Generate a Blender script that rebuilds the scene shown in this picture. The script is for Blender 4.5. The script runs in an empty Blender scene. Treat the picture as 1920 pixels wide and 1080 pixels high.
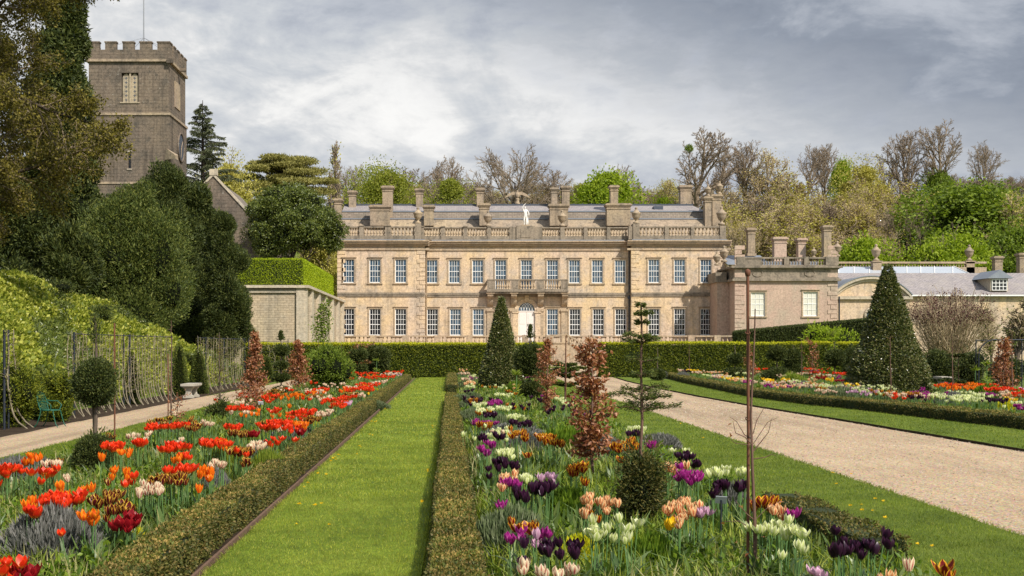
import bpy, math, random
import numpy as np
from mathutils import Vector, Matrix
# ------------------------------------------------------------------ camera, sky, sun
scene = bpy.context.scene
COL = scene.collection
F, H, VX, HY = 2400.0, 1.7, 845.0, 648.0          # focal length and horizon measured in the photo's pixels
cam_d = bpy.data.cameras.new("camera")
cam = bpy.data.objects.new("camera", cam_d)
COL.objects.link(cam)
cam.location = (0, 0, H)
cam.rotation_euler = (math.radians(90), 0, 0)
cam_d.sensor_width = 36
cam_d.lens = F / 1920 * 36
cam_d.shift_x = (960 - VX) / 1920
cam_d.shift_y = (HY - 540) / 1920
cam_d.clip_start = 0.1
cam_d.clip_end = 3000
scene.camera = cam
scene.view_settings.view_transform = 'Standard'
scene.view_settings.look = 'None'
scene.view_settings.gamma = 1
scene.view_settings.exposure = 0.42
scene.render.engine = 'CYCLES'
scene.cycles.max_bounces = 6
scene.cycles.diffuse_bounces = 3
scene.cycles.transparent_max_bounces = 6

SUN = Vector((0.56, -0.72, 0.86)).normalized()     # towards the sun
sun_d = bpy.data.lights.new("sun", 'SUN')
sun_d.energy = 4.2
sun_d.angle = math.radians(1.0)
sun_d.color = (1.0, 0.945, 0.86)
sun = bpy.data.objects.new("sun", sun_d)
COL.objects.link(sun)
sun.rotation_euler = SUN.to_track_quat('Z', 'Y').to_euler()

# ------------------------------------------------------------------ node helpers
def nd(nt, typ, ins=None, **props):
    n = nt.nodes.new('ShaderNode' + typ)
    for k, v in props.items():
        setattr(n, k, v)
    for k, v in (ins or {}).items():
        if hasattr(v, 'is_linked'):
            nt.links.new(v, n.inputs[k])
        else:
            s = n.inputs[k]
            if hasattr(s.default_value, '__len__') and len(s.default_value) == 4 and len(v) == 3:
                v = (*v, 1)
            s.default_value = v
    return n
def ramp(nt, fac, stops, interp='LINEAR'):
    n = nd(nt, 'ValToRGB', {0: fac})
    n.color_ramp.interpolation = interp
    e = n.color_ramp.elements
    while len(e) < len(stops):
        e.new(0.5)
    for el, (p, c) in zip(e, stops):
        el.position = p
        el.color = (c, c, c, 1) if isinstance(c, (int, float)) else (*c, 1)
    return n.outputs[0]
def mixc(nt, fac, a, b, blend='MIX'):
    n = nd(nt, 'Mix', {0: fac, 6: a, 7: b}, data_type='RGBA', blend_type=blend)
    return n.outputs[2]
def mth(nt, op, a, b=0.0, clamp=False):
    return nd(nt, 'Math', {0: a, 1: b}, operation=op, use_clamp=clamp).outputs[0]
def noise(nt, vec, scale, detail=4, rough=0.55, dist=0.0):
    return nd(nt, 'TexNoise', {'Vector': vec, 'Scale': scale, 'Detail': detail, 'Roughness': rough, 'Distortion': dist}).outputs[0]
def mapping(nt, vec, scale=(1, 1, 1), loc=(0, 0, 0), rot=(0, 0, 0)):
    return nd(nt, 'Mapping', {0: vec, 'Location': loc, 'Rotation': rot, 'Scale': scale}).outputs[0]
def new_mat(name):
    m = bpy.data.materials.new(name)
    m.use_nodes = True
    m.node_tree.nodes.clear()
    return m, m.node_tree
def out(nt, sh):
    nt.links.new(sh, nd(nt, 'OutputMaterial').inputs[0])
def principled(nt, color, rough=0.7, metal=0.0, normal=None, spec=0.4, ior=1.45):
    ins = {'Base Color': color, 'Roughness': rough, 'Metallic': metal, 'Specular IOR Level': spec, 'IOR': ior}
    if normal is not None:
        ins['Normal'] = normal
    return nd(nt, 'BsdfPrincipled', ins).outputs[0]
def bump(nt, h, strength=0.5, dist=0.02):
    return nd(nt, 'Bump', {'Strength': strength, 'Distance': dist, 'Height': h}).outputs[0]
def objco(nt):
    return nd(nt, 'TexCoord').outputs['Object']

# ------------------------------------------------------------------ sky: Nishita behind banks of cloud
world = bpy.data.worlds.new("World")
scene.world = world
world.use_nodes = True
wt = world.node_tree
wt.nodes.clear()
sky = nd(wt, 'TexSky', sky_type='NISHITA')
sky.sun_disc = False
sky.sun_elevation = math.asin(SUN.z)
sky.sun_rotation = math.atan2(SUN.x, SUN.y)
sky.air_density = 1.0
sky.dust_density = 0.6
gen = nd(wt, 'TexCoord').outputs['Generated']
sep = nd(wt, 'SeparateXYZ', {0: gen})
dx, dy, dz = sep.outputs
cl = mapping(wt, gen, (1.0, 1.0, 2.1))
n_big = noise(wt, mapping(wt, cl, loc=(3.13, 0.4, 0.27)), 5.2, 9, 0.6, 0.35)
n_fine = noise(wt, mapping(wt, cl, loc=(1.7, 5.4, 0.2)), 13.0, 9, 0.62, 0.5)
n_tex = noise(wt, mapping(wt, gen, (1, 1, 3.0), loc=(0.3, 2.4, 1.2)), 34.0, 6, 0.6, 0.3)
c_n = mth(wt, 'ADD', mth(wt, 'MULTIPLY', n_big, 0.62), mth(wt, 'ADD', mth(wt, 'MULTIPLY', n_fine, 0.30), mth(wt, 'MULTIPLY', n_tex, 0.08)))
cloudc = ramp(wt, c_n, [(0.36, (0.34, 0.375, 0.44)), (0.43, (0.46, 0.49, 0.55)), (0.485, (0.57, 0.595, 0.63)), (0.525, (0.68, 0.69, 0.705)), (0.555, (0.79, 0.79, 0.79)), (0.60, (0.88, 0.875, 0.865))])
# a bank of heavy rain cloud, high up and towards the right
t1 = mth(wt, 'ADD', mth(wt, 'MULTIPLY', dz, 3.9), mth(wt, 'MULTIPLY', dx, 1.35))
t2 = mth(wt, 'ADD', t1, mth(wt, 'MULTIPLY', mth(wt, 'SUBTRACT', n_big, 0.5), 0.9))
t3 = mth(wt, 'ADD', t2, mth(wt, 'MULTIPLY', mth(wt, 'SUBTRACT', n_fine, 0.5), 0.45))
dark = ramp(wt, t3, [(0.0, 0.0), (0.78, 0.0), (1.0, 0.28)])
dark2 = ramp(wt, mth(wt, 'SUBTRACT', t3, 0.27), [(0.0, 0.0), (0.68, 0.0), (1.0, 1.0)])
facing = ramp(wt, dy, [(0.0, 0.0), (0.25, 0.0), (0.75, 1.0)])
dk = mth(wt, 'MULTIPLY', mth(wt, 'ADD', mth(wt, 'MULTIPLY', dark, 1.0), mth(wt, 'MULTIPLY', dark2, 0.9), True), facing)
darkc = ramp(wt, c_n, [(0.38, (0.19, 0.22, 0.28)), (0.5, (0.28, 0.315, 0.38)), (0.6, (0.46, 0.49, 0.55))])
cloud_full = mixc(wt, dk, cloudc, darkc)
up = nd(wt, 'MapRange', {0: dz, 1: 0.34, 2: 0.75, 3: 1.0, 4: 1.65}).outputs[0]      # cloud overhead, out of view, brightened to fill the shadows
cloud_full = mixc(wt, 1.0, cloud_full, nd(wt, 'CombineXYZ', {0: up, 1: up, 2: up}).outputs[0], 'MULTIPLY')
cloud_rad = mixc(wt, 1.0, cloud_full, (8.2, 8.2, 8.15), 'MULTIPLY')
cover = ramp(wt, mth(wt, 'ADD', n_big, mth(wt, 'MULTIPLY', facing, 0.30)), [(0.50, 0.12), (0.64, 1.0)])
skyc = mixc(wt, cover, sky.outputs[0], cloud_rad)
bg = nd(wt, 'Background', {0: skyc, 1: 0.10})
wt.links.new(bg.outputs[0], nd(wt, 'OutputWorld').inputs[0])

# ------------------------------------------------------------------ mesh helpers
class MB:
    """collects vertices and faces and links them as ONE mesh object"""
    def __init__(s):
        s.V = []; s.Fa = []; s.n = 0; s.UV = []
    def add(s, v, f, m=0, smooth=False, uv=None):
        v = np.asarray(v, dtype=np.float32).reshape(-1, 3)
        if isinstance(f, list) and len({len(q) for q in f}) > 1:      # mixed polygon sizes
            by = {}
            for q in f:
                by.setdefault(len(q), []).append(q)
            gs = list(by.values()); n0 = s.n
            s.add(v, gs[0], m, smooth, uv)
            for g in gs[1:]:
                s.Fa.append((np.asarray(g, dtype=np.int64) + n0, m, smooth))
            return s
        f = np.asarray(f, dtype=np.int64)
        if f.ndim == 1:
            f = f.reshape(1, -1)
        s.V.append(v)
        s.Fa.append((f + s.n, m, smooth))
        s.UV.append(np.zeros((len(v), 2), np.float32) if uv is None else np.asarray(uv, np.float32))
        s.n += len(v)
        return s
    def mesh(s, name, mats, org=(0, 0, 0), uv=False):
        me = bpy.data.meshes.new(name)
        if not s.V:
            return me
        v = np.concatenate(s.V) - np.asarray(org, dtype=np.float32)
        me.vertices.add(len(v))
        me.vertices.foreach_set('co', v.ravel())
        nl = sum(f.size for f, _, _ in s.Fa)
        npoly = sum(len(f) for f, _, _ in s.Fa)
        me.loops.add(nl)
        me.polygons.add(npoly)
        li = np.concatenate([f.ravel() for f, _, _ in s.Fa])
        me.loops.foreach_set('vertex_index', li.astype(np.int32))
        tot = np.concatenate([np.full(len(f), f.shape[1], np.int32) for f, _, _ in s.Fa])
        st = np.concatenate([[0], np.cumsum(tot)[:-1]]).astype(np.int32)
        me.polygons.foreach_set('loop_start', st)
        me.polygons.foreach_set('loop_total', tot)
        me.polygons.foreach_set('material_index', np.concatenate([np.full(len(f), m, np.int32) for f, m, _ in s.Fa]))
        me.polygons.foreach_set('use_smooth', np.concatenate([np.full(len(f), sm, bool) for f, _, sm in s.Fa]))
        if uv:
            u = np.concatenate(s.UV)
            lay = me.uv_layers.new(name='UVMap')
            lay.data.foreach_set('uv', u[li].astype(np.float32).ravel())
        for m in (mats if isinstance(mats, (list, tuple)) else [mats]):
            me.materials.append(m)
        me.update(calc_edges=True)
        return me
    def build(s, name, mats, parent=None, org=None, uv=False):
        if org is None:
            org = ORG.get(parent.name, (0, 0, 0)) if parent is not None else (0, 0, 0)
        o = bpy.data.objects.new(name, s.mesh(name, mats, org, uv))
        COL.objects.link(o)
        if parent is not None:
            o.parent = parent
            ORG[o.name] = org
        else:
            o.location = org
            ORG[o.name] = org
        return o
    # --- shapes
    def box(s, x0, x1, y0, y1, z0, z1, m=0):
        v = [(x, y, z) for z in (z0, z1) for y in (y0, y1) for x in (x0, x1)]
        return s.add(v, [(0, 2, 3, 1), (4, 5, 7, 6), (0, 1, 5, 4), (2, 6, 7, 3), (0, 4, 6, 2), (1, 3, 7, 5)], m)
    def quad(s, a, b, c, d, m=0):
        return s.add([a, b, c, d], [(0, 1, 2, 3)], m)
    def lathe(s, c, prof, n=10, m=0, smooth=True, sx=1.0, sy=1.0):
        a = np.linspace(0, 2 * np.pi, n, endpoint=False)
        v = [(c[0] + r * math.cos(t) * sx, c[1] + r * math.sin(t) * sy, c[2] + z) for r, z in prof for t in a]
        f = [(i * n + j, i * n + (j + 1) % n, (i + 1) * n + (j + 1) % n, (i + 1) * n + j) for i in range(len(prof) - 1) for j in range(n)]
        s.add(v, f, m, smooth)
        return s
    def segs(s, p0, p1, r0, r1, n=4, m=0, smooth=True):
        p0 = np.asarray(p0, float).reshape(-1, 3); p1 = np.asarray(p1, float).reshape(-1, 3)
        r0 = np.broadcast_to(np.asarray(r0, float), (len(p0),)); r1 = np.broadcast_to(np.asarray(r1, float), (len(p0),))
        d = p1 - p0
        d /= np.maximum(np.linalg.norm(d, axis=1, keepdims=True), 1e-9)
        ref = np.where(np.abs(d[:, 2:3]) > 0.9, np.array([[1.0, 0, 0]]), np.array([[0, 0, 1.0]]))
        a = np.cross(d, ref); a /= np.linalg.norm(a, axis=1, keepdims=True)
        b = np.cross(d, a)
        t = np.linspace(0, 2 * np.pi, n, endpoint=False)
        ring = np.cos(t)[None, :, None] * a[:, None, :] + np.sin(t)[None, :, None] * b[:, None, :]
        v = np.concatenate([p0[:, None, :] + ring * r0[:, None, None], p1[:, None, :] + ring * r1[:, None, None]], axis=1)
        k = len(p0)
        base = (np.arange(k) * 2 * n)[:, None, None]
        j = np.arange(n)
        q = np.stack([j, (j + 1) % n, n + (j + 1) % n, n + j], axis=1)[None]
        s.add(v.reshape(-1, 3), (base + q).reshape(-1, 4), m, smooth)
        return s
    def tube(s, pts, r, n=6, m=0, cap=True):
        pts = np.asarray(pts, float)
        k = len(pts)
        r = np.broadcast_to(np.asarray(r, float), (k,))
        tan = np.gradient(pts, axis=0)
        tan /= np.maximum(np.linalg.norm(tan, axis=1, keepdims=True), 1e-9)
        ref = np.array([0.31, 0.95, 0.05]) if abs(tan[0][2]) > 0.7 else np.array([0, 0, 1.0])
        a = np.cross(tan, ref); a /= np.maximum(np.linalg.norm(a, axis=1, keepdims=True), 1e-9)
        b = np.cross(tan, a)
        t = np.linspace(0, 2 * np.pi, n, endpoint=False)
        v = pts[:, None, :] + (np.cos(t)[None, :, None] * a[:, None, :] + np.sin(t)[None, :, None] * b[:, None, :]) * r[:, None, None]
        f = [(i * n + j, i * n + (j + 1) % n, (i + 1) * n + (j + 1) % n, (i + 1) * n + j) for i in range(k - 1) for j in range(n)]
        s.add(v.reshape(-1, 3), f, m, True)
        if cap:
            s.add(v[0], [tuple(range(n))[::-1]], m); s.add(v[-1], [tuple(range(n))], m)
        return s
    def leaves(s, c, L, W, rng, dirs=None, rand=1.0, m=0, fold=0.25):
        """rhombic leaves at points c; dirs = preferred growing direction"""
        c = np.asarray(c, float).reshape(-1, 3)
        k = len(c)
        if k == 0:
            return s
        d = rng.normal(size=(k, 3))
        d /= np.linalg.norm(d, axis=1, keepdims=True)
        if dirs is not None:
            d = d * rand + np.asarray(dirs, float)
            d /= np.maximum(np.linalg.norm(d, axis=1, keepdims=True), 1e-9)
        w = np.cross(d, rng.normal(size=(k, 3)))
        w /= np.maximum(np.linalg.norm(w, axis=1, keepdims=True), 1e-9)
        nn = np.cross(d, w)
        L = np.asarray(L, float) * rng.uniform(0.65, 1.3, k); W = np.asarray(W, float) * rng.uniform(0.7, 1.25, k)
        L = L[:, None]; W = W[:, None]
        mid = c + d * L * 0.5 + nn * L * rng.uniform(-fold, fold, (k, 1)) * 0.5
        v = np.stack([c, mid + w * W * 0.5, c + d * L, mid - w * W * 0.5], axis=1).reshape(-1, 3)
        f = (np.arange(k) * 4)[:, None] + np.arange(4)[None]
        return s.add(v, f, m)
    def blades(s, c, h, w, rng, lean=0.5, m=0, dirs=None, droop=0.4):
        """upright strap leaves that bend over: two segments each"""
        c = np.asarray(c, float).reshape(-1, 3)
        k = len(c)
        if k == 0:
            return s
        a = rng.uniform(0, 2 * np.pi, k)
        hd = np.stack([np.cos(a), np.sin(a), np.zeros(k)], 1)
        if dirs is not None:
            hd = np.asarray(dirs, float)
        ln = np.abs(rng.normal(0.6, 0.4, (k, 1))) * lean
        h = np.asarray(h, float) * rng.uniform(0.6, 1.25, k); h = h[:, None]
        w = (np.asarray(w, float) * rng.uniform(0.7, 1.3, k))[:, None]
        sd = np.stack([-hd[:, 1], hd[:, 0], np.zeros(k)], 1)
        tw = rng.normal(0, 0.5, (k, 1))
        sd = sd + hd * tw; sd /= np.maximum(np.linalg.norm(sd, axis=1, keepdims=True), 1e-6)
        up = np.array([[0, 0, 1.0]])
        p1 = c + up * h * 0.6 + hd * h * ln * 0.35
        p2 = p1 + up * h * (0.42 - droop * ln * 0.55) + hd * h * ln * 0.55
        v = np.stack([c - sd * w * 0.3, c + sd * w * 0.3, p1 + sd * w * 0.5, p1 - sd * w * 0.5, p2], axis=1).reshape(-1, 3)
        b = (np.arange(k) * 5)[:, None]
        s.add(v, b + np.array([[0, 1, 2, 3]]), m, True)
        s.Fa.append((b + np.array([[3, 2, 4]]) + s.n - len(v), m, True))
        return s

ORG = {}
def thing(name, label, cat, loc=(0, 0, 0), group=None):
    o = bpy.data.objects.new(name, None)
    o.empty_display_size = 0.2
    COL.objects.link(o)
    o.location = loc
    o['label'] = label; o['category'] = cat
    if group:
        o['group'] = group
    ORG[o.name] = tuple(loc)
    return o
def tag(o, label, cat, group=None):
    o['label'] = label; o['category'] = cat
    if group:
        o['group'] = group
    return o
def kind(o, k, label=None):
    o['kind'] = k
    if label:
        o['label'] = label
    return o
def link_copy(src, parent=None):
    c = src.copy()
    COL.objects.link(c)
    if parent is not None:
        c.parent = parent
    return c
def copy_tree(root, loc, rotz=0.0, scale=1.0, label=None, group=None):
    r = link_copy(root)
    r.location = loc; r.rotation_euler = (0, 0, rotz)
    r.scale = (scale,) * 3 if isinstance(scale, (int, float)) else scale
    if label:
        r['label'] = label
    if group:
        r['group'] = group
    for ch in list(root.children):
        c = link_copy(ch, r)
        for g in ch.children:
            link_copy(g, c)
    return r
def P(px, py, d):
    return ((px - VX) * d / F, d, H - (py - HY) * d / F)
def X(px, d):
    return (px - VX) * d / F
def Z(py, d):
    return H - (py - HY) * d / F
def gnd(py):
    return H * F / (py - HY)
def sinnoise(p, seed, freq=1.0, oct=3):
    r = np.random.default_rng(seed)
    p = np.asarray(p, float)
    v = np.zeros(len(p)); amp = 1.0; tot = 0
    for o in range(oct):
        for _ in range(4):
            k = r.normal(size=p.shape[1]) * freq * (2 ** o)
            v += amp * np.sin(p @ k + r.uniform(0, 6.28)) / 4 * 1.6
        tot += amp
        amp *= 0.55
    return v / tot
def smooth(a, b, x):
    t = np.clip((np.asarray(x, float) - a) / (b - a), 0, 1)
    return t * t * (3 - 2 * t)
# ------------------------------------------------------------------ materials
def leaf_mat(name, cols, transl=0.3, rough=0.55, spec=0.25, patch=0.0, patch_scale=0.6):
    m, nt = new_mat(name)
    rnd = nd(nt, 'NewGeometry').outputs['Random Per Island']
    k = len(cols)
    c = ramp(nt, rnd, [(i / max(k - 1, 1), cols[i]) for i in range(k)])
    if patch:
        n = noise(nt, objco(nt), patch_scale, 3)
        c = mixc(nt, patch, c, mixc(nt, ramp(nt, n, [(0.35, 0.0), (0.65, 1.0)]), (0.55, 0.55, 0.55), (1.6, 1.5, 1.3)), 'MULTIPLY')
    p = principled(nt, c, rough, spec=spec)
    t = nd(nt, 'BsdfTranslucent', {0: mixc(nt, 1.0, c, (1.5, 1.6, 0.7), 'MULTIPLY')}).outputs[0]
    out(nt, nd(nt, 'MixShader', {0: transl, 1: p, 2: t}).outputs[0])
    return m
def plain_mat(name, col, rough=0.6, metal=0.0, var=0.25, scale=4.0, spec=0.4, bmp=0.0):
    m, nt = new_mat(name)
    co = objco(nt)
    n = noise(nt, co, scale, 6, 0.6)
    c = mixc(nt, n, tuple(x * (1 - var) for x in col), tuple(min(1, x * (1 + var)) for x in col))
    nm = bump(nt, noise(nt, co, scale * 6, 4), bmp, 0.02) if bmp else None
    out(nt, principled(nt, c, rough, metal, nm, spec))
    return m
def bark_mat(name, a, b):
    m, nt = new_mat(name)
    co = objco(nt)
    n = noise(nt, mapping(nt, co, (3, 3, 0.7)), 5, 6, 0.65)
    c = ramp(nt, n, [(0.3, a), (0.7, b)])
    out(nt, principled(nt, c, 0.85, normal=bump(nt, n, 0.6, 0.03), spec=0.15))
    return m
def stone_mat(name, base, pink, grey, dirt=0.5, brick=(0.95, 0.36), mort=0.35, lichen=0.3, bmp=0.35, spots=0.0):
    """limestone: blotches of ochre, pink and grey, run-off streaks, faint coursing"""
    m, nt = new_mat(name)
    co = objco(nt)
    n1 = noise(nt, co, 0.22, 7, 0.62, 0.4)
    n2 = noise(nt, mapping(nt, co, loc=(7, 3, 9)), 0.55, 8, 0.68, 0.6)
    n3 = noise(nt, co, 6.0, 8, 0.72)
    st = noise(nt, mapping(nt, co, (1.5, 1.5, 0.10), loc=(2, 8, 1)), 1.0, 7, 0.7)
    c = mixc(nt, ramp(nt, n1, [(0.38, 0.0), (0.62, 1.0)]), base, pink)
    c = mixc(nt, ramp(nt, n2, [(0.46, 0.0), (0.66, 0.75)]), c, grey)
    c = mixc(nt, 1.0, c, ramp(nt, n3, [(0.25, 0.5), (0.5, 0.98), (0.75, 1.35)]), 'MULTIPLY')
    s = mth(nt, 'MULTIPLY', ramp(nt, st, [(0.5, 0.0), (0.72, 1.0)]), dirt)
    c = mixc(nt, s, c, tuple(x * 0.33 for x in grey))
    ln = noise(nt, mapping(nt, co, loc=(1, 2, 30)), 1.7, 9, 0.75)
    c = mixc(nt, mth(nt, 'MULTIPLY', ramp(nt, ln, [(0.54, 0.0), (0.62, 1.0)]), lichen), c, (0.085, 0.075, 0.06))
    sx = nd(nt, 'SeparateXYZ', {0: co})
    uv = nd(nt, 'CombineXYZ', {0: mth(nt, 'ADD', sx.outputs[0], sx.outputs[1]), 1: sx.outputs[2], 2: 0.0}).outputs[0]
    br = nd(nt, 'TexBrick', {'Vector': uv, 'Color1': (1, 1, 1), 'Color2': (0.80, 0.78, 0.76), 'Mortar': (0.45, 0.42, 0.40), 'Scale': 1.0,
                            'Mortar Size': 0.012, 'Mortar Smooth': 0.4, 'Bias': 0.0, 'Brick Width': brick[0], 'Row Height': brick[1]})
    c = mixc(nt, mort, c, br.outputs[0], 'MULTIPLY')
    if spots:
        sp = noise(nt, co, 3.6, 6, 0.8)
        c = mixc(nt, mth(nt, 'MULTIPLY', ramp(nt, sp, [(0.62, 0.0), (0.68, 1.0)]), spots), c, (0.55, 0.52, 0.44))
    h = mth(nt, 'ADD', mth(nt, 'MULTIPLY', n3, 0.6), mth(nt, 'MULTIPLY', br.outputs[1], -0.8))
    out(nt, principled(nt, c, 0.9, normal=bump(nt, h, bmp, 0.03), spec=0.2))
    return m
M = {}
M['facade'] = stone_mat('facade_limestone', (0.65, 0.48, 0.275), (0.60, 0.455, 0.33), (0.46, 0.395, 0.325), 0.6, (1.1, 0.42), 0.25, 0.28)
M['trim'] = stone_mat('weathered_trim', (0.47, 0.36, 0.23), (0.43, 0.32, 0.22), (0.30, 0.25, 0.19), 0.40, (1.3, 0.6), 0.12, 0.40)
M['parapet'] = stone_mat('lichened_parapet', (0.30, 0.245, 0.18), (0.27, 0.22, 0.165), (0.18, 0.155, 0.12), 0.6, (1.6, 0.8), 0.15, 0.75)
M['chimney'] = stone_mat('chimney_stone', (0.40, 0.31, 0.20), (0.36, 0.275, 0.195), (0.25, 0.21, 0.165), 0.65, (0.7, 0.35), 0.2, 0.5)
M['wing'] = stone_mat('pink_wing_stone', (0.50, 0.36, 0.27), (0.47, 0.33, 0.255), (0.42, 0.35, 0.26), 0.25, (0.9, 0.4), 0.2, 0.15, spots=0.35)
M['tower'] = stone_mat('rough_tower_stone', (0.205, 0.16, 0.115), (0.18, 0.14, 0.108), (0.095, 0.083, 0.068), 0.85, (0.62, 0.30), 0.22, 0.85, 0.9, spots=0.75)
M['towertrim'] = stone_mat('tower_dressing', (0.42, 0.34, 0.24), (0.36, 0.30, 0.23), (0.30, 0.27, 0.22), 0.4, (0.9, 0.5), 0.1, 0.3)
M['wall'] = stone_mat('pale_garden_wall', (0.54, 0.44, 0.29), (0.50, 0.39, 0.27), (0.38, 0.33, 0.25), 0.4, (0.36, 0.15), 0.65, 0.15, 0.5)
M['ashlar'] = stone_mat('pale_ashlar', (0.53, 0.45, 0.33), (0.50, 0.41, 0.30), (0.40, 0.36, 0.29), 0.3, (1.2, 0.5), 0.2, 0.12)
def slate_mat(name, a, b, moss, rowh=0.22, w=0.38):
    m, nt = new_mat(name)
    co = objco(nt)
    sx = nd(nt, 'SeparateXYZ', {0: co})
    uv = nd(nt, 'CombineXYZ', {0: sx.outputs[0], 1: mth(nt, 'ADD', sx.outputs[2], mth(nt, 'MULTIPLY', sx.outputs[1], 0.6)), 2: 0.0}).outputs[0]
    br = nd(nt, 'TexBrick', {'Vector': uv, 'Color1': a, 'Color2': b, 'Mortar': tuple(x * 0.35 for x in a), 'Scale': 1.0, 'Mortar Size': 0.016, 'Brick Width': w, 'Row Height': rowh})
    n = noise(nt, co, 0.8, 7, 0.7)
    c = mixc(nt, ramp(nt, n, [(0.45, 0.0), (0.7, 0.8)]), br.outputs[0], moss)
    c = mixc(nt, 1.0, c, ramp(nt, noise(nt, co, 5, 6, 0.7), [(0.25, 0.65), (0.75, 1.35)]), 'MULTIPLY')
    out(nt, principled(nt, c, 0.6, normal=bump(nt, br.outputs[1], -0.4, 0.03), spec=0.35))
    return m
M['slate'] = slate_mat('purple_slate', (0.27, 0.24, 0.235), (0.36, 0.315, 0.30), (0.33, 0.29, 0.245))
M['slate2'] = slate_mat('brown_stone_slate', (0.19, 0.15, 0.115), (0.25, 0.20, 0.15), (0.13, 0.115, 0.085), 0.28, 0.5)
M['lead'] = plain_mat('lead_flashing', (0.22, 0.24, 0.27), 0.5, 0.2, 0.3, 1.5)
M['darklead'] = plain_mat('dark_lead', (0.07, 0.08, 0.10), 0.5, 0.2, 0.3, 1.5)
M['white'] = plain_mat('white_paint', (0.78, 0.77, 0.73), 0.45, 0, 0.05)
M['door'] = plain_mat('pale_door_paint', (0.72, 0.66, 0.60), 0.5, 0, 0.05)
M['statue'] = plain_mat('white_statue_stone', (0.72, 0.69, 0.63), 0.7, 0, 0.15, 3)
M['blind'] = plain_mat('cream_blind', (0.62, 0.60, 0.50), 0.8, 0, 0.06, 2)
M['pole'] = plain_mat('grey_pole_paint', (0.28, 0.29, 0.31), 0.5, 0, 0.1)
M['iron'] = plain_mat('dark_iron', (0.035, 0.04, 0.05), 0.5, 0.5, 0.3)
M['rust'] = plain_mat('rusty_iron', (0.16, 0.065, 0.035), 0.75, 0.2, 0.45, 14)
M['greenmetal'] = plain_mat('green_painted_metal', (0.014, 0.095, 0.055), 0.45, 0.0, 0.2)
M['benchstone'] = plain_mat('bench_stone', (0.40, 0.36, 0.29), 0.85, 0, 0.3, 6, bmp=0.3)
M['timber'] = plain_mat('brown_timber', (0.15, 0.088, 0.055), 0.85, 0, 0.5, 7, bmp=0.4)
M['tag'] = plain_mat('pale_label', (0.62, 0.64, 0.66), 0.35, 0, 0.05)
def glass_mat(name, tint, ior):
    m, nt = new_mat(name)
    rnd = nd(nt, 'NewGeometry').outputs['Random Per Island']
    c = mixc(nt, rnd, tuple(x * 0.4 for x in tint), tuple(x * 1.5 for x in tint))
    out(nt, principled(nt, c, 0.04, normal=bump(nt, noise(nt, objco(nt), 2.2, 2), 0.12, 0.02), spec=0.5, ior=ior))
    return m
M['glass'] = glass_mat('window_glass', (0.038, 0.070, 0.105), 1.6)  # blue of the reflected sky put into the pane colour
M['glassd'] = glass_mat('window_glass_dark', (0.012, 0.014, 0.019), 1.5)
M['skylight'] = plain_mat('skylight_glass', (0.42, 0.45, 0.48), 0.25, 0.0, 0.12, 0.6)

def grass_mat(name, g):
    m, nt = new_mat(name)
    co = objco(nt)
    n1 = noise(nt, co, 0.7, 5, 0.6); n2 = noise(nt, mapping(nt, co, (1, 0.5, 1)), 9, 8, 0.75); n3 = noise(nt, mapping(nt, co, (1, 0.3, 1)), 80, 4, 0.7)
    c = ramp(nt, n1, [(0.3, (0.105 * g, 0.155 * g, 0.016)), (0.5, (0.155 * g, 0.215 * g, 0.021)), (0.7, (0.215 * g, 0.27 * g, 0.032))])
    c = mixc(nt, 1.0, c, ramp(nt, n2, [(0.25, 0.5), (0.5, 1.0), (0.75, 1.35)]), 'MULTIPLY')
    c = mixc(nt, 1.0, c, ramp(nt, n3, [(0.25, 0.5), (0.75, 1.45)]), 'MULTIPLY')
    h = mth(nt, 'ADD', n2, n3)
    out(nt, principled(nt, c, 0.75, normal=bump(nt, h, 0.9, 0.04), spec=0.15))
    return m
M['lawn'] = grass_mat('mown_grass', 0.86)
M['yellowlawn'] = grass_mat('yellow_green_grass', 1.16)  # yellower, brighter copy of the grass colour for the centre strip
def ground_mat():
    m, nt = new_mat('rough_grass')
    co = objco(nt)
    n1 = noise(nt, co, 0.09, 6, 0.6); n2 = noise(nt, co, 3, 8, 0.75)
    c = ramp(nt, n1, [(0.35, (0.09, 0.13, 0.02)), (0.65, (0.16, 0.20, 0.04))])
    c = mixc(nt, 1.0, c, ramp(nt, n2, [(0.25, 0.5), (0.75, 1.4)]), 'MULTIPLY')
    out(nt, principled(nt, c, 0.9, normal=bump(nt, n2, 0.8, 0.1), spec=0.1))
    return m
M['ground'] = ground_mat()
def gravel_mat():
    m, nt = new_mat('pale_gravel')
    co = objco(nt)
    v = nd(nt, 'TexVoronoi', {'Vector': co, 'Scale': 60.0, 'Randomness': 1.0})
    n1 = noise(nt, co, 0.5, 7, 0.6); n2 = noise(nt, co, 28, 7, 0.8); n3 = noise(nt, mapping(nt, co, (1.0, 0.05, 1)), 1.6, 7, 0.65)
    c = ramp(nt, n1, [(0.3, (0.385, 0.28, 0.17)), (0.7, (0.48, 0.36, 0.225))])
    c = mixc(nt, 0.55, c, v.outputs[1], 'SOFT_LIGHT')
    c = mixc(nt, 1.0, c, ramp(nt, n2, [(0.3, 0.35), (0.5, 1.0), (0.72, 1.6)]), 'MULTIPLY')
    c = mixc(nt, 1.0, c, ramp(nt, n3, [(0.35, 0.74), (0.5, 1.0), (0.65, 1.12)]), 'MULTIPLY')
    c = mixc(nt, ramp(nt, noise(nt, co, 6, 9, 0.85), [(0.68, 0.0), (0.74, 0.55)]), c, (0.10, 0.075, 0.05))
    h = mth(nt, 'ADD', mth(nt, 'MULTIPLY', v.outputs[0], 0.7), n2)
    out(nt, principled(nt, c, 0.9, normal=bump(nt, h, 0.8, 0.015), spec=0.2))
    return m
M['gravel'] = gravel_mat()
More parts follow.
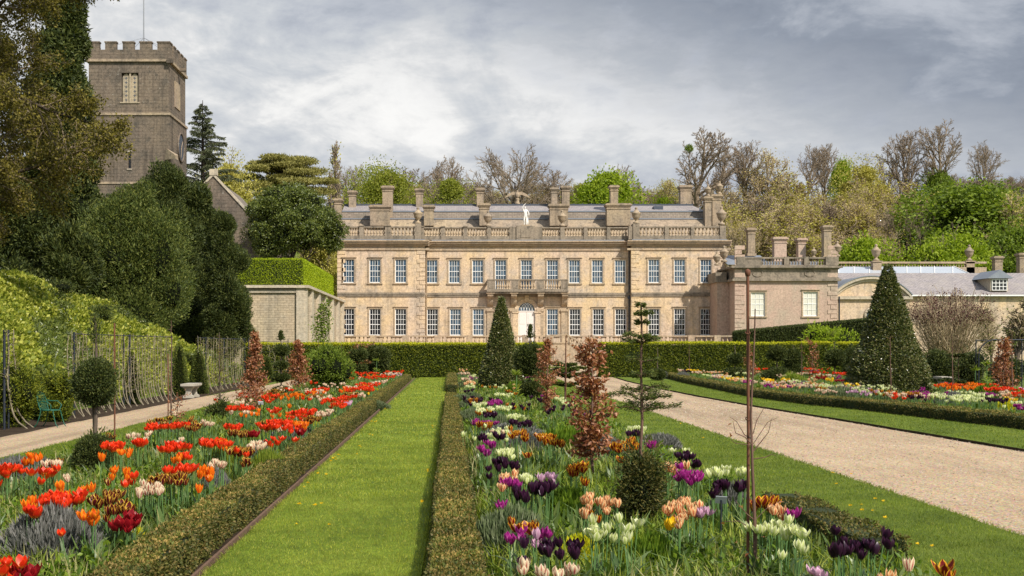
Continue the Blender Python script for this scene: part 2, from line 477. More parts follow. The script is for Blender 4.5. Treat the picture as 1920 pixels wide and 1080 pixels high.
def soil_mat():
    m, nt = new_mat('dark_soil')
    co = objco(nt)
    n1 = noise(nt, co, 2.0, 8, 0.7); n2 = noise(nt, co, 30, 6, 0.8)
    c = ramp(nt, n1, [(0.3, (0.035, 0.025, 0.016)), (0.7, (0.085, 0.06, 0.04))])
    c = mixc(nt, 1.0, c, ramp(nt, n2, [(0.3, 0.5), (0.75, 1.7)]), 'MULTIPLY')
    out(nt, principled(nt, c, 0.95, normal=bump(nt, mth(nt, 'ADD', n1, n2), 0.9, 0.05), spec=0.1))
    return m
M['soil'] = soil_mat()
# foliage
M['yew'] = leaf_mat('yew_needles', [(0.032, 0.048, 0.010), (0.062, 0.086, 0.017), (0.105, 0.13, 0.026), (0.18, 0.19, 0.04)], 0.15)
M['yewd'] = leaf_mat('dark_yew_needles', [(0.020, 0.030, 0.008), (0.042, 0.058, 0.014), (0.07, 0.088, 0.020), (0.125, 0.135, 0.032)], 0.12)
M['core'] = plain_mat('shaded_interior', (0.006, 0.008, 0.003), 0.95, 0, 0.3, 3, 0.1)  # near-black stand-in for the shade deep inside foliage
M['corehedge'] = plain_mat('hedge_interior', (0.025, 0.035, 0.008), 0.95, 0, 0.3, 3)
M['oak'] = leaf_mat('evergreen_oak_leaves', [(0.038, 0.052, 0.010), (0.075, 0.10, 0.018), (0.12, 0.15, 0.025), (0.20, 0.22, 0.04)], 0.18, 0.4, 0.5)
M['cedar'] = leaf_mat('cedar_needles', [(0.13, 0.125, 0.035), (0.21, 0.195, 0.05), (0.29, 0.26, 0.07), (0.36, 0.32, 0.10)], 0.15)
M['spruce'] = leaf_mat('spruce_needles', [(0.06, 0.075, 0.035), (0.10, 0.115, 0.055), (0.15, 0.16, 0.08)], 0.1)
M['bud'] = leaf_mat('olive_bud_leaves', [(0.05, 0.044, 0.012), (0.10, 0.086, 0.018), (0.165, 0.138, 0.027), (0.25, 0.205, 0.038)], 0.3)
M['tan'] = leaf_mat('tan_bud_leaves', [(0.28, 0.22, 0.075), (0.42, 0.33, 0.10), (0.54, 0.43, 0.14), (0.60, 0.50, 0.19)], 0.3)
M['olive'] = leaf_mat('olive_green_leaves', [(0.23, 0.20, 0.05), (0.35, 0.31, 0.065), (0.46, 0.41, 0.095), (0.54, 0.48, 0.13)], 0.3)
M['ygreen'] = leaf_mat('yellow_green_leaves', [(0.14, 0.16, 0.022), (0.20, 0.225, 0.03), (0.27, 0.28, 0.04), (0.33, 0.33, 0.06)], 0.35)
M['green'] = leaf_mat('fresh_green_leaves', [(0.065, 0.10, 0.014), (0.12, 0.17, 0.02), (0.18, 0.24, 0.03), (0.26, 0.32, 0.045)], 0.35)
M['bright'] = leaf_mat('bright_spring_leaves', [(0.12, 0.17, 0.012), (0.20, 0.27, 0.018), (0.29, 0.36, 0.025), (0.38, 0.44, 0.05)], 0.4)
M['hedge'] = leaf_mat('yew_hedge_leaves', [(0.035, 0.055, 0.006), (0.085, 0.11, 0.010), (0.155, 0.175, 0.014), (0.24, 0.245, 0.022)], 0.2)
M['hedgetop'] = leaf_mat('sunlit_top_leaves', [(0.28, 0.29, 0.012), (0.42, 0.41, 0.016), (0.56, 0.52, 0.025)], 0.3)  # sunlight along the hedge tops put into a yellower leaf colour
M['limehedge'] = leaf_mat('lime_hedge_leaves', [(0.15, 0.21, 0.004), (0.24, 0.31, 0.007), (0.32, 0.39, 0.011), (0.40, 0.46, 0.018)], 0.2)
M['box'] = leaf_mat('box_hedge_leaves', [(0.035, 0.045, 0.012), (0.075, 0.085, 0.020), (0.125, 0.12, 0.030), (0.20, 0.14, 0.052)], 0.2, patch=0.5, patch_scale=2.4)
M['boxtop'] = leaf_mat('bronzed_box_growth', [(0.05, 0.068, 0.014), (0.10, 0.12, 0.024), (0.18, 0.15, 0.04), (0.32, 0.22, 0.08)], 0.2, patch=0.75, patch_scale=2.4)
M['holly'] = leaf_mat('glossy_topiary_leaves', [(0.026, 0.038, 0.010), (0.055, 0.075, 0.018), (0.10, 0.12, 0.030), (0.17, 0.175, 0.05), (0.32, 0.28, 0.13)], 0.12, 0.28, 0.7)
M['copper'] = leaf_mat('dry_copper_leaves', [(0.13, 0.04, 0.018), (0.25, 0.085, 0.035), (0.38, 0.16, 0.075), (0.54, 0.30, 0.17)], 0.3, 0.45, 0.4)
M['purple'] = leaf_mat('purple_leaves', [(0.05, 0.018, 0.022), (0.10, 0.035, 0.04), (0.16, 0.07, 0.07)], 0.25)
M['tulipleaf'] = leaf_mat('tulip_leaves', [(0.05, 0.085, 0.022), (0.09, 0.145, 0.036), (0.14, 0.20, 0.052), (0.22, 0.27, 0.09)], 0.3, 0.4, 0.45)
M['grassleaf'] = leaf_mat('grassy_leaves', [(0.09, 0.135, 0.016), (0.16, 0.22, 0.024), (0.24, 0.30, 0.034), (0.36, 0.37, 0.07)], 0.35, 0.45)
M['straw'] = leaf_mat('pale_seedy_leaves', [(0.18, 0.19, 0.06), (0.30, 0.28, 0.10), (0.38, 0.34, 0.16)], 0.3, 0.5)
M['herb'] = leaf_mat('herb_leaves', [(0.05, 0.095, 0.010), (0.09, 0.155, 0.014), (0.145, 0.22, 0.02), (0.21, 0.28, 0.03)], 0.35, 0.45)
M['lav'] = leaf_mat('lavender_leaves', [(0.075, 0.078, 0.068), (0.125, 0.125, 0.11), (0.19, 0.185, 0.165), (0.26, 0.245, 0.23)], 0.15, 0.7)
M['lavg'] = leaf_mat('green_lavender_leaves', [(0.06, 0.085, 0.035), (0.105, 0.14, 0.055), (0.155, 0.19, 0.085), (0.22, 0.24, 0.14)], 0.15, 0.7)
M['bank'] = leaf_mat('bank_cover_leaves', [(0.08, 0.115, 0.014), (0.18, 0.215, 0.024), (0.32, 0.335, 0.04), (0.50, 0.48, 0.11)], 0.3, 0.5, 0.3)
M['yellowblade'] = leaf_mat('yellow_green_blades', [(0.115, 0.155, 0.016), (0.195, 0.24, 0.026), (0.275, 0.31, 0.038), (0.44, 0.42, 0.095)], 0.35, 0.5, 0.25, patch=0.5, patch_scale=1.3)  # yellower blade colours for the centre strip
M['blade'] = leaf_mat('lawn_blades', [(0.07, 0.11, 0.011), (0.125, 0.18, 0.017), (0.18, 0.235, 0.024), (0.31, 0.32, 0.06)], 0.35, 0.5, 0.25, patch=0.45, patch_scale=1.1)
M['yellowfl'] = leaf_mat('yellow_petals', [(0.75, 0.48, 0.01), (0.85, 0.60, 0.02)], 0.3, 0.5)
M['spurge'] = leaf_mat('acid_yellow_bracts', [(0.30, 0.34, 0.01), (0.48, 0.46, 0.015), (0.60, 0.50, 0.02)], 0.3, 0.5)
M['bark'] = bark_mat('grey_brown_bark', (0.06, 0.045, 0.032), (0.15, 0.115, 0.085))
M['twig'] = bark_mat('brown_twigs', (0.20, 0.15, 0.10), (0.33, 0.255, 0.18))
M['twigtan'] = bark_mat('tan_twigs', (0.32, 0.245, 0.15), (0.52, 0.41, 0.26))
M['darkbark'] = bark_mat('dark_bark', (0.03, 0.024, 0.018), (0.085, 0.065, 0.048))
M['palebark'] = bark_mat('pale_bark', (0.16, 0.13, 0.085), (0.32, 0.27, 0.185))
M['redbark'] = bark_mat('reddish_young_bark', (0.08, 0.045, 0.033), (0.20, 0.12, 0.085))
M['stem'] = plain_mat('green_stems', (0.10, 0.19, 0.055), 0.5, 0, 0.2, 10)
# ------------------------------------------------------------------ terrain
def ground_z(x, y):
    x = np.asarray(x, float); y = np.asarray(y, float)
    hc = np.interp(y, [0, 30, 50, 57, 61, 65, 70], [6.6, 6.2, 5.6, 5.0, 3.4, 1.2, 0.0])
    bank = hc * (1 - np.exp(-np.clip(-9.9 - x, 0, None) / 5.6))
    bank = bank * smooth(-9.7, -10.6, x) ** 0.5
    hill = smooth(158, 275, y) * 27 + smooth(240, 480, y) * 8 + smooth(20, 70, x) * smooth(150, 215, y) * 4
    left = smooth(-16, -24, x) * smooth(70, 100, y) * 5.0 * (1 - smooth(150, 190, y))
    return bank + hill + left
xs = np.concatenate([np.linspace(-420, -44, 22), np.linspace(-42, -20, 23), np.linspace(-19.6, -8.8, 55), np.linspace(-8, 40, 25), np.linspace(46, 460, 30)])
ys = np.concatenate([np.linspace(-80, 4, 12), np.linspace(6, 72, 89), np.linspace(75, 300, 60), np.linspace(312, 900, 30)])
gx, gy = np.meshgrid(xs, ys)
gz = ground_z(gx, gy)
gz = gz + sinnoise(np.stack([gx.ravel(), gy.ravel()], 1), 5, 0.5).reshape(gx.shape) * 0.16 * smooth(-10.6, -12.5, gx)
nx, ny = len(xs), len(ys)
idx = np.arange(nx * ny).reshape(ny, nx)
fq = np.stack([idx[:-1, :-1], idx[:-1, 1:], idx[1:, 1:], idx[1:, :-1]], -1).reshape(-1, 4)
kind(MB().add(np.stack([gx, gy, gz], -1), fq, 0, True).build('ground', M['ground']), 'structure')

def strip(name, pts_l, pts_r, z0, z1, mats, k='structure', wob=0.0, seed=0, step=0.5):
    """a slab between two edges given as (x, y) polylines, with earth sides"""
    mb = MB()
    y0, y1 = pts_l[0][1], pts_l[-1][1]
    n = max(2, int((y1 - y0) / step))
    yy = np.linspace(y0, y1, n)
    xl = np.interp(yy, [p[1] for p in pts_l], [p[0] for p in pts_l]); xr = np.interp(yy, [p[1] for p in pts_r], [p[0] for p in pts_r])
    if wob:
        xl = xl + sinnoise(yy[:, None], seed + 1, 2.0) * wob; xr = xr + sinnoise(yy[:, None], seed + 2, 2.0) * wob
    L1 = np.stack([xl, yy, np.full(n, z1)], 1); R1 = np.stack([xr, yy, np.full(n, z1)], 1)
    i = np.arange(n - 1)
    mb.add(np.concatenate([L1, R1]), np.stack([i, n + i, n + i + 1, i + 1], 1))
    if z1 - z0 > 0.012:
        L0 = L1.copy(); L0[:, 2] = z0; R0 = R1.copy(); R0[:, 2] = z0
        mb.add(np.concatenate([L0, L1]), np.stack([i, n + i, n + i + 1, i + 1], 1), 1)
        mb.add(np.concatenate([R1, R0]), np.stack([i, n + i, n + i + 1, i + 1], 1), 1)
        mb.quad(L0[0], R0[0], R1[0], L1[0], 1); mb.quad(L1[-1], R1[-1], R0[-1], L0[-1], 1)
    return kind(mb.build(name, mats), k), (yy, xl, xr)
Y0 = 3.0
strip('flower_bed', [(-5.55, Y0), (-5.55, 63)], [(-1.84, Y0), (-1.84, 66.5)], 0, 0.008, [M['soil']])
strip('flower_bed', [(-0.16, Y0), (-0.10, 66.5)], [(3.35, Y0), (3.35, 60)], 0, 0.008, [M['soil']])
strip('flower_bed', [(11.9, 8), (11.5, 20), (11.1, 25), (10.25, 33), (9.75, 36), (9.45, 41), (9.75, 47), (10.1, 56), (10.7, 64), (11.2, 66)], [(22.0, 8), (22.0, 66)], 0, 0.008, [M['soil']])
strip('fence_border', [(-9.9, Y0), (-9.9, 66)], [(-8.25, Y0), (-8.25, 66)], 0, 0.008, [M['soil']])
strip('gravel_path', [(-8.3, Y0), (-8.25, 40), (-7.75, 56), (-7.8, 66)], [(-6.72, Y0), (-6.68, 40), (-6.6, 66)], 0, 0.012, [M['gravel']], wob=0.05, seed=3)
strip('gravel_drive', [(4.98, Y0), (5.0, 30), (5.05, 52), (5.3, 62), (5.6, 70), (4.6, 96)], [(9.25, Y0), (9.1, 20), (8.75, 28), (8.33, 35.5), (8.13, 42.5), (8.08, 50), (8.25, 60), (8.7, 70), (16.0, 96)], 0, 0.012, [M['gravel']], wob=0.03, seed=4)
_, LAWN = strip('lawn', [(-1.80, Y0), (-1.62, 66.6)], [(-0.22, Y0), (-0.17, 66.6)], 0, 0.045, [M['yellowlawn'], M['soil']], wob=0.012, seed=5, step=0.3)
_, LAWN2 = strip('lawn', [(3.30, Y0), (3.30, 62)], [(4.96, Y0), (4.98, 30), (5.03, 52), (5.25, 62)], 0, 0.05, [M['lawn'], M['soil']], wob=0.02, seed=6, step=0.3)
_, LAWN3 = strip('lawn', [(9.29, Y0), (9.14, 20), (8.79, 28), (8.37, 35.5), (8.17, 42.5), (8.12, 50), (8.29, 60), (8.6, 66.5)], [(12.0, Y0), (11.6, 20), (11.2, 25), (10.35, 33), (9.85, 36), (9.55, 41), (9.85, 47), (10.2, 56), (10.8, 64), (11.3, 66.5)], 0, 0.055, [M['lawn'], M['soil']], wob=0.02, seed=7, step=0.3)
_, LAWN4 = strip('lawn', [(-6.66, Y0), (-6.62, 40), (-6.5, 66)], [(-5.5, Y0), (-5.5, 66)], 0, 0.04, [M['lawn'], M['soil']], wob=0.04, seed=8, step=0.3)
strip('forecourt', [(-9.0, 101), (-9.0, 121)], [(26, 101), (26, 121)], 0.0, 0.016, [M['gravel']])
strip('lawn', [(5.5, 96.2), (5.5, 100.8)], [(26, 96.2), (26, 100.8)], 0, 0.05, [M['lawn'], M['soil']])
# ------------------------------------------------------------------ short blades on the near lawns
def lawn_blades(spec, near, far, name, mt, lab):
    rng = np.random.default_rng(77)
    mb = MB()
    for (yy, xl, xr), z in spec:
        for a, b, dens, h, w in ((near, 14, 3000, 0.030, 0.0035), (14, 22, 1500, 0.034, 0.006), (22, 36, 520, 0.036, 0.011), (36, far, 180, 0.04, 0.02)):
            if b <= a:
                continue
            wid = float(np.mean(xr - xl)); k = int(dens * wid * (b - a))
            y = rng.uniform(a, b, k)
            l = np.interp(y, yy, xl); r = np.interp(y, yy, xr)
            x = l + (r - l) * rng.uniform(-0.006, 1.006, k)
            dn = sinnoise(np.stack([x, y], 1), 9, 2.2)
            keep = rng.uniform(0, 1, k) < 0.72 + 0.3 * dn
            c = np.stack([x, y, np.full(k, z)], 1)[keep]
            d = rng.normal(0, 0.55, (len(c), 3)); d[:, 2] = 1
            mb.leaves(c, h, w, rng, dirs=d, rand=0.1, fold=0.1)
            e = rng.uniform(0, 1, k // 22) < 2       # longer fringe along both edges
            ye = rng.uniform(a, b, len(e)); side = rng.uniform(0, 1, len(e)) < 0.5
            xe = np.where(side, np.interp(ye, yy, xl), np.interp(ye, yy, xr)) + rng.normal(0, 0.012, len(e))
            d = rng.normal(0, 0.7, (len(e), 3)); d[:, 2] = 0.8
            mb.leaves(np.stack([xe, ye, np.full(len(e), z - 0.012)], 1), h * 1.7, w * 1.2, rng, dirs=d, rand=0.2)
    return kind(mb.build(name, M[mt]), 'stuff', lab)
lawn_blades([(LAWN, 0.045)], 8.6, 65, 'lawn_grass', 'yellowblade', 'yellow green grass on the centre lawn strip')
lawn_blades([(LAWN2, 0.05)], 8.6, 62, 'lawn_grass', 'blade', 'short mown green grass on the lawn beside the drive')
def thin_blades():
    rng = np.random.default_rng(78); mb = MB()
    for (yy, xl, xr), z in ((LAWN3, 0.055), (LAWN4, 0.04)):
        k = 26000
        y = 15 + 45 * rng.uniform(0, 1, k) ** 1.7
        l = np.interp(y, yy, xl); r = np.interp(y, yy, xr)
        c = np.stack([l + (r - l) * rng.uniform(0, 1, k), y, np.full(k, z)], 1)
        d = rng.normal(0, 0.55, (k, 3)); d[:, 2] = 1
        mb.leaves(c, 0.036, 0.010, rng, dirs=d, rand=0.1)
    return kind(mb.build('verge_grass', M['blade']), 'stuff', 'short mown grass on the verges beside the paths')
thin_blades()
tag(MB().box(-1.865, -1.842, Y0, 66, 0, 0.05).build('edging_board', M['timber'], org=(-1.86, Y0, 0)), 'long brown timber edging board between box hedge and lawn strip', 'edging board')

def loose_stones():
    """loose pebbles on the near gravel and strayed on to the grass edge"""
    r = np.random.default_rng(79); mb = MB()
    n = 11000
    y = 10.5 * (40 / 10.5) ** r.uniform(0, 1, n); u = r.uniform(0, 1, n)
    e = r.uniform(0, 1, n) < 0.25
    x = 4.98 + 4.2 * np.where(e, np.where(r.uniform(0, 1, n) < 0.5, np.abs(r.normal(0, 0.02, n)), 1 - np.abs(r.normal(0, 0.02, n))), u)
    s = r.uniform(0.005, 0.012, n) * (1 + (y - 10) / 22)
    o = np.array([(1, 0, 0), (0, 1, 0), (-1, 0, 0), (0, -1, 0), (0, 0, 0.7), (0, 0, -0.7)])
    v = o[None] * s[:, None, None] * r.uniform(0.6, 1.2, (n, 1, 3)) + np.stack([x, y, np.full(n, 0.014)], 1)[:, None]
    f = np.array([(0, 1, 4), (1, 2, 4), (2, 3, 4), (3, 0, 4)])
    m, nt = new_mat('loose_pebbles')
    out(nt, principled(nt, ramp(nt, nd(nt, 'NewGeometry').outputs['Random Per Island'], [(0, (0.16, 0.115, 0.075)), (0.5, (0.40, 0.30, 0.21)), (1, (0.56, 0.47, 0.37))]), 0.9))
    mb.add(v.reshape(-1, 3), ((np.arange(n) * 6)[:, None, None] + f[None]).reshape(-1, 3))
    kind(mb.build('loose_gravel', m), 'stuff', 'loose pebbles scattered on the gravel drive')
loose_stones()
# ------------------------------------------------------------------ building helpers
def openings_wall(mb, x0, x1, z0, z1, y, ops, depth=0.16, m=0, mr=0):
    """a wall face towards -Y with rectangular openings (x0, x1, z0, z1) and their reveals"""
    ex = sorted({x0, x1, *[v for o in ops for v in o[:2]]}); ez = sorted({z0, z1, *[v for o in ops for v in o[2:]]})
    for a, b in zip(ex[:-1], ex[1:]):
        for c, d in zip(ez[:-1], ez[1:]):
            cx, cz = (a + b) / 2, (c + d) / 2
            if any(o[0] < cx < o[1] and o[2] < cz < o[3] for o in ops):
                continue
            mb.quad((a, y, c), (b, y, c), (b, y, d), (a, y, d), m)
    for a, b, c, d in ops:
        e = y + depth
        mb.quad((a, y, c), (a, e, c), (a, e, d), (a, y, d), mr); mb.quad((b, e, c), (b, y, c), (b, y, d), (b, e, d), mr)
        mb.quad((a, y, c), (b, y, c), (b, e, c), (a, e, c), mr); mb.quad((a, e, d), (b, e, d), (b, y, d), (a, y, d), mr)
WRNG = np.random.default_rng(3)
def sash(parent, o, y, cols, rows, glass, name='window', depth=0.16, blind=False, sill=True, arch=0.16, label=None):
    """stone architrave (the part), white sash frame with glazing bars, tilted panes and a sill"""
    a, b, c, d = o
    mb = MB(); t = arch; p = 0.055
    mb.box(a - t, a + 0.002, y - p, y + 0.02, c, d + t); mb.box(b - 0.002, b + t, y - p, y + 0.02, c, d + t)
    mb.box(a + 0.002, b - 0.002, y - p, y + 0.02, d - 0.002, d + t)
    mb.box(a - t - 0.06, b + t + 0.06, y - p - 0.09, y + 0.02, d + t, d + t + 0.07)
    w = mb.build(name, M['trim'], parent)
    if label:
        w['label'] = label
    fr = MB(); e = y + depth - 0.09; ft = 0.075
    fr.box(a, a + ft, e, e + 0.08, c, d); fr.box(b - ft, b, e, e + 0.08, c, d)
    fr.box(a + ft, b - ft, e, e + 0.08, c, c + ft * 1.2); fr.box(a + ft, b - ft, e, e + 0.08, d - ft, d)
    iw, ih = b - a - 2 * ft, d - c - 2.2 * ft
    mid = rows // 2
    for i in range(1, cols):
        x = a + ft + iw * i / cols
        fr.box(x - 0.017, x + 0.017, e + 0.015, e + 0.06, c + ft * 1.2, d - ft)
    for j in range(1, rows):
        z = c + 1.2 * ft + ih * j / rows; q = 0.03 if j == mid else 0.017
        fr.box(a + ft, b - ft, e + 0.012, e + 0.063, z - q, z + q)
    fr.build('frame', M['white'], w)
    g = MB()
    for i in range(cols):
        for j in range(rows):
            xa, xb = a + ft + iw * i / cols, a + ft + iw * (i + 1) / cols
            za, zb = c + 1.2 * ft + ih * j / rows, c + 1.2 * ft + ih * (j + 1) / rows
            t0 = WRNG.normal(0, 0.007, 4)
            g.quad((xa, e + 0.05 + t0[0], za), (xb, e + 0.05 + t0[1], za), (xb, e + 0.05 + t0[0] + t0[2], zb), (xa, e + 0.05 + t0[3], zb))
    g.build('blind' if blind else 'pane', M['blind'] if blind else glass, w)
    if sill:
        MB().box(a - t - 0.05, b + t + 0.05, y - 0.13, y + 0.03, c - 0.13, c).build('sill', M['trim'], w)
    return w
BAL = [(0.10, 0), (0.10, 0.06), (0.055, 0.09), (0.06, 0.14), (0.105, 0.24), (0.10, 0.32), (0.05, 0.48), (0.042, 0.58), (0.075, 0.62), (0.075, 0.66), (0.05, 0.68), (0.09, 0.72), (0.09, 0.78)]
URN = [(0.0, 0), (0.26, 0), (0.26, 0.14), (0.12, 0.2), (0.10, 0.3), (0.24, 0.42), (0.34, 0.62), (0.36, 0.80), (0.40, 0.84), (0.38, 0.92), (0.26, 0.98), (0.20, 1.08), (0.10, 1.16), (0.09, 1.22), (0.13, 1.28), (0.09, 1.36), (0.0, 1.40)]
_bal_me = {}
def baluster_mesh(h, mat, fat=1.0):
    k = (round(h, 2), mat.name, fat)
    if k not in _bal_me:
        _bal_me[k] = MB().lathe((0, 0, 0), [(r * fat * h / 0.78, z * h / 0.78) for r, z in BAL], 8).mesh('baluster', mat)
    return _bal_me[k]
def balusters(part, xa, xb, y, z, h, n, mat, fat=1.0):
    me = baluster_mesh(h, mat, fat); og = ORG[part.name]
    for i in range(n):
        o = bpy.data.objects.new('baluster', me); COL.objects.link(o); o.parent = part
        o.location = (xa + (xb - xa) * (i + 0.5) / n - og[0], y - og[1], z - og[2])
def urn(parent, x, y, z, s=1.0, mat='chimney', name='urn'):
    return MB().lathe((x, y, z), [(r * s, h * s) for r, h in URN], 12).build(name, M[mat], parent)
def stack(parent, x0, x1, y, z0, z1, dep=1.0, pots=0, cap=True, mat='chimney', band=True):
    mb = MB(); mb.box(x0, x1, y, y + dep, z0, z1 - 0.36 if cap else z1)
    if cap:
        mb.box(x0 - 0.06, x1 + 0.06, y - 0.06, y + dep + 0.06, z1 - 0.62, z1 - 0.53)
        mb.box(x0 - 0.09, x1 + 0.09, y - 0.09, y + dep + 0.09, z1 - 0.36, z1 - 0.24)
        mb.box(x0 - 0.17, x1 + 0.17, y - 0.17, y + dep + 0.17, z1 - 0.24, z1 - 0.08)
        mb.box(x0 - 0.05, x1 + 0.05, y - 0.05, y + dep + 0.05, z1 - 0.08, z1)
    if band:
        mb.box(x0 - 0.10, x1 + 0.10, y - 0.10, y + dep + 0.10, z0, z0 + 0.3)
    return mb.build('chimney', M[mat], parent)

# ------------------------------------------------------------------ the mansion
HYD = 133.0
YP = HYD - 0.75                      # end pavilions stand a little forward
hx = lambda px: X(px, HYD)
hz = lambda py: Z(py, HYD)
house = thing('mansion', 'long two storey honey coloured limestone mansion with balustraded roofline and tall sash windows', 'mansion', (hx(987), HYD, 0.0))
XL, XR = hx(634), hx(1357)
XA, XB = hx(797), hx(1182)           # the recessed centre
GZ, TOP = 1.2, hz(462)
up_z, lo_z = (hz(531), hz(487)), (hz(629), hz(579))
mid_up = [810, 852, 896, 1077, 1120, 1163]; mid_bal = [939, 987, 1036]; mid_lo = [811, 854, 897, 939, 1036, 1078, 1122, 1164]
lf = [655, 704, 752]; rt = [1224, 1272, 1321]
wid = 21 / 2 * HYD / F
def op(px, zz, w=wid):
    return (hx(px) - w, hx(px) + w, zz[0], zz[1])
WO = []
for px in mid_up: WO.append((op(px, up_z), HYD, 4, 4, 'glass'))
for px in mid_bal: WO.append((op(px, (hz(546), hz(487))), HYD, 4, 6, 'glass'))
for px in mid_lo: WO.append((op(px, lo_z), HYD, 4, 5, 'glassd' if px > 1070 or px < 820 else 'glass'))
for px in lf + rt:
    WO.append((op(px, up_z), YP, 4, 4, 'glass')); WO.append((op(px, lo_z), YP, 4, 5, 'glassd'))
for px in ():
    WO.append((op(px, up_z), YP, 4, 4, 'glass')); WO.append((op(px, lo_z), YP, 4, 5, 'glassd'))
DX0, DX1, DZ0, DZ1, DZA = hx(972), hx(1003), GZ + 0.02, hz(583), hz(567)
wall = MB()
cen = [w[0] for w in WO if w[1] == HYD]
openings_wall(wall, XA, XB, GZ, TOP, HYD, cen + [(DX0, DX1, DZ0, DZA)])
openings_wall(wall, XL, XA, GZ, TOP, YP, [w[0] for w in WO if w[1] == YP and w[0][0] < 0])
openings_wall(wall, XB, XR, GZ, TOP, YP, [w[0] for w in WO if w[1] == YP and w[0][0] > 0])
wall.quad((XA, YP, GZ), (XA, HYD, GZ), (XA, HYD, TOP), (XA, YP, TOP)); wall.quad((XB, HYD, GZ), (XB, YP, GZ), (XB, YP, TOP), (XB, HYD, TOP))
wall.quad((XL, YP + 16, GZ), (XL, YP, GZ), (XL, YP, TOP), (XL, YP + 16, TOP)); wall.quad((XR, YP, GZ), (XR, YP + 16, GZ), (XR, YP + 16, TOP), (XR, YP, TOP))
wall.box(XL + 0.01, XR - 0.01, HYD + 0.3, HYD + 15, 0, TOP - 0.01)
wall.box(XL - 0.05, XR + 0.05, YP - 0.06, HYD + 0.3, 0, GZ)
wall.build('wall', M['facade'], house)
for o, y, c, r, g in WO:
    sash(house, o, y, c, r, M[g])
# string course, plinth, quoins, cornice
tr = MB()
for a, b, y in ((XL, XA - 0.0, YP), (XA, XB, HYD), (XB, XR, YP)):
    q = 0.0 if y == YP else 0.0
    tr.box(a - q, b + q, y - 0.16, y - 0.003, hz(553), hz(549)); tr.box(a, b, y - 0.10, y - 0.004, hz(556.5), hz(553) - 0.003)
tr.build('course_trim', M['parapet'], house)
def quoin(x, y, side, w=0.85, w2=0.55, par=None, mat='facade'):
    qb = MB()
    z = GZ + 0.5; i = 0
    while z < TOP - 0.5:
        if True:
            ww = w if i % 2 else w2
            qb.box(*((x, x + ww) if side > 0 else (x - ww, x)), y - 0.055, y + 0.01, z, z + 0.40)
        z += 0.45; i += 1
    qb.build('quoin_trim', M[mat], par)
for q_ in ((XA + 0.03, YP, -1), (XB - 0.03, YP, 1), (XR + 0.03, YP, -1), (XL - 0.03, YP, 1)):
    quoin(*q_, par=house)
co = MB()
for a, b, y in ((XL - 0.1, XA, YP), (XA, XB, HYD), (XB, XR + 0.1, YP)):
    e = 0.0 if y == HYD else 0.45
    l = a - (0 if a < XL else (e if y == YP else 0)); r = b + (e if y == YP else 0)
    co.box(l, r, y - 0.12, y + 0.4, hz(470), hz(466)); co.box(l, r, y - 0.28, y + 0.4, hz(462), hz(458))
    co.box(l, r, y - 0.52, y + 0.4, hz(458), hz(454.5)); co.box(l, r, y - 0.66, y + 0.4, hz(454.5), hz(452.2))
co.build('cornice', M['trim'], house)
co = MB()
for a, b, y in ((XL - 0.1, XA, YP), (XA + 0.7, XB - 0.7, HYD), (XB, XR + 0.1, YP)):
    co.box(a, b, y - 0.55, y + 0.42, hz(452.2), hz(450.6))
co.build('cornice_flashing', M['lead'], house)
# roof balustrade
RB, RT = hz(450.6), hz(426)
par = MB()
secs = [(XL + 0.2, hx(780), YP), (hx(786), hx(1187), HYD), (hx(1193), XR - 0.1, YP)]
for a, b, y in secs:
    par.box(a, b, y - 0.28, y + 0.28, RB, hz(443)); par.box(a, b, y - 0.26, y + 0.26, hz(428.6), RT)
bays = [(600, 634), (647, 675), (683, 723), (733, 779), (795, 827), (834, 869), (876, 914), (920, 955), (1016, 1050), (1058, 1094), (1101, 1137), (1144, 1176), (1196, 1243), (1251, 1292), (1298, 1346)]
prev = None
for k, (a, b) in enumerate(bays):
    y = YP if b < 785 or a > 1190 else HYD
    c0 = bays[k - 1][1] if k else a - 6
    par.box(hx(c0) + 0.003, hx(a) - 0.003, y - 0.33, y + 0.33, RB, RT + 0.003)
    if c0 < 953:
        par.box(hx(c0) - 0.05, hx(a) + 0.05, y - 0.40, y + 0.40, RT + 0.003, RT + 0.10)
par.box(hx(1346), XR, YP - 0.33, YP + 0.33, RB, RT + 0.06)
par.box(hx(968), hx(1002), HYD - 0.46, HYD + 0.46, RB, hz(424)); par.box(hx(976), hx(994), HYD - 0.50, HYD - 0.455, hz(446), hz(430))
for px in (784, 1190):
    par.box(hx(px - 6), hx(px + 6), YP - 0.42, HYD + 0.42, RB, hz(421))
bal = par.build('roof_balustrade', M['parapet'], house)
for a, b in bays[1:]:
    balusters(bal, hx(a), hx(b), YP if b < 785 or a > 1190 else HYD, hz(443), hz(428.6) - hz(443), 7 if b - a > 33 else 6, M['trim'], 1.25)
for px, s in ((784, 1.0), (915, 0.95), (1054, 0.98), (1191, 1.0)):
    urn(house, hx(px), YP if px in (784, 1191) else HYD, hz(424.6) if px not in (784, 1191) else hz(421), 1.25 * s)
urn(house, hx(1350), YP, hz(423.5), 1.4)
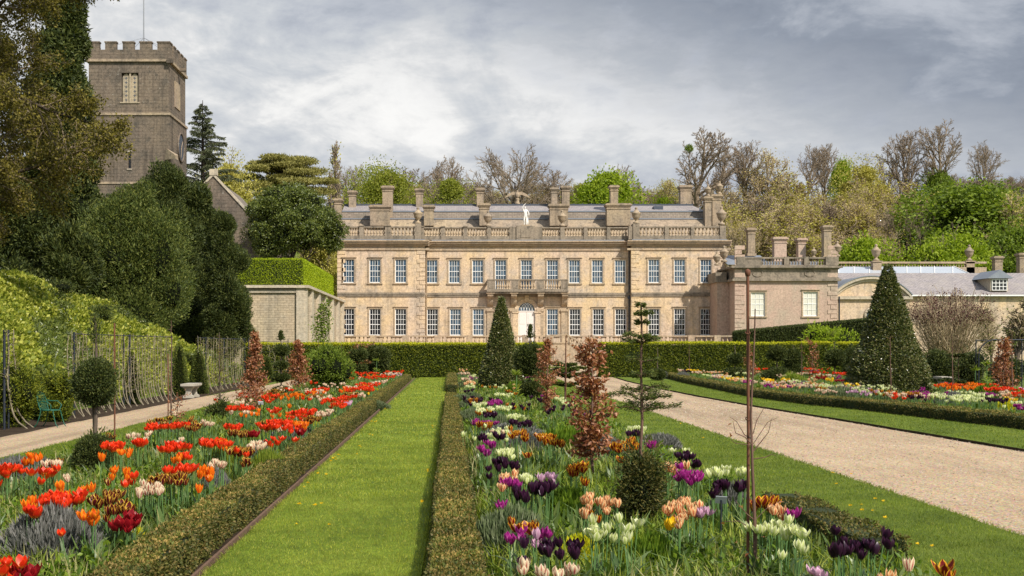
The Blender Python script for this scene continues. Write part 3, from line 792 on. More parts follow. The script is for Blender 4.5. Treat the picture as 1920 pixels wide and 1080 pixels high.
# roof: stone-slate slope, lead ledge, upper purple slope, ridge
ra, rb = XL, 27.75
def rz(py, y): return Z(py, y)
rf = MB(); e0, e1, e2, e3 = HYD + 1.2, HYD + 4.0, HYD + 4.7, HYD + 8.0
z0, z1, z2, z3 = TOP + 0.7, rz(411, e1), rz(397, e2), rz(385, e3)
rf.quad((ra, e0, z0), (rb, e0, z0), (rb - 0.05, e1, z1), (ra, e1, z1), 0)
rf.quad((ra, e1 + 0.06, z1), (rb - 0.05, e1 + 0.06, z1), (rb - 0.12, e2, z2), (ra, e2, z2), 1)
rf.quad((ra, e2 + 0.1, z2), (rb - 0.12, e2 + 0.1, z2), (rb - 1.15, e3, z3), (ra, e3, z3), 2)
rf.quad((rb, e0, z0), (rb, HYD + 14, z0), (rb - 0.05, HYD + 12, z1), (rb - 0.05, e1, z1), 1)
rf.quad((rb - 0.05, e1, z1), (rb - 0.05, HYD + 12, z1), (rb - 0.12, HYD + 11, z2), (rb - 0.12, e2, z2), 1)
rf.quad((rb - 0.12, e2, z2), (rb - 0.12, HYD + 11, z2), (rb - 1.15, HYD + 9, z3), (rb - 1.15, e3, z3), 2)
rf.quad((ra, e3, z3), (rb - 1.15, e3, z3), (rb - 1.15, HYD + 9, z3), (ra, HYD + 9, z3), 1)
rf.quad((ra, HYD + 9, z3), (rb - 1.15, HYD + 9, z3), (rb, HYD + 14, z0), (ra, HYD + 14, z0), 1)
roof = rf.build('roof', [M['chimney'], M['slate2'], M['slate']], house)
rl = MB()
rl.box(ra, rb - 1.1, e3 - 0.2, e3 + 0.25, z3 - 0.06, z3 + 0.12)
for i in range(40):
    x = ra + (rb - 1.3 - ra) * (i + 0.5) / 40
    rl.box(x - 0.05, x + 0.05, e3 - 0.1, e3 + 0.1, z3 + 0.12, z3 + 0.2)
rl.build('ridge', M['darklead'], roof)
rl = MB(); rl.box(ra, rb - 0.02, e1 - 0.12, e1 + 0.06, z1 - 0.02, z1 + 0.10); rl.box(ra, rb - 0.1, e2 - 0.10, e2 + 0.1, z2 - 0.02, z2 + 0.1)
rl.build('flashing', M['lead'], roof)
sk = MB(); x = hx(1252); sk.box(x - 0.5, x + 0.5, e2 + 1.2, e2 + 2.2, z2 + 0.1, z2 + 0.75); sk.build('skylight', M['darklead'], roof)
# chimneys: broad stacks rising from the front slope and slimmer ones on the ridge
def ch(px0, px1, py0, py1, dy, dep=1.0, **k):
    y = HYD + dy
    return stack(house, X(px0, y), X(px1, y), y, Z(py1, y), Z(py0, y), dep, **k)
ch(694, 730, 384, 423, 2.2, 1.3, band=False); ch(717, 736, 348, 412, 4.2, 1.4)
ch(654, 667, 357, 400, 7.0); ch(780, 793, 353, 400, 7.2); ch(795, 813, 384, 423, 2.2, 1.2, band=False)
ch(894, 907, 352, 398, 7.2); ch(899, 917, 381, 423, 2.2, 1.2, band=False)
ch(1031, 1065, 382, 423, 2.2, 1.3, band=False); ch(1034, 1045, 351, 400, 6.6); ch(1054, 1068, 348, 400, 6.6)
ch(1138, 1182, 381, 423, 2.2, 1.3, band=False); ch(1145, 1159, 347, 390, 4.4); ch(1276, 1297, 347, 392, 8.2, 1.2)
ch(1322, 1334, 368, 462, 3.0); ch(1336, 1352, 364, 462, 4.0, 1.2); ch(627, 640, 372, 420, 4.0)
urn(house, X(1328, HYD + 3.4), HYD + 3.5, Z(368, HYD + 3.4), 0.9); urn(house, X(1350, HYD + 4.4), HYD + 4.6, Z(364, HYD + 4.4), 1.0)
# downpipes
dp = MB(); dp.tube([(XB - 0.15, HYD - 0.1, GZ), (XB - 0.15, HYD - 0.1, hz(462)), (XB - 0.5, HYD - 0.5, hz(456))], 0.07, 6); dp.box(XB - 0.3, XB, HYD - 0.22, HYD - 0.01, hz(560), hz(556)); dp.build('downpipe', M['darklead'], house)
dp = MB(); dp.tube([(XA + 0.15, HYD - 0.1, GZ), (XA + 0.15, HYD - 0.1, hz(466)), (XA + 0.6, HYD - 0.5, hz(458))], 0.07, 6); dp.build('downpipe', M['trim'], house)
# door under a round fanlight
dcx, dr = (DX0 + DX1) / 2, (DX1 - DX0) / 2
sur = MB(); a = np.linspace(0, math.pi, 19)
for k in range(18):
    c0, s0, c1, s1 = math.cos(a[k]), math.sin(a[k]), math.cos(a[k + 1]), math.sin(a[k + 1])
    for ra_, rb_, ya in ((dr, dr + 0.22, HYD - 0.06), (dr + 0.22, dr + 0.42, HYD - 0.10)):
        pts = [(dcx + r * c, yy, DZ1 + r * s) for yy in (ya, HYD + 0.05) for r, c, s in ((ra_, c0, s0), (rb_, c0, s0), (rb_, c1, s1), (ra_, c1, s1))]
        sur.add(pts, [(0, 1, 2, 3), (7, 6, 5, 4), (0, 4, 5, 1), (1, 5, 6, 2), (2, 6, 7, 3), (3, 7, 4, 0)])
    # fill between the round arch and the square opening behind it
    if DZ1 + dr * max(s0, s1) < DZA + 5:
        sur.quad((dcx + dr * c0, HYD - 0.004, DZ1 + dr * s0), (dcx + dr * c0, HYD - 0.004, DZ1 + dr + 0.15), (dcx + dr * c1, HYD - 0.004, DZ1 + dr + 0.15), (dcx + dr * c1, HYD - 0.004, DZ1 + dr * s1))
for sx in (-1, 1):
    x = dcx + sx * (dr + 0.28)
    sur.box(x - 0.26, x + 0.26, HYD - 0.13, HYD - 0.003, DZ0, DZ1 - 0.22); sur.box(x - 0.36, x + 0.36, HYD - 0.2, HYD - 0.003, DZ1 - 0.22, DZ1 - 0.02)
sur.box(dcx - 0.2, dcx + 0.2, HYD - 0.22, HYD - 0.11, DZ1 + dr + 0.1, DZ1 + dr + 0.75)
sur.build('door_surround', M['facade'], house)
dd = MB(); e = HYD + 0.09
dd.box(DX0, dcx - 0.01, e, e + 0.06, DZ0, DZ1 - 0.08); dd.box(dcx + 0.01, DX1, e, e + 0.06, DZ0, DZ1 - 0.08); dd.box(DX0, DX1, e - 0.04, e + 0.08, DZ1 - 0.08, DZ1 + 0.02)
for sx in (-1, 1):
    for za, zb in ((0.08, 0.28), (0.34, 0.62), (0.68, 0.94)):
        xc = dcx + sx * dr * 0.52; h = DZ1 - 0.08 - DZ0
        dd.box(xc - dr * 0.34, xc + dr * 0.34, e - 0.02, e, DZ0 + h * za, DZ0 + h * zb)
door = dd.build('door', M['door'], house)
fl = MB(); e = HYD + 0.07
for k in range(18):
    p = [(dcx, e, DZ1 + 0.02), (dcx + dr * math.cos(a[k]), e, DZ1 + dr * math.sin(a[k])), (dcx + dr * math.cos(a[k + 1]), e, DZ1 + dr * math.sin(a[k + 1]))]
    fl.add(p, [(0, 1, 2)])
fan = fl.build('fanlight', M['glass'], house)
fl = MB(); t = np.linspace(0, 1, 9)
for cx in (-0.66, -0.33, 0.0, 0.33, 0.66):
    for sg in (-1, 1):
        pts = []
        for tt in t:
            x = cx + sg * (1 - math.cos(tt * 1.35)) * 0.75; z = math.sin(tt * 1.35) * 0.92
            if x * x + z * z < 0.96:
                pts.append((dcx + x * dr, e - 0.02, DZ1 + 0.03 + z * dr))
        if len(pts) > 2:
            fl.tube(pts, 0.025, 4)
fl.build('glazing_bars', M['white'], fan)
# balcony on consoles
bx0, bx1, by = hx(912), hx(1064), HYD - 1.25
bc = MB()
bc.box(bx0, bx1, by, HYD - 0.003, hz(548), hz(545)); bc.box(bx0 + 0.12, bx1 - 0.12, by + 0.12, HYD - 0.003, hz(551), hz(548)); bc.box(bx0 + 0.06, bx1 - 0.06, by + 0.06, by + 0.36, hz(545), hz(543))
bc.box(bx0 + 0.03, bx1 - 0.03, by + 0.04, by + 0.38, hz(527), hz(524.5))
for a_, b_ in ((912, 929), (957, 972), (1004, 1019), (1049, 1064)):
    bc.box(hx(a_) + 0.05, hx(b_) - 0.05, by + 0.08, by + 0.34, hz(543), hz(527))
    bc.box(hx(a_) + 0.2, hx(b_) - 0.2, by + 0.05, by + 0.085, hz(541), hz(529.5))
for x in (bx0 + 0.2, bx1 - 0.2):
    bc.box(x - 0.14, x + 0.14, by + 0.38, HYD - 0.003, hz(527), hz(524.6)); bc.box(x - 0.14, x + 0.14, by + 0.38, HYD - 0.003, hz(545), hz(543))
balc = bc.build('balcony', M['parapet'], house)
for a_, b_ in ((930, 956), (973, 1003), (1020, 1048)):
    balusters(balc, hx(a_), hx(b_), by + 0.21, hz(543), hz(527) - hz(543), 6, M['trim'])
for px in (919, 963, 1013, 1058):
    cb = MB(); x = hx(px)
    prof = [(0.0, 549.5, 1.1), (0.0, 556, 1.02), (0, 561, 0.62), (0, 567, 0.5), (0, 571, 0.34), (0, 575, 0.05)]
    for (q, pa, da), (q2, pb, db) in zip(prof[:-1], prof[1:]):
        pts = [(x + sx * 0.3, HYD - 0.004, hz(p)) for p in (pa, pb) for sx in (-1, 1)] + [(x + sx * 0.3, HYD - d, hz(p)) for p, d in ((pa, da), (pb, db)) for sx in (-1, 1)]
        cb.add(pts, [(4, 5, 7, 6), (0, 4, 6, 2), (1, 3, 7, 5), (0, 1, 5, 4), (2, 6, 7, 3)])
    cb.box(x - 0.42, x + 0.42, HYD - 1.16, HYD - 0.004, hz(551.2), hz(549.3))
    cb.box(x - 0.32, x + 0.32, HYD - 0.12, HYD - 0.004, GZ, hz(584)); cb.box(x - 0.4, x + 0.4, HYD - 0.22, HYD - 0.004, hz(584), hz(580))
    cb.build('console', M['trim'], house)
# statue on the parapet and the spread-winged bird on the ridge
def figure(loc):
    st = thing('statue', 'slim white standing figure statue with one raised arm on the centre of the parapet', 'statue', loc)
    x, y, z = loc
    MB().box(x - 0.42, x + 0.42, y - 0.36, y + 0.36, z, z + 0.12).build('plinth', M['trim'], st)
    me = bpy.data.meshes.new('figure')
    pts = {'pel': (0, 0, 1.02), 'waist': (0.02, 0, 1.22), 'chest': (0.02, 0, 1.48), 'neck': (0, 0, 1.68), 'head': (-0.03, -0.04, 1.84), 'crown': (-0.03, -0.04, 1.97),
           'ls': (-0.19, 0, 1.56), 'le': (-0.30, -0.08, 1.86), 'lw': (-0.12, -0.1, 2.12), 'lh': (0.02, -0.1, 2.24), 'rs': (0.20, 0, 1.56), 're': (0.34, -0.04, 1.32), 'rw': (0.34, -0.18, 1.12), 'rh': (0.33, -0.22, 1.02),
           'lt': (-0.1, 0, 0.92), 'lk': (-0.13, -0.06, 0.55), 'la': (-0.1, 0.04, 0.2), 'lf': (-0.11, -0.12, 0.15), 'rt': (0.1, 0, 0.92), 'rk': (0.1, 0, 0.54), 'ra': (0.12, 0.02, 0.2), 'rf': (0.14, -0.14, 0.15)}
    rad = dict(pel=.19, waist=.15, chest=.19, neck=.065, head=.115, crown=.07, ls=.085, le=.065, lw=.045, lh=.045, rs=.085, re=.065, rw=.045, rh=.05, lt=.12, lk=.085, la=.055, lf=.05, rt=.12, rk=.085, ra=.055, rf=.05)
    ed = 'pel-waist waist-chest chest-neck neck-head head-crown chest-ls ls-le le-lw lw-lh chest-rs rs-re re-rw rw-rh pel-lt lt-lk lk-la la-lf pel-rt rt-rk rk-ra ra-rf'.split()
    ks = list(pts)
    me.from_pydata([pts[k] for k in ks], [(ks.index(e.split('-')[0]), ks.index(e.split('-')[1])) for e in ed], [])
    me.materials.append(M['statue'])
    o = bpy.data.objects.new('figure', me); COL.objects.link(o); o.parent = st
    o.modifiers.new('skin', 'SKIN')
    for i, k in enumerate(ks):
        sv = me.skin_vertices[0].data[i]; sv.radius = (rad[k], rad[k] * 0.85); sv.use_root = (k == 'pel')
    s_ = o.modifiers.new('sub', 'SUBSURF'); s_.levels = 1; s_.render_levels = 2
    dr_ = MB()
    for i, (a_, r_) in enumerate(((0.0, 0.20), (0.1, 0.24), (0.25, 0.27))):
        pass
    dr_.lathe((x + 0.16, y + 0.08, z + 0.1), [(0.0, 0.05), (0.2, 0.05), (0.16, 0.4), (0.12, 0.8), (0.07, 1.2), (0, 1.45)], 9, sy=0.6)
    dr_.build('drapery', M['statue'], st)
    return st
s = figure((hx(985), HYD, hz(424)))
s.scale = (1.04, 1.04, 1.04)
def bird(loc):
    b = thing('bird_statue', 'brown stone bird with spread wings on a pedestal at the roof ridge', 'statue', loc)
    x, y, z = loc
    MB().lathe(loc, [(0.0, 0), (0.42, 0), (0.40, 0.25), (0.30, 0.35), (0.26, 0.7), (0.34, 0.8), (0.2, 0.95), (0, 0.95)], 8).build('pedestal', M['chimney'], b)
    MB().lathe((x, y, z + 0.9), [(0.0, 0), (0.2, 0.05), (0.36, 0.35), (0.38, 0.6), (0.28, 0.85), (0.16, 0.98), (0.17, 1.1), (0.1, 1.22), (0, 1.25)], 9).build('body', M['chimney'], b)
    for sx in (-1, 1):
        w = MB()
        top = [(0.12, 0.95), (0.6, 1.02), (1.25, 0.72), (1.8, 0.22)]; bot = [(0.12, 0.35), (0.6, 0.55), (1.25, 0.32), (1.8, 0.08)]
        v = [(x + sx * p[0], y + dy, z + 0.9 + p[1]) for dy in (-0.09, 0.09) for row in (top, bot) for p in row]
        fs = []
        for i in range(3):
            fs += [(i, i + 1, 5 + i, 4 + i), (8 + i, 12 + i, 13 + i, 9 + i), (i, 8 + i, 9 + i, i + 1), (4 + i, 5 + i, 13 + i, 12 + i)]
        fs += [(3, 11, 15, 7), (0, 4, 12, 8)]
        w.add(v, fs); w.build('wing', M['chimney'], b)
bird((X(970, HYD + 8.4), HYD + 8.4, z3 + 0.1)); bpy.data.objects['bird_statue'].scale = (0.76, 0.76, 0.76)

# ------------------------------------------------------------------ terrace wall with balusters, and the steps
TY = 121.5
tx = lambda px: X(px, TY)
tz = lambda py: Z(py, TY)
ter = thing('terrace_balustrade', 'long low weathered stone terrace wall topped by a balustrade before the mansion', 'balustrade', (tx(990), TY, 0))
tb = MB()
tb.box(tx(560), tx(1384), TY, TY + 12.2, 0.02, GZ - 0.004); tb.box(tx(560), tx(1030), TY - 0.06, TY + 0.4, GZ, tz(643)); tb.box(tx(1062), tx(1384), TY - 0.06, TY + 0.4, GZ, tz(643))
tb.box(tx(560), tx(1030), TY - 0.04, TY + 0.36, tz(631.5), tz(629)); tb.box(tx(1062), tx(1384), TY - 0.04, TY + 0.36, tz(631.5), tz(629))
piers = [560, 640, 700, 760, 820, 880, 935, 985, 1030, 1062, 1110, 1170, 1232, 1296, 1345, 1384]
for p in piers:
    tb.box(tx(p) - 0.3, tx(p) + 0.3, TY - 0.12, TY + 0.42, tz(643), tz(628.4))
tw = tb.build('terrace_wall', M['trim'], ter)
k = 0
for a_, b_ in zip(piers[:-1], piers[1:]):
    if a_ == 1030 or b_ <= 640:
        continue
    n = int((tx(b_) - tx(a_) - 0.7) / 0.36)
    balusters(tw, tx(a_) + 0.33, tx(b_) - 0.33, TY + 0.16, tz(643), tz(631.5) - tz(643), min(n, 8), M['trim'], 1.2)
stp = thing('garden_steps', 'weathered stone steps with panelled landing wall and sloping balustrade below the terrace', 'steps', (tx(1060), TY - 3, 0))
sw = MB(); SY = TY - 4.2; sx_ = lambda px: X(px, SY); sz = lambda py: Z(py, SY)
sw.box(sx_(1032), sx_(1060), SY, TY - 0.07, 0.02, sz(644)); sw.box(sx_(1030.5), sx_(1061.5), SY - 0.08, TY - 0.07, sz(644), sz(641.5)); sw.box(sx_(1031), sx_(1061), SY - 0.12, TY - 0.07, 0.02, 0.35)
sw.box(sx_(1038), sx_(1051), SY - 0.04, SY - 0.001, sz(676), sz(655)); sw.box(sx_(1031.5), sx_(1038), SY - 0.06, SY + 0.3, sz(641.5), sz(629)); sw.box(sx_(1054), sx_(1060.5), SY - 0.06, SY + 0.3, sz(641.5), sz(629)); sw.box(sx_(1031), sx_(1061), SY - 0.08, SY + 0.34, sz(629), sz(627.3))
xa, xb = sx_(1060), sx_(1118); za, zb = sz(643), 0.35
sw.add([(xa, SY, 0.02), (xb, SY, 0.02), (xb, SY, zb), (xa, SY, za), (xa, SY + 0.45, 0.02), (xb, SY + 0.45, 0.02), (xb, SY + 0.45, zb), (xa, SY + 0.45, za)], [(0, 1, 2, 3), (7, 6, 5, 4), (3, 2, 6, 7), (1, 5, 6, 2)])
for px in (1068, 1080, 1092):
    zt = za + (zb - za) * (px - 1060) / 58
    sw.box(sx_(px), sx_(px + 8), SY - 0.03, SY - 0.001, 0.5, max(0.7, zt - 0.5 - 0.2))
hr = 0.78
sw.add([(xa, SY + dy, za + hr + dz_) for dy in (0.04, 0.4) for dz_ in (0, 0.14)] + [(xb, SY + dy, zb + hr + dz_) for dy in (0.04, 0.4) for dz_ in (0, 0.14)], [(0, 4, 5, 1), (2, 3, 7, 6), (1, 5, 7, 3), (0, 2, 6, 4), (4, 6, 7, 5)])
sw.box(xb - 0.05, xb + 0.45, SY - 0.03, SY + 0.5, 0.02, zb + hr + 0.3)
for i in range(10):
    x0_ = xa + (xb - xa) * i / 10; sw.box(x0_, xb - 0.05, SY + 0.46, SY + 2.4, 0.02 + 0.001 * i, za - (za - 0.1) * (i + 1) / 10)
sobj = sw.build('landing_wall', M['trim'], stp)
me_b = baluster_mesh(hr, M['trim'], 1.1)
for i in range(9):
    t_ = (i + 0.5) / 9; o = bpy.data.objects.new('baluster', me_b); COL.objects.link(o); o.parent = sobj
    o.location = (xa + (xb - xa) * t_ - ORG[sobj.name][0], SY + 0.22 - ORG[sobj.name][1], za + (zb - za) * t_ + 0.02 - ORG[sobj.name][2])

# ------------------------------------------------------------------ pink side wing
WY = 126.0
wx = lambda px: X(px, WY)
wz = lambda py: Z(py, WY)
wing = thing('side_wing', 'lower pinkish stone wing with two white blinded sash windows beside the mansion', 'house wing', (wx(1468), WY, 0))
W0, W1, WT = wx(1378), wx(1570), wz(527)
wo = [(wx(1408), wx(1434.5), wz(593), wz(548)), (wx(1506), wx(1533), wz(593), wz(547))]
mb = MB(); openings_wall(mb, W0, W1, 0, WT, WY, wo)
mb.quad((W0, WY + 12, 0), (W0, WY, 0), (W0, WY, WT), (W0, WY + 12, WT)); mb.quad((W1, WY, 0), (W1, WY + 12, 0), (W1, WY + 12, WT), (W1, WY, WT)); mb.box(W0 + 0.01, W1 - 0.01, WY + 0.3, WY + 12, 0, WT)
mb.box(wx(1355), W0, WY + 2.6, WY + 6.9, 0, WT)
mb.build('wall', M['wing'], wing)
for o in wo:
    sash(wing, o, WY, 3, 4, M['glass'], blind=True)
quoin(W0 - 0.03, WY, 1, 1.0, 0.7, wing, 'wing'); quoin(W1 + 0.03, WY, -1, 1.0, 0.7, wing, 'wing')
pa = MB()
for dz0, dz1, pr in ((527, 523, 0.3), (523, 520.5, 0.16), (505, 502.5, 0.16), (502.5, 499, 0.42)):
    pa.box(W0 - pr, W1 + pr, WY - pr, WY + 0.5, wz(dz0), wz(dz1)); pa.box(W0 - pr, W0 + 0.4, WY + 0.5, WY + 7, wz(dz0), wz(dz1))
pa.box(W0 - 0.05, W1 + 0.05, WY - 0.05, WY + 0.5, wz(520.5), wz(505)); pa.box(W0 - 0.05, W0 + 0.4, WY + 0.5, WY + 7, wz(520.5), wz(505))
pa.box(wx(1355) - 0.2, W0 - 0.3, WY + 2.4, WY + 6.8, wz(527), wz(508))
for px in (1420, 1518):
    a_ = np.linspace(0, 2 * np.pi, 17)
    pa.tube([(wx(px) + 0.5 * math.cos(t_), WY - 0.07, wz(512.5) + 0.32 * math.sin(t_)) for t_ in a_], 0.05, 5)
pa.box(W0, W1, WY - 0.1, WY + 0.4, wz(499), wz(497)); pa.box(W0, W1, WY - 0.08, WY + 0.36, wz(485), wz(482))
pb = [(1381, 1397), (1470, 1479), (1507, 1516), (1548, 1572)]
for a_, b_ in pb:
    pa.box(wx(a_), wx(b_), WY - 0.12, WY + 0.42, wz(497), wz(481.3))
pa.box(wx(1397), wx(1428), WY - 0.02, WY + 0.3, wz(497), wz(485))
wp = pa.build('parapet', M['parapet'], wing)
for a_, b_, n in ((1428, 1470, 8), (1479, 1507, 5), (1516, 1548, 6)):
    balusters(wp, wx(a_), wx(b_), WY + 0.14, wz(497), wz(485) - wz(497), n, M['parapet'])
def chw(px0, px1, py0, py1, dy, **k):
    y = WY + dy
    return stack(wing, X(px0, y), X(px1, y), y, Z(py1, y), Z(py0, y), 0.9, **k)
chw(1403, 1416, 427, 480, 5); chw(1452, 1475, 444, 490, 4, mat='wing'); chw(1497, 1511, 446, 490, 4, mat='wing', cap=True); chw(1545, 1559, 422, 486, 2)
for px, py, s_ in ((1571, 481, 1.1), (1527, 483, 0.75), (1370, 488, 1.2), (1356, 494, 1.0)):
    urn(wing, wx(px), WY + (0.2 if px > 1400 else 3), wz(py), s_)
r_ = MB(); y_ = WY + 5
r_.add([(wx(1385), y_, wz(490)), (wx(1470), y_, wz(490)), (wx(1462), y_ + 3, wz(468)), (wx(1378), y_ + 3, wz(468)), (wx(1462), y_ + 5, wz(468)), (wx(1378), y_ + 5, wz(468)), (wx(1470), y_ + 6, wz(490))], [(0, 1, 2, 3), (3, 2, 4, 5), (1, 6, 4, 2)])
r_.box(wx(1440), wx(1545), WY + 2, WY + 5, wz(496), wz(488))
r_.build('roof', M['lead'], wing)
dp = MB(); dp.tube([(W1 + 0.15, WY - 0.1, 0), (W1 + 0.15, WY - 0.1, wz(556))], 0.08, 6); dp.build('downpipe', M['iron'], wing)

# ------------------------------------------------------------------ service range with arched gable, slate roof, skylight and dormer
RY = 128.0
qx = lambda px: X(px, RY)
qz = lambda py: Z(py, RY)
ran = thing('service_range', 'long low range with purple slate roof, arched gable, roof lights and a small dormer', 'outbuilding', (qx(1740), RY, 0))
mb = MB(); mb.box(qx(1574), qx(1990), RY + 0.6, RY + 14, 0, qz(552)); gx0, gx1, gcx = qx(1556), qx(1702), qx(1629)
gy0, gzb, gzt = RY - 0.6, qz(556), qz(522)
mb.box(W1 + 0.25, gx1, gy0, RY + 0.6, 0, gzb)
hw, rise = (gx1 - gx0) / 2, gzt - gzb
R_ = (hw * hw + rise * rise) / (2 * rise); th = math.asin(hw / R_); aa = np.linspace(-th, th, 25)
arc = [(gcx + R_ * math.sin(t_), gzt - R_ + R_ * math.cos(t_)) for t_ in aa]
n_ = len(arc)
mb.add([(x, gy0 + 0.02, z) for x, z in arc], [tuple(range(n_))])
mb.build('wall', M['facade'], ran)
tr = MB()
def arcband(r0, r1, ya, yb):
    for t0_, t1_ in zip(aa[:-1], aa[1:]):
        q = [(gcx + r * math.sin(t_), y, gzt - R_ + r * math.cos(t_)) for y in (ya, yb) for r, t_ in ((r0, t0_), (r1, t0_), (r1, t1_), (r0, t1_))]
        tr.add(q, [(0, 3, 2, 1), (4, 5, 6, 7), (1, 2, 6, 5), (0, 4, 7, 3)])
arcband(R_ - 0.35, R_ - 0.1, gy0 - 0.12, gy0 + 0.3); arcband(R_ - 0.1, R_ + 0.16, gy0 - 0.36, gy0 + 0.5)
tr.box(gx0 - 0.2, gx1 + 0.2, gy0 - 0.3, gy0 + 0.015, gzb - 0.3, gzb)
tr.build('arched_cornice', M['ashlar'], ran)
tr = MB(); arcband(R_ + 0.16, R_ + 0.24, gy0 - 0.42, gy0 + 6); tr.build('arched_roof', M['lead'], ran)
a_ = np.linspace(0, 2 * np.pi, 25)
wc = (qx(1632), gy0 - 0.03, qz(592)); wr = 0.62
rw = MB().tube([(wc[0] + (wr + 0.12) * math.cos(t_), wc[1], wc[2] + (wr + 0.12) * math.sin(t_)) for t_ in a_], 0.16, 6).build('round_window', M['ashlar'], ran)
MB().add([(wc[0] + wr * math.cos(t_), wc[1] - 0.01, wc[2] + wr * math.sin(t_)) for t_ in a_[:-1]], [tuple(range(24))]).build('pane', M['glass'], rw)
mb = MB(); mb.quad((qx(1560), RY + 0.2, qz(553)), (qx(1990), RY + 0.2, qz(553)), (qx(1990), RY + 6.5, Z(512, RY + 6.5)), (qx(1572), RY + 6.5, Z(512, RY + 6.5)), 0)
mb.box(qx(1572), qx(1990), RY + 6.5, RY + 12, 3, Z(512, RY + 6.5)); mb.box(qx(1700), qx(1990), RY + 0.1, RY + 0.3, qz(555), qz(552.6), 1)
rr = mb.build('roof', [M['slate'], M['white']], ran)
s0 = MB(); y0_, y1_ = RY + 6.6, RY + 9.5
s0.quad((qx(1572), y0_, Z(513, y0_)), (X(1818, y0_), y0_, Z(513, y0_)), (X(1790, y1_), y1_, Z(500, y1_)), (qx(1572), y1_, Z(500, y1_)))
s0.add([(X(1818, y0_), y0_, Z(513, y0_)), (X(1818, y0_), y1_ + 2, Z(513, y0_)), (X(1790, y1_), y1_, Z(500, y1_))], [(0, 1, 2)])
s0.build('roof_light', M['skylight'], rr)
s1 = MB()
for px in (1572, 1601, 1630, 1659, 1700, 1726, 1752, 1786, 1817):
    t_ = 0 if px < 1815 else 28
    s1.segs([(X(px, y0_), y0_ - 0.02, Z(513, y0_) + 0.03)], [(X(px - t_ , y1_), y1_, Z(500, y1_) + 0.03)], 0.05, 0.05, 4)
s1.build('glazing_bars', M['white'], rr)
py_ = RY + 13
bp = MB(); bp.box(X(1572, py_), X(1850, py_), py_, py_ + 0.4, Z(494, py_), Z(490.5, py_)); bp.box(X(1572, py_), X(1850, py_), py_, py_ + 0.4, 3, Z(501, py_))
rbp = bp.build('rear_balustrade', M['trim'], ran)
balusters(rbp, X(1576, py_), X(1812, py_), py_ + 0.2, Z(501, py_), Z(494, py_) - Z(501, py_), 46, M['trim'], 1.3)
for px, s_ in ((1645, 1.3), (1820, 1.3)):
    y = RY + 8 if px == 1645 else py_
    MB().box(X(px, y) - 0.45, X(px, y) + 0.45, y, y + 0.8, Z(512, y), Z(491, y)).box(X(px, y) - 0.55, X(px, y) + 0.55, y - 0.1, y + 0.9, Z(491, y), Z(489, y)).build('pier', M['chimney'], ran)
    urn(ran, X(px, y), y + 0.4, Z(489, y), s_)
stack(ran, X(1866, py_), X(1880, py_), py_, 6, Z(480, py_), 0.9); stack(ran, X(1912, py_), X(1930, py_), py_, 6, Z(474, py_), 0.9)
dm = MB(); y = RY + 0.9; x0_, x1_ = X(1857, y), X(1890, y)
dm.box(x0_, x1_, y, y + 4, Z(546, y), Z(522, y)); dr_ = dm.build('dormer', M['ashlar'], ran)
dm = MB(); xm = (x0_ + x1_) / 2
dm.add([(x0_ - 0.45, y - 0.3, Z(522, y)), (xm, y - 0.3, Z(506, y)), (x1_ + 0.45, y - 0.3, Z(522, y)), (x0_ - 0.45, y + 4.5, Z(522, y)), (xm, y + 4.5, Z(506, y)), (x1_ + 0.45, y + 4.5, Z(522, y))], [(0, 2, 1), (0, 1, 4, 3), (1, 2, 5, 4), (0, 3, 5, 2)])
dm.build('roof', M['lead'], dr_)
dm = MB(); dm.box(x0_ + 0.15, x1_ - 0.15, y - 0.06, y - 0.01, Z(544, y), Z(524, y)); dm.build('pane', M['glassd'], dr_)
dm = MB()
for i in range(5):
    x = x0_ + 0.15 + (x1_ - x0_ - 0.3) * i / 4; dm.box(x - 0.03, x + 0.03, y - 0.09, y - 0.062, Z(544, y), Z(524, y))
for i in range(4):
    z = Z(544, y) + (Z(524, y) - Z(544, y)) * i / 3; dm.box(x0_ + 0.15, x1_ - 0.15, y - 0.095, y - 0.064, z - 0.03, z + 0.03)
dm.build('frame', M['white'], dr_)

M['belfry'] = stone_mat('pale_pierced_stone', (0.40, 0.33, 0.22), (0.36, 0.29, 0.21), (0.27, 0.235, 0.18), 0.6, (2, 2), 0.0, 0.4)
# ------------------------------------------------------------------ church tower and gabled nave
CY = 110.0
cx_ = lambda px: X(px, CY)
cz = lambda py: Z(py, CY)
chu = thing('church', 'brown battlemented stone church tower with flagpole rising behind dark yews', 'church', (cx_(240), CY, 0))
C0, C1 = cx_(163), cx_(318); CD = C1 - C0
so = [(cx_(240), cx_(245.5), cz(316), cz(285))]
bo = [(cx_(227), cx_(259), cz(191), cz(136))]
mb = MB(); openings_wall(mb, C0, C1, 0, cz(213), CY, so, 0.4)
openings_wall(mb, C0 + 0.12, C1 - 0.12, cz(213), cz(112), CY + 0.12, bo, 0.35)
for x, e in ((C0, 0), (C1, 0)):
    mb.quad((x, CY, 0), (x, CY + CD, 0), (x, CY + CD, cz(213)), (x, CY, cz(213)))
    xx = x + (0.12 if x == C0 else -0.12)
    mb.quad((xx, CY + 0.12, cz(213)), (xx, CY + CD, cz(213)), (xx, CY + CD, cz(112)), (xx, CY + 0.12, cz(112)))
mb.box(C0 + 0.3, C1 - 0.3, CY + 0.6, CY + CD, 0, cz(110))
mb.build('tower_wall', M['tower'], chu)
for pa_, pb_, pr in ((216, 211.5, 0.10), (115.5, 110.7, 0.10), (345, 341, 0.08)):
    MB().box(C0 - pr, C1 + pr, CY - pr, CY + CD + pr, cz(pa_), cz(pb_)).build('string_course', M['chimney'], chu)
mb = MB(); th_ = 0.45
zb_, zt_ = cz(110.5), cz(93)
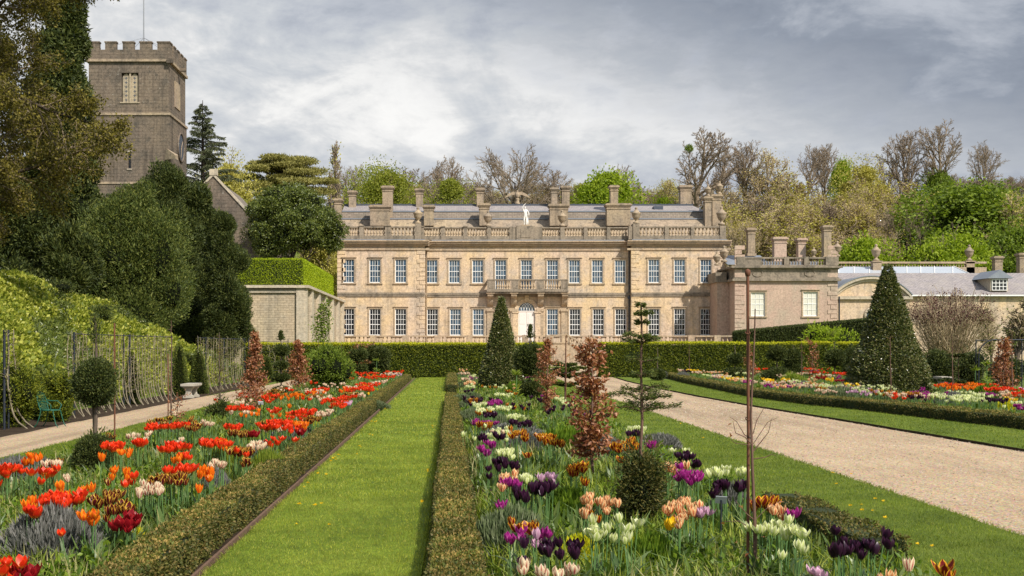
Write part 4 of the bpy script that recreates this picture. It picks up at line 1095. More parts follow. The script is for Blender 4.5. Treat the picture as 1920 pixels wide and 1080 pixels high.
mb.box(C0, C1, CY, CY + th_, zb_, zt_); mb.box(C0, C0 + th_, CY + th_, CY + CD, zb_, zt_); mb.box(C1 - th_, C1, CY + th_, CY + CD, zb_, zt_); mb.box(C0 + th_, C1 - th_, CY + CD - th_, CY + CD, zb_, zt_)
for k, (a_, b_) in enumerate(((163, 186), (197, 218), (230, 251), (262, 284), (295, 318))):
    for yy in (CY, CY + CD - th_):
        mb.box(cx_(a_), cx_(b_), yy, yy + th_, zt_, cz(80)); mb.box(cx_(a_) - 0.05, cx_(b_) + 0.05, yy - 0.06, yy + th_ + 0.06, cz(80), cz(77.5))
    f0, f1 = (a_ - 163) / 155, (b_ - 163) / 155
    for xx in (C0, C1 - th_):
        y0_, y1_ = CY + max(CD * f0, th_ + 0.02), CY + min(CD * f1, CD - th_ - 0.02)
        mb.box(xx, xx + th_, y0_, y1_, zt_, cz(80)); mb.box(xx - 0.06, xx + th_ + 0.06, y0_, y1_, cz(80) , cz(77.5) - 0.003)
mb.box(C1 + 0.1, C1 + 0.65, CY + CD * 0.5, CY + CD * 0.5 + 0.3, cz(117), cz(111)); mb.box(C1 - 0.2, C1 + 0.35, CY - 0.3, CY - 0.02, cz(119), cz(111))
mb.build('parapet', M['tower'], chu)
bw = MB(); bx0, bx1, bz0, bz1 = bo[0]; y = CY + 0.3; xm = (bx0 + bx1) / 2; wl = (bx1 - bx0) / 2
for s_ in (0, 1):
    a_ = bx0 + s_ * wl + 0.07; b_ = bx0 + (s_ + 1) * wl - 0.07
    bw.box(a_, b_, y, y + 0.08, bz0, bz1 - 0.32)
    bw.add([(a_, y, bz1 - 0.32), (b_, y, bz1 - 0.32), ((a_ * .25 + b_ * .75), y, bz1 - 0.1), ((a_ + b_) / 2, y, bz1 - 0.02), ((a_ * .75 + b_ * .25), y, bz1 - 0.1)], [(0, 1, 2, 3, 4)])
bw.box(xm - 0.07, xm + 0.07, y - 0.12, y + 0.1, bz0, bz1)
bw.box(bx0 - 0.1, bx1 + 0.1, CY + 0.04, CY + 0.3, bz0 - 0.10, bz0)
bwo = bw.build('belfry_window', M['belfry'], chu)
for s_ in (0, 1):
    xc = bx0 + (s_ + 0.5) * wl
    for j in range(6):
        z = bz0 + 0.22 + j * (bz1 - bz0 - 0.5) / 5.4
        t_ = np.linspace(0, 2 * np.pi, 33)[:-1]
        r_ = 0.085 + 0.045 * np.cos(4 * t_)
        MB().add([(xc + r * math.cos(k), y - 0.006, z + r * math.sin(k)) for k, r in zip(t_, r_)], [tuple(range(32))]).build('piercing', M['darklead'], bwo)
sl = MB().box(so[0][0] + 0.01, so[0][1] - 0.01, CY + 0.3, CY + 0.4, so[0][2], so[0][3]).build('slit_window', M['darklead'], chu)
MB().box(cx_(238), cx_(247.5), CY - 0.04, CY - 0.002, cz(285), cz(282)).box(cx_(238), cx_(247.5), CY - 0.06, CY - 0.002, cz(319), cz(316)).build('surround', M['towertrim'], sl)
ck = MB(); yc, zc = CY + CD * 0.62, cz(262); a_ = np.linspace(0, 2 * np.pi, 25)
ck.tube([(C1 + 0.06, yc + 1.25 * math.cos(t_), zc + 1.25 * math.sin(t_)) for t_ in a_], 0.09, 6); cko = ck.build('clock', M['tower'], chu)
MB().add([(C1 + 0.05, yc + 1.15 * math.cos(t_), zc + 1.15 * math.sin(t_)) for t_ in a_[:-1]], [tuple(range(24))]).build('dial', M['darklead'], cko)
hd = MB(); hd.segs([(C1 + 0.1, yc, zc)] * 2, [(C1 + 0.1, yc + 0.5, zc + 0.6), (C1 + 0.1, yc - 0.2, zc - 0.9)], 0.05, 0.03, 4); hd.build('hands', M['chimney'], cko)
wn = MB().box(C1 - 0.16, C1 - 0.05, CY + CD * .35, CY + CD * .65, cz(190), cz(140)); wn.build('louvre_window', M['chimney'], chu)
bt = MB(); bt.add([(cx_(309), CY - 0.02, cz(300)), (cx_(333), CY - 0.9, cz(300)), (cx_(333), CY - 0.9, cz(294)), (cx_(312), CY - 0.02, cz(278)), (cx_(333), CY + 0.2, cz(300)), (cx_(333), CY + 0.2, cz(290))], [(0, 1, 2, 3), (1, 4, 5, 2), (2, 5, 3)]); bt.build('buttress', M['chimney'], chu)
fp = MB(); fx = cx_(251); fy = CY + CD / 2; fz = cz(78)
fp.tube([(fx, fy, cz(112)), (fx, fy, cz(40)), (fx, fy, cz(-60))], [0.075, 0.06, 0.045], 8)
fp.segs([(fx, fy, cz(52))] * 4, [(fx - 2.2, fy - 2.0, fz), (fx + 1.9, fy - 1.6, fz), (fx - 2, fy + 2, fz), (fx + 2, fy + 2, fz)], 0.018, 0.018, 4)
fp.build('flagpole', M['pole'], chu)
NY = 104.0; gcx_ = X(400, NY); gz_ = Z(330, NY); hw_ = 4.6; ez = gz_ - hw_ * 1.08
mb = MB(); mb.add([(gcx_ - hw_, NY, 4), (gcx_ + hw_, NY, 4), (gcx_ + hw_, NY, ez), (gcx_, NY, gz_), (gcx_ - hw_, NY, ez)], [(0, 1, 2, 3, 4)]); mb.quad((gcx_ + hw_, NY, 4), (gcx_ + hw_, NY + 14, 4), (gcx_ + hw_, NY + 14, ez), (gcx_ + hw_, NY, ez))
mb.build('nave_wall', M['tower'], chu)
mb = MB(); mb.quad((gcx_ + hw_ + .1, NY + 0.35, ez - .1), (gcx_ + hw_ + .1, NY + 14, ez - .1), (gcx_, NY + 14, gz_ - .12), (gcx_, NY + 0.35, gz_ - .12)); mb.quad((gcx_, NY + 0.35, gz_ - .12), (gcx_, NY + 14, gz_ - .12), (gcx_ - hw_, NY + 14, ez), (gcx_ - hw_, NY + 0.35, ez)); mb.build('nave_roof', M['slate2'], chu)
mb = MB()
for s_ in (-1, 1):
    mb.add([(gcx_, y, gz_ + dz_) for y in (NY - 0.1, NY + 0.4) for dz_ in (0, 0.25)] + [(gcx_ + s_ * (hw_ + 0.3), y, ez - 0.3 + dz_) for y in (NY - 0.1, NY + 0.4) for dz_ in (0, 0.25)], [(0, 4, 5, 1), (2, 3, 7, 6), (1, 5, 7, 3), (4, 6, 7, 5), (0, 2, 6, 4)])
mb.box(gcx_ - 0.3, gcx_ + 0.3, NY - 0.14, NY + 0.44, gz_ + 0.05, gz_ + 0.55)
mb.build('coping', M['ashlar'], chu)

# ------------------------------------------------------------------ garden retaining wall
GY = 80.0
kx = lambda px: X(px, GY)
kz = lambda py: Z(py, GY)
rw_ = thing('retaining_wall', 'pale stone retaining wall with flat pilasters and coping under a clipped hedge', 'wall', (kx(515), GY, 0))
RX, RT_ = kx(571), kz(540)
mb = MB(); mb.box(-24.0, RX, GY, 107.5, 0, RT_); mb.box(-24.0, -13.0, 107.5, 126, 0, RT_ - 0.01); mb.build('wall', M['wall'], rw_)
mb = MB()
for a_, b_ in ((455, 468), (556, 571.3)):
    mb.box(kx(a_), kx(b_), GY - 0.16, GY - 0.002, 0, RT_)
for i, yy in enumerate((82.5, 87, 92, 97, 102, 106.3)):
    mb.box(RX + 0.002, RX + 0.2, yy, yy + 1.1, 0, RT_)
mb.box(RX + 0.002, RX + 0.14, GY - 0.14, GY + 0.5, 0, RT_)
mb.build('pilasters', M['ashlar'], rw_)
mb = MB(); mb.box(-24.0, RX + 0.3, GY - 0.3, GY + 0.6, RT_, RT_ + 0.17); mb.box(RX - 0.5, RX + 0.3, GY + 0.6, 107.6, RT_, RT_ + 0.17); mb.box(-24.0, RX + 0.2, GY - 0.12, GY - 0.002, RT_ - 0.3, RT_ - 0.12); mb.build('coping', M['ashlar'], rw_)
# ------------------------------------------------------------------ trees: branching skeletons and leafy crowns
def rot_about(v, ax, a):
    ax = ax / max(np.linalg.norm(ax), 1e-9)
    return v * math.cos(a) + np.cross(ax, v) * math.sin(a) + ax * np.dot(ax, v) * (1 - math.cos(a))
def grow(rng, L, r, S, p0=(0, 0, 0), d0=(0, 0, 1)):
    """returns arrays start, end, r0, r1, level of tapered segments"""
    out_ = []
    ml = len(S['n'])
    def br(p, d, L, r, lev):
        k = S.get('k', [6, 4, 3, 2, 2, 2])[lev]
        pts = [p]; ds = [d]; rr = [r]
        tap = 0.25 if lev == 0 else 0.3
        for i in range(k):
            d = d + rng.normal(0, S['wob'][lev], 3); d[2] += S['up'][lev]
            d = d / np.linalg.norm(d)
            p = p + d * L / k
            pts.append(p); ds.append(d); rr.append(r * (1 - (1 - tap) * (i + 1) / k))
            out_.append((pts[-2], p, rr[-2], rr[-1], lev))
        if lev < ml:
            n = S['n'][lev]; t0 = S['t0'][lev]; phi = rng.uniform(0, 6.28)
            for j in range(n):
                t = min(t0 + (1 - t0) * (j + rng.uniform(0.1, 0.9)) / n, 0.995)
                f = t * k; i = int(f); q = pts[i] + (pts[i + 1] - pts[i]) * (f - i); dd = ds[i + 1]; rq = rr[i] + (rr[i + 1] - rr[i]) * (f - i)
                perp = np.cross(dd, [0.3, 0.7, 0.2]); perp /= np.linalg.norm(perp)
                phi += 2.4 + rng.normal(0, 0.4)
                perp = rot_about(perp, dd, phi)
                ang = S['ang'][lev] * rng.uniform(0.7, 1.25) * (1.15 - 0.35 * t)
                nd_ = dd * math.cos(ang) + perp * math.sin(ang)
                sh = S.get('shape', lambda t: 1 - 0.5 * t)(t) if lev == 0 else 1 - 0.45 * t
                br(q, nd_, L * S['len'][lev] * sh * rng.uniform(0.75, 1.2), min(rq * 0.75, r * S['rad'][lev]), lev + 1)
    br(np.array(p0, float), np.array(d0, float), L, r, 0)
    P0 = np.array([o[0] for o in out_]); P1 = np.array([o[1] for o in out_])
    return P0, P1, np.array([o[2] for o in out_]), np.array([o[3] for o in out_]), np.array([o[4] for o in out_])
def skeleton(mb, sk, lo, hi, n=4, minr=0.0, m=0):
    a, b, r0, r1, lv = sk
    s = (lv >= lo) & (lv <= hi)
    mb.segs(a[s], b[s], np.maximum(r0[s], minr), np.maximum(r1[s], minr * 0.8), n, m)
def tip_points(rng, sk, lev, per, jit, t0=0.0):
    a, b, r0, r1, lv = sk
    s = lv >= lev
    a, b = a[s], b[s]
    i = rng.integers(0, len(a), int(len(a) * per))
    t = rng.uniform(t0, 1, (len(i), 1))
    c = a[i] * (1 - t) + b[i] * t + rng.normal(0, jit, (len(i), 3))
    return c, (b - a)[i] / np.maximum(np.linalg.norm((b - a)[i], axis=1, keepdims=True), 1e-6)
def blob_points(rng, k, c, rad, lump=0.25, freq=2.2, seed=0, shell=0.22, flat=1.0, zmin=-1.0):
    """points in the outer shell of a lumpy ellipsoid, and their outward directions"""
    d = rng.normal(size=(k, 3)); d /= np.linalg.norm(d, axis=1, keepdims=True)
    d = d[d[:, 2] > zmin]
    rr = 1 + lump * sinnoise(d, seed, freq, 3)
    rr = rr * (1 - shell * np.abs(rng.normal(0, 1, len(d))) ** 1.2 * 0.8)
    return np.asarray(c) + d * rr[:, None] * np.asarray(rad), d
def lumpy_core(mb, c, rad, seed, lump=0.25, freq=2.2, k=0.8, m=0, nu=28, nv=18):
    u = np.linspace(0, 2 * np.pi, nu, endpoint=False); v = np.linspace(0, np.pi, nv)
    uu, vv = np.meshgrid(u, v)
    d = np.stack([np.sin(vv) * np.cos(uu), np.sin(vv) * np.sin(uu), np.cos(vv)], -1).reshape(-1, 3)
    rr = (1 + lump * sinnoise(d, seed, freq, 3)) * k
    f = [(i * nu + j, (i + 1) * nu + j, (i + 1) * nu + (j + 1) % nu, i * nu + (j + 1) % nu) for i in range(nv - 1) for j in range(nu)]
    mb.add(np.asarray(c) + d * rr[:, None] * np.asarray(rad), f, m, True)

SB = dict(n=[18, 8, 6, 6], t0=[0.25, 0.25, 0.2, 0.15], ang=[0.75, 0.7, 0.7, 0.6], len=[0.62, 0.55, 0.52, 0.55], rad=[0.42, 0.5, 0.5, 0.6], wob=[0.05, 0.10, 0.14, 0.18, 0.2], up=[0.03, 0.10, 0.06, 0.04, 0.02])
def size_of(mb):
    v = np.concatenate(mb.V)
    return float(np.percentile(v[:, 2], 99.8)), float(np.percentile(np.abs(v[:, :2]), 95) * 2)
def make_bare(seed, h=16.0, name='bare_tree', bark='twig', up=0.10, ang=0.75, leafmat=None, leafn=0, wide=1.0, leafsz=0.16, jit=0.25, levels=4, fat=1.0, trunkmat='bark', tw=1.0, t0=0.25, shape=None):
    rng = np.random.default_rng(seed)
    S = dict(SB); S['up'] = [0.03, up, up * 0.6, 0.04, 0.0]; S['ang'] = [ang, 0.7, 0.7, 0.6]; S['len'] = [0.62 * wide, 0.55, 0.52, 0.55]
    S['n'] = SB['n'][:levels]; S['t0'] = [t0, 0.25, 0.2, 0.15]
    if shape: S['shape'] = shape
    sk = grow(rng, h * 0.86, h * 0.022 * fat, S)
    top = max(sk[1][:, 2].max(), 1e-3)
    sc = h / top
    sk = (sk[0] * sc, sk[1] * sc, sk[2], sk[3], sk[4])
    tr_ = MB(); skeleton(tr_, sk, 0, 1, 6)
    cr = MB(); skeleton(cr, sk, 2, 2, 4, 0.034); skeleton(cr, sk, 3, 3, 3, 0.026 * tw); skeleton(cr, sk, 4, 4, 3, 0.019 * tw)
    if leafmat:
        c, d = tip_points(rng, sk, 2, leafn / max((sk[4] >= 2).sum(), 1), jit)
        cl = sinnoise(c, seed + 3, 0.55, 2)
        c = c[rng.uniform(-0.8, 0.9, len(c)) < cl + 0.35]
        cr.leaves(c, leafsz, leafsz * 0.65, rng, m=1)
    return (name, tr_.mesh('trunk', M[trunkmat]), cr.mesh('crown', [M[bark]] + ([M[leafmat]] if leafmat else [])), size_of(cr))
def make_leafy(seed, h, w, leafmat, name='leafy_tree', n=26000, lobes=16, leafsz=0.26, zlo=0.15, bark='twig', open_=0.3, core=False):
    """trunk and limbs carrying many lumpy leaf clumps"""
    rng = np.random.default_rng(seed)
    S = dict(SB); S['n'] = [9, 5, 4]; S['up'] = [0.03, 0.12, 0.06, 0.03]; S['len'] = [0.5, 0.5, 0.5]
    sk = grow(rng, h * 0.82, h * 0.022, S)
    tr_ = MB(); skeleton(tr_, sk, 0, 1, 6)
    cr = MB(); skeleton(cr, sk, 2, 3, 3, 0.02)
    for i in range(lobes):
        u = rng.uniform(0, 1); z = h * (zlo + (1 - zlo) * (0.12 + 0.76 * u))
        rr = math.sin(math.pi * min(1, (0.18 + 0.80 * u)) ** 0.9) ** 0.6
        a = rng.uniform(0, 6.28); q = rng.uniform(0.25, 0.95) * rr * w * 0.36
        s_ = w * rng.uniform(0.13, 0.22) * (1.1 - 0.4 * u)
        c, d = blob_points(rng, int(n / lobes), (q * math.cos(a), q * math.sin(a), z), (s_, s_, s_ * 0.75), 0.35, 2.5, seed * 50 + i, 0.4)
        cr.leaves(c, leafsz, leafsz * 0.6, rng, dirs=d * 0.6, m=1)
    c, d = blob_points(rng, int(n * open_), (0, 0, h * (zlo + (1 - zlo) * 0.5)), (w * 0.46, w * 0.46, h * (1 - zlo) * 0.48), 0.3, 2.6, seed + 7, 0.35)
    cr.leaves(c, leafsz, leafsz * 0.6, rng, dirs=d * 0.6, m=1)
    return (name, tr_.mesh('trunk', M['bark']), cr.mesh('crown', [M[bark], M[leafmat]]), size_of(cr))
def plant(tpl, loc, label, cat='tree', group=None, rz=0.0, s=1.0):
    name, tm, cm = tpl[:3]
    t = thing(name, label, cat, loc, group)
    t.rotation_euler = (0, 0, rz); t.scale = (s,) * 3 if isinstance(s, (int, float)) else s
    for n_, me in (('trunk', tm), ('crown', cm)):
        if me is not None:
            o = bpy.data.objects.new(n_, me); COL.objects.link(o); o.parent = t
    return t

T = {}
T['bareA'] = make_bare(11, 16, up=0.13, ang=0.62, wide=0.85)
T['bareB'] = make_bare(12, 16, up=0.08, ang=0.85, wide=1.1)
TALL = lambda t: 0.35 + 0.65 * math.sin(math.pi * min(1, max(0, (t - 0.42) / 0.62)) ** 0.9)
T['tall'] = make_bare(28, 20, up=0.10, ang=0.75, wide=0.5, t0=0.46, shape=TALL, trunkmat='twig')
T['tallB'] = make_bare(29, 20, up=0.11, ang=0.7, wide=0.5, t0=0.36, shape=TALL, trunkmat='twig')
T['bareC'] = make_bare(13, 16, up=0.16, ang=0.5, wide=0.7)
T['brown'] = make_bare(14, 16, up=0.04, ang=0.95, wide=1.25, name='round_bare_tree')
T['tanA'] = make_bare(15, 16, bark='twigtan', up=0.12, ang=0.7, wide=0.85, leafmat='tan', leafn=4300, tw=1.15, name='budding_tree', leafsz=0.2, jit=0.45)
T['tanB'] = make_bare(16, 16, bark='twigtan', up=0.10, ang=0.8, wide=1.0, leafmat='tan', leafn=5200, tw=1.15, name='budding_tree', leafsz=0.2, jit=0.5)
T['oliveA'] = make_bare(17, 16, bark='twigtan', up=0.10, ang=0.75, wide=0.9, leafmat='olive', leafn=7500, tw=1.1, name='budding_tree', leafsz=0.22, jit=0.5)
T['oliveB'] = make_leafy(18, 14, 9, 'olive', n=15000, leafsz=0.24)
T['ygreen'] = make_leafy(19, 13, 11, 'ygreen', name='spring_tree', n=26000, leafsz=0.22, lobes=22)
T['ygreenB'] = make_leafy(24, 13, 10, 'ygreen', name='spring_tree', n=20000, leafsz=0.22, lobes=18)
T['green'] = make_leafy(20, 15, 12, 'green', name='leafy_tree', n=30000, leafsz=0.34, lobes=26)
T['greenB'] = make_leafy(25, 15, 11, 'green', name='leafy_tree', n=26000, leafsz=0.34, lobes=20)
T['bright'] = make_leafy(21, 12, 10, 'bright', name='leafy_tree', n=22000, leafsz=0.32, lobes=20)
T['tanC'] = make_bare(27, 16, bark='twigtan', up=0.18, ang=0.5, wide=0.62, leafmat='olive', leafn=3600, name='budding_tree', leafsz=0.2, jit=0.35, tw=1.15, trunkmat='palebark')
T['slender'] = make_bare(22, 12, up=0.25, ang=0.4, wide=0.45, leafmat='olive', leafn=3000, name='slender_tree')
def hill_tree(kind_, px, top, wpx, y, label, group=None, seed=0, hs=None):
    """one tree standing on the hillside at distance y, its top at image row `top`"""
    x = X(px, y); gz_ = float(ground_z(x, y)); zt = Z(top, y)
    base_h, base_w = T[kind_][3]
    h = max(zt - gz_, 4.0)
    w = wpx * y / F * (0.85 if kind_.startswith('tall') else 1.2)
    return plant(T[kind_], (x, y, gz_ - 0.2), label, 'tree', group, seed * 1.7, (w / base_w, w / base_w, h / base_h))
rngT = np.random.default_rng(8)
HT = [  # kind, px, top, width, distance, label
 ('slender', 637, 263, 34, 170, 'slender twiggy tree with thin pale leaves rising above the left end of the mansion roof'),
 ('brown', 662, 308, 62, 235, 'rounded bare tree behind the slender twiggy tree at the left of the mansion'),
 ('ygreen', 716, 305, 112, 215, 'yellow green dome of spring foliage behind the leftmost broad chimney'),
 ('bareA', 762, 312, 60, 245, 'bare tree between the two yellow green domes behind the mansion roof'),
 ('bareC', 803, 298, 46, 240, 'narrow bare tree just left of the tallest bare crown behind the mansion'),
 ('bareB', 853, 289, 92, 225, 'wide bare tree spreading above the smaller yellow green dome'),
 ('ygreenB', 842, 335, 100, 205, 'smaller yellow green tree behind the middle chimneys of the mansion'),
 ('brown', 972, 276, 150, 215, 'broad bare brown tree directly behind the stone bird on the roof'),
 ('bareB', 905, 330, 60, 232, 'low bare tree left of the broad brown tree behind the mansion'),
 ('bareA', 1040, 318, 60, 240, 'bare tree at the right flank of the broad brown tree'),
 ('ygreenB', 1084, 344, 50, 220, 'small yellow green tree left of the bright green crown'),
 ('bright', 1140, 318, 92, 205, 'vivid green leafy tree above the right half of the mansion roof'),
 ('bareB', 1172, 306, 86, 228, 'dark spreading bare tree peeping out behind the vivid green tree'),
 ('bareC', 1216, 338, 46, 240, 'small bare tree right of the vivid green tree'),
 ('oliveA', 1254, 338, 62, 215, 'olive budding tree behind the far right ridge chimney'),
 ('bright', 1243, 366, 46, 208, 'low bright green tree beside the olive one behind the roof'),
 ('tallB', 1303, 236, 128, 205, 'tallest wide bare tree with mistletoe above the right end of the mansion'),
 ('tall', 1390, 262, 88, 215, 'tall bare tree next right from the one with mistletoe'),
 ('bareC', 1345, 276, 50, 225, 'narrow bare tree squeezed between two tall bare ones'),
 ('tanA', 1450, 284, 84, 212, 'tan budding tree standing between two groups of bare crowns on the ridge'),
 ('tallB', 1513, 268, 62, 220, 'left one of the twin bare crowns on the middle of the wooded ridge'),
 ('tall', 1545, 266, 64, 222, 'right one of the twin bare crowns on the middle of the wooded ridge'),
 ('bright', 1580, 296, 34, 215, 'tiny fresh green crown on the ridge between bare trees'),
 ('oliveB', 1618, 293, 76, 205, 'rounded olive green tree breaking the ridge line'),
 ('bareB', 1665, 290, 66, 218, 'bare tree just left of the tall bare trunk pair'),
 ('tall', 1703, 240, 84, 205, 'tall bare tree with a long clear trunk, left of the ivy clad one'),
 ('tallB', 1768, 225, 100, 206, 'tallest bare tree on the ridge with ivy climbing its trunk'),
 ('tall', 1838, 266, 60, 214, 'lone pointed bare tree on the falling end of the ridge'),
 ('green', 1765, 318, 60, 204, 'ivy green crown at the foot of the tallest bare tree'),
 ('green', 1800, 345, 180, 178, 'large fresh green tree filling the slope above the service range'),
 ('greenB', 1740, 372, 110, 186, 'dense darker green tree at the left flank of the large green one'),
 ('greenB', 1872, 352, 120, 190, 'green tree behind the large fresh green one near the picture edge'),
 ('oliveA', 1912, 362, 100, 172, 'golden olive tree at the right picture edge above the service range'),
 ('brown', 1700, 392, 110, 176, 'rounded brown bare thicket tree above the roof lights'),
 ('bright', 1622, 440, 92, 160, 'fresh green bushy tree behind the roof lights of the service range'),
 ('bright', 1800, 432, 90, 158, 'bright green sapling crown before the large green tree'),
 ('bright', 1745, 452, 74, 156, 'low bright green tree behind the pier urn on the service range'),
 ('greenB', 1900, 420, 100, 160, 'green tree behind the rightmost chimney of the service range'),
]
for i, (k_, px, top, w_, y_, lab) in enumerate(HT):
    hill_tree(k_, px, top, w_, y_, lab, seed=i)
# budding trees massed on the slope behind the wing
G1 = 'tan budding trees massed on the slope'
rows = [(186, 388, 1362, 1720, 9, 96), (196, 366, 1350, 1716, 9, 92), (176, 420, 1375, 1700, 8, 84), (207, 346, 1370, 1735, 8, 84)]
i = 0
for y_, top, p0_, p1_, n_, w_ in rows:
    for j in range(n_):
        px = p0_ + (p1_ - p0_) * (j + rngT.uniform(0.2, 0.8)) / n_
        k_ = ['tanB', 'tanC', 'tanA', 'oliveA', 'tanC', 'bareA'][(i * 3 + j) % 6]
        hill_tree(k_, px, top + rngT.uniform(-26, 30), w_ * rngT.uniform(0.8, 1.25), y_ + rngT.uniform(-4, 4), 'tan and olive budding tree in the wooded slope behind the pink wing', G1, seed=i + 60)
        i += 1
# brown woodland behind the mansion roof
G2 = 'brown trees behind the mansion roof'
for j in range(17):
    px = 655 + 640 * (j + rngT.uniform(0.15, 0.85)) / 17
    hill_tree(['brown', 'tanA', 'brown', 'oliveA'][j % 4], px, rngT.uniform(335, 358), rngT.uniform(60, 86), rngT.uniform(228, 250), 'brown half bare tree in the background wood behind the mansion roof', G2, seed=j + 130)
G3 = 'distant bare trees on the far hilltop'
for j in range(11):
    px = 1775 + 200 * j / 10
    hill_tree('brown', px, rngT.uniform(322, 342), rngT.uniform(46, 64), rngT.uniform(262, 285), 'distant bare brown tree on the far hilltop behind the green trees', G3, seed=j + 170)
T_m = MB(); 
mx, my = X(1292, 205), 205; mz = Z(278, 205)
c, d = blob_points(np.random.default_rng(4), 700, (mx, my, mz), (0.75, 0.75, 0.7), 0.2, 2, 3, 0.4)
T_m.leaves(c, 0.22, 0.12, np.random.default_rng(5), m=0)
tag(T_m.build('mistletoe', M['green'], org=(mx, my, mz)), 'small dark green mistletoe ball in the tallest tree by the mansion', 'mistletoe')

# ------------------------------------------------------------------ yews, cedars and the evergreen oak beside the church
def yew(name, label, px, y, ztop, wpx, lobes, seed, matn='yew', n=60000, sz=0.2, zb=None, depth=None, pointed=False, up=0.5):
    rng = np.random.default_rng(seed)
    x = X(px, y); g = float(ground_z(x, y)) if zb is None else zb
    w = wpx * y / F; h = ztop - g
    t = thing(name, label, 'tree', (x, y, g))
    tb_ = MB(); tb_.tube([(x, y, g - 0.2), (x + 0.1, y, g + h * 0.35), (x, y, g + h * 0.8)], [w * 0.06, w * 0.045, 0.03], 8)
    cr = MB()
    for i in range(lobes):
        u = (i + rng.uniform(0, 1)) / lobes
        z = g + h * (0.10 + 0.80 * u)
        prof = (1 - u ** 1.6) ** 0.75 if pointed else math.sqrt(max(0.03, 1 - (1.75 * (u - 0.36)) ** 2)) if u > 0.36 else 0.82 + 0.18 * u / 0.36
        a = rng.uniform(0, 6.28) if i % 3 else rng.uniform(3.4, 6.0)
        q = prof * w * 0.5 * rng.uniform(0.35, 0.72)
        s_ = w * rng.uniform(0.16, 0.26) * (0.55 + 0.5 * prof)
        cc = (x + q * math.cos(a), y + q * math.sin(a) * (depth or 1.0), z)
        rad = (s_, s_, min(s_ * rng.uniform(0.9, 1.3), h * 0.3))
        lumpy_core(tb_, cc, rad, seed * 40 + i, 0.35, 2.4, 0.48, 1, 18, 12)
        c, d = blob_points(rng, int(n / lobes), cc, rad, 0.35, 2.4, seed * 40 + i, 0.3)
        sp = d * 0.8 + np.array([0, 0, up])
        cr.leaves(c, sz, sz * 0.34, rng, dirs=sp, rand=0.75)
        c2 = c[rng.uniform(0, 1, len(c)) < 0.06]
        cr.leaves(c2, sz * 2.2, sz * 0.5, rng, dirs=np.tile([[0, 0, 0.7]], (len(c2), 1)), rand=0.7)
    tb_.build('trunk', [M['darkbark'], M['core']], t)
    cr.build('crown', M[matn], t)
    return t
yew('yew_tree', 'broad dark green yew spreading on the bank below the church tower', 252, 58, Z(352, 58), 270, 40, 31, 'yew', 170000, 0.125, zb=1.2)
yew('yew_tree', 'taller pointed dark yew directly before the church tower base', 316, 72, Z(292, 72), 215, 34, 32, 'yewd', 130000, 0.15, zb=1.0, pointed=True)
yew('yew_tree', 'dark upright yew at the left corner of the garden wall', 420, 67, Z(378, 67), 112, 30, 33, 'yewd', 100000, 0.13, zb=0.2, depth=1.0)
yew('yew_tree', 'dark yew filling the gap between the pointed yew and the wall yew', 368, 73, Z(330, 73), 150, 30, 39, 'yewd', 80000, 0.18, zb=0.5)
yew('conifer', 'tall dark conifer behind the olive budded tree, hiding the left edge of the tower', 118, 62, Z(-70, 62), 200, 40, 34, 'yewd', 110000, 0.22, zb=4, pointed=True, up=-0.1)
yew('yew_tree', 'dark yew mass at the foot of the church tower behind the broad yew', 205, 90, Z(372, 90), 240, 26, 44, 'yewd', 60000, 0.22, zb=4)
yew('yew_bush', 'dark shrub mass on the bank behind the overhanging tree trunk', 20, 60, Z(330, 60), 190, 24, 45, 'yewd', 50000, 0.2, zb=3)
yew('yew_bush', 'low dark yew mass on the bank under the olive budded tree', 128, 52, Z(420, 52), 120, 18, 35, 'yewd', 45000, 0.17, zb=2.5)
def holm():
    rng = np.random.default_rng(41); y = 100.0; x = X(553, y); g = RT_
    t = thing('evergreen_oak', 'round topped evergreen oak with glossy dark leaves above the clipped lime hedge', 'tree', (x, y, g))
    S = dict(SB); S['n'] = [8, 5, 4]; S['t0'] = [0.2, 0.2, 0.2]; S['len'] = [0.7, 0.5, 0.5]; S['ang'] = [1.0, 0.7, 0.7]
    sk = grow(rng, 5.2, 0.3, S, (x, y, g - 0.1))
    tb_ = MB(); skeleton(tb_, sk, 0, 3, 5, 0.03)
    cr = MB(); cz_, hw_ = Z(424, y), 4.4
    for i in range(64):
        d = rng.normal(size=3); d /= np.linalg.norm(d); d[2] = d[2] if d[2] > -0.75 else -d[2]
        q = rng.uniform(0.45, 0.82)
        cc = np.array([x, y, cz_]) + d * q * np.array([hw_, hw_, 3.2]); s_ = rng.uniform(0.7, 1.35)
        lumpy_core(tb_, cc, (s_, s_, s_ * 0.8), 400 + i, 0.35, 2.4, 0.6, 1, 16, 10)
        c, dd = blob_points(rng, 1500, cc, (s_, s_, s_ * 0.8), 0.35, 2.4, 400 + i, 0.35)
        cr.leaves(c, 0.17, 0.09, rng, dirs=dd * 0.6)
    tb_.build('trunk', [M['darkbark'], M['core']], t); cr.build('crown', M['oak'], t)
holm()
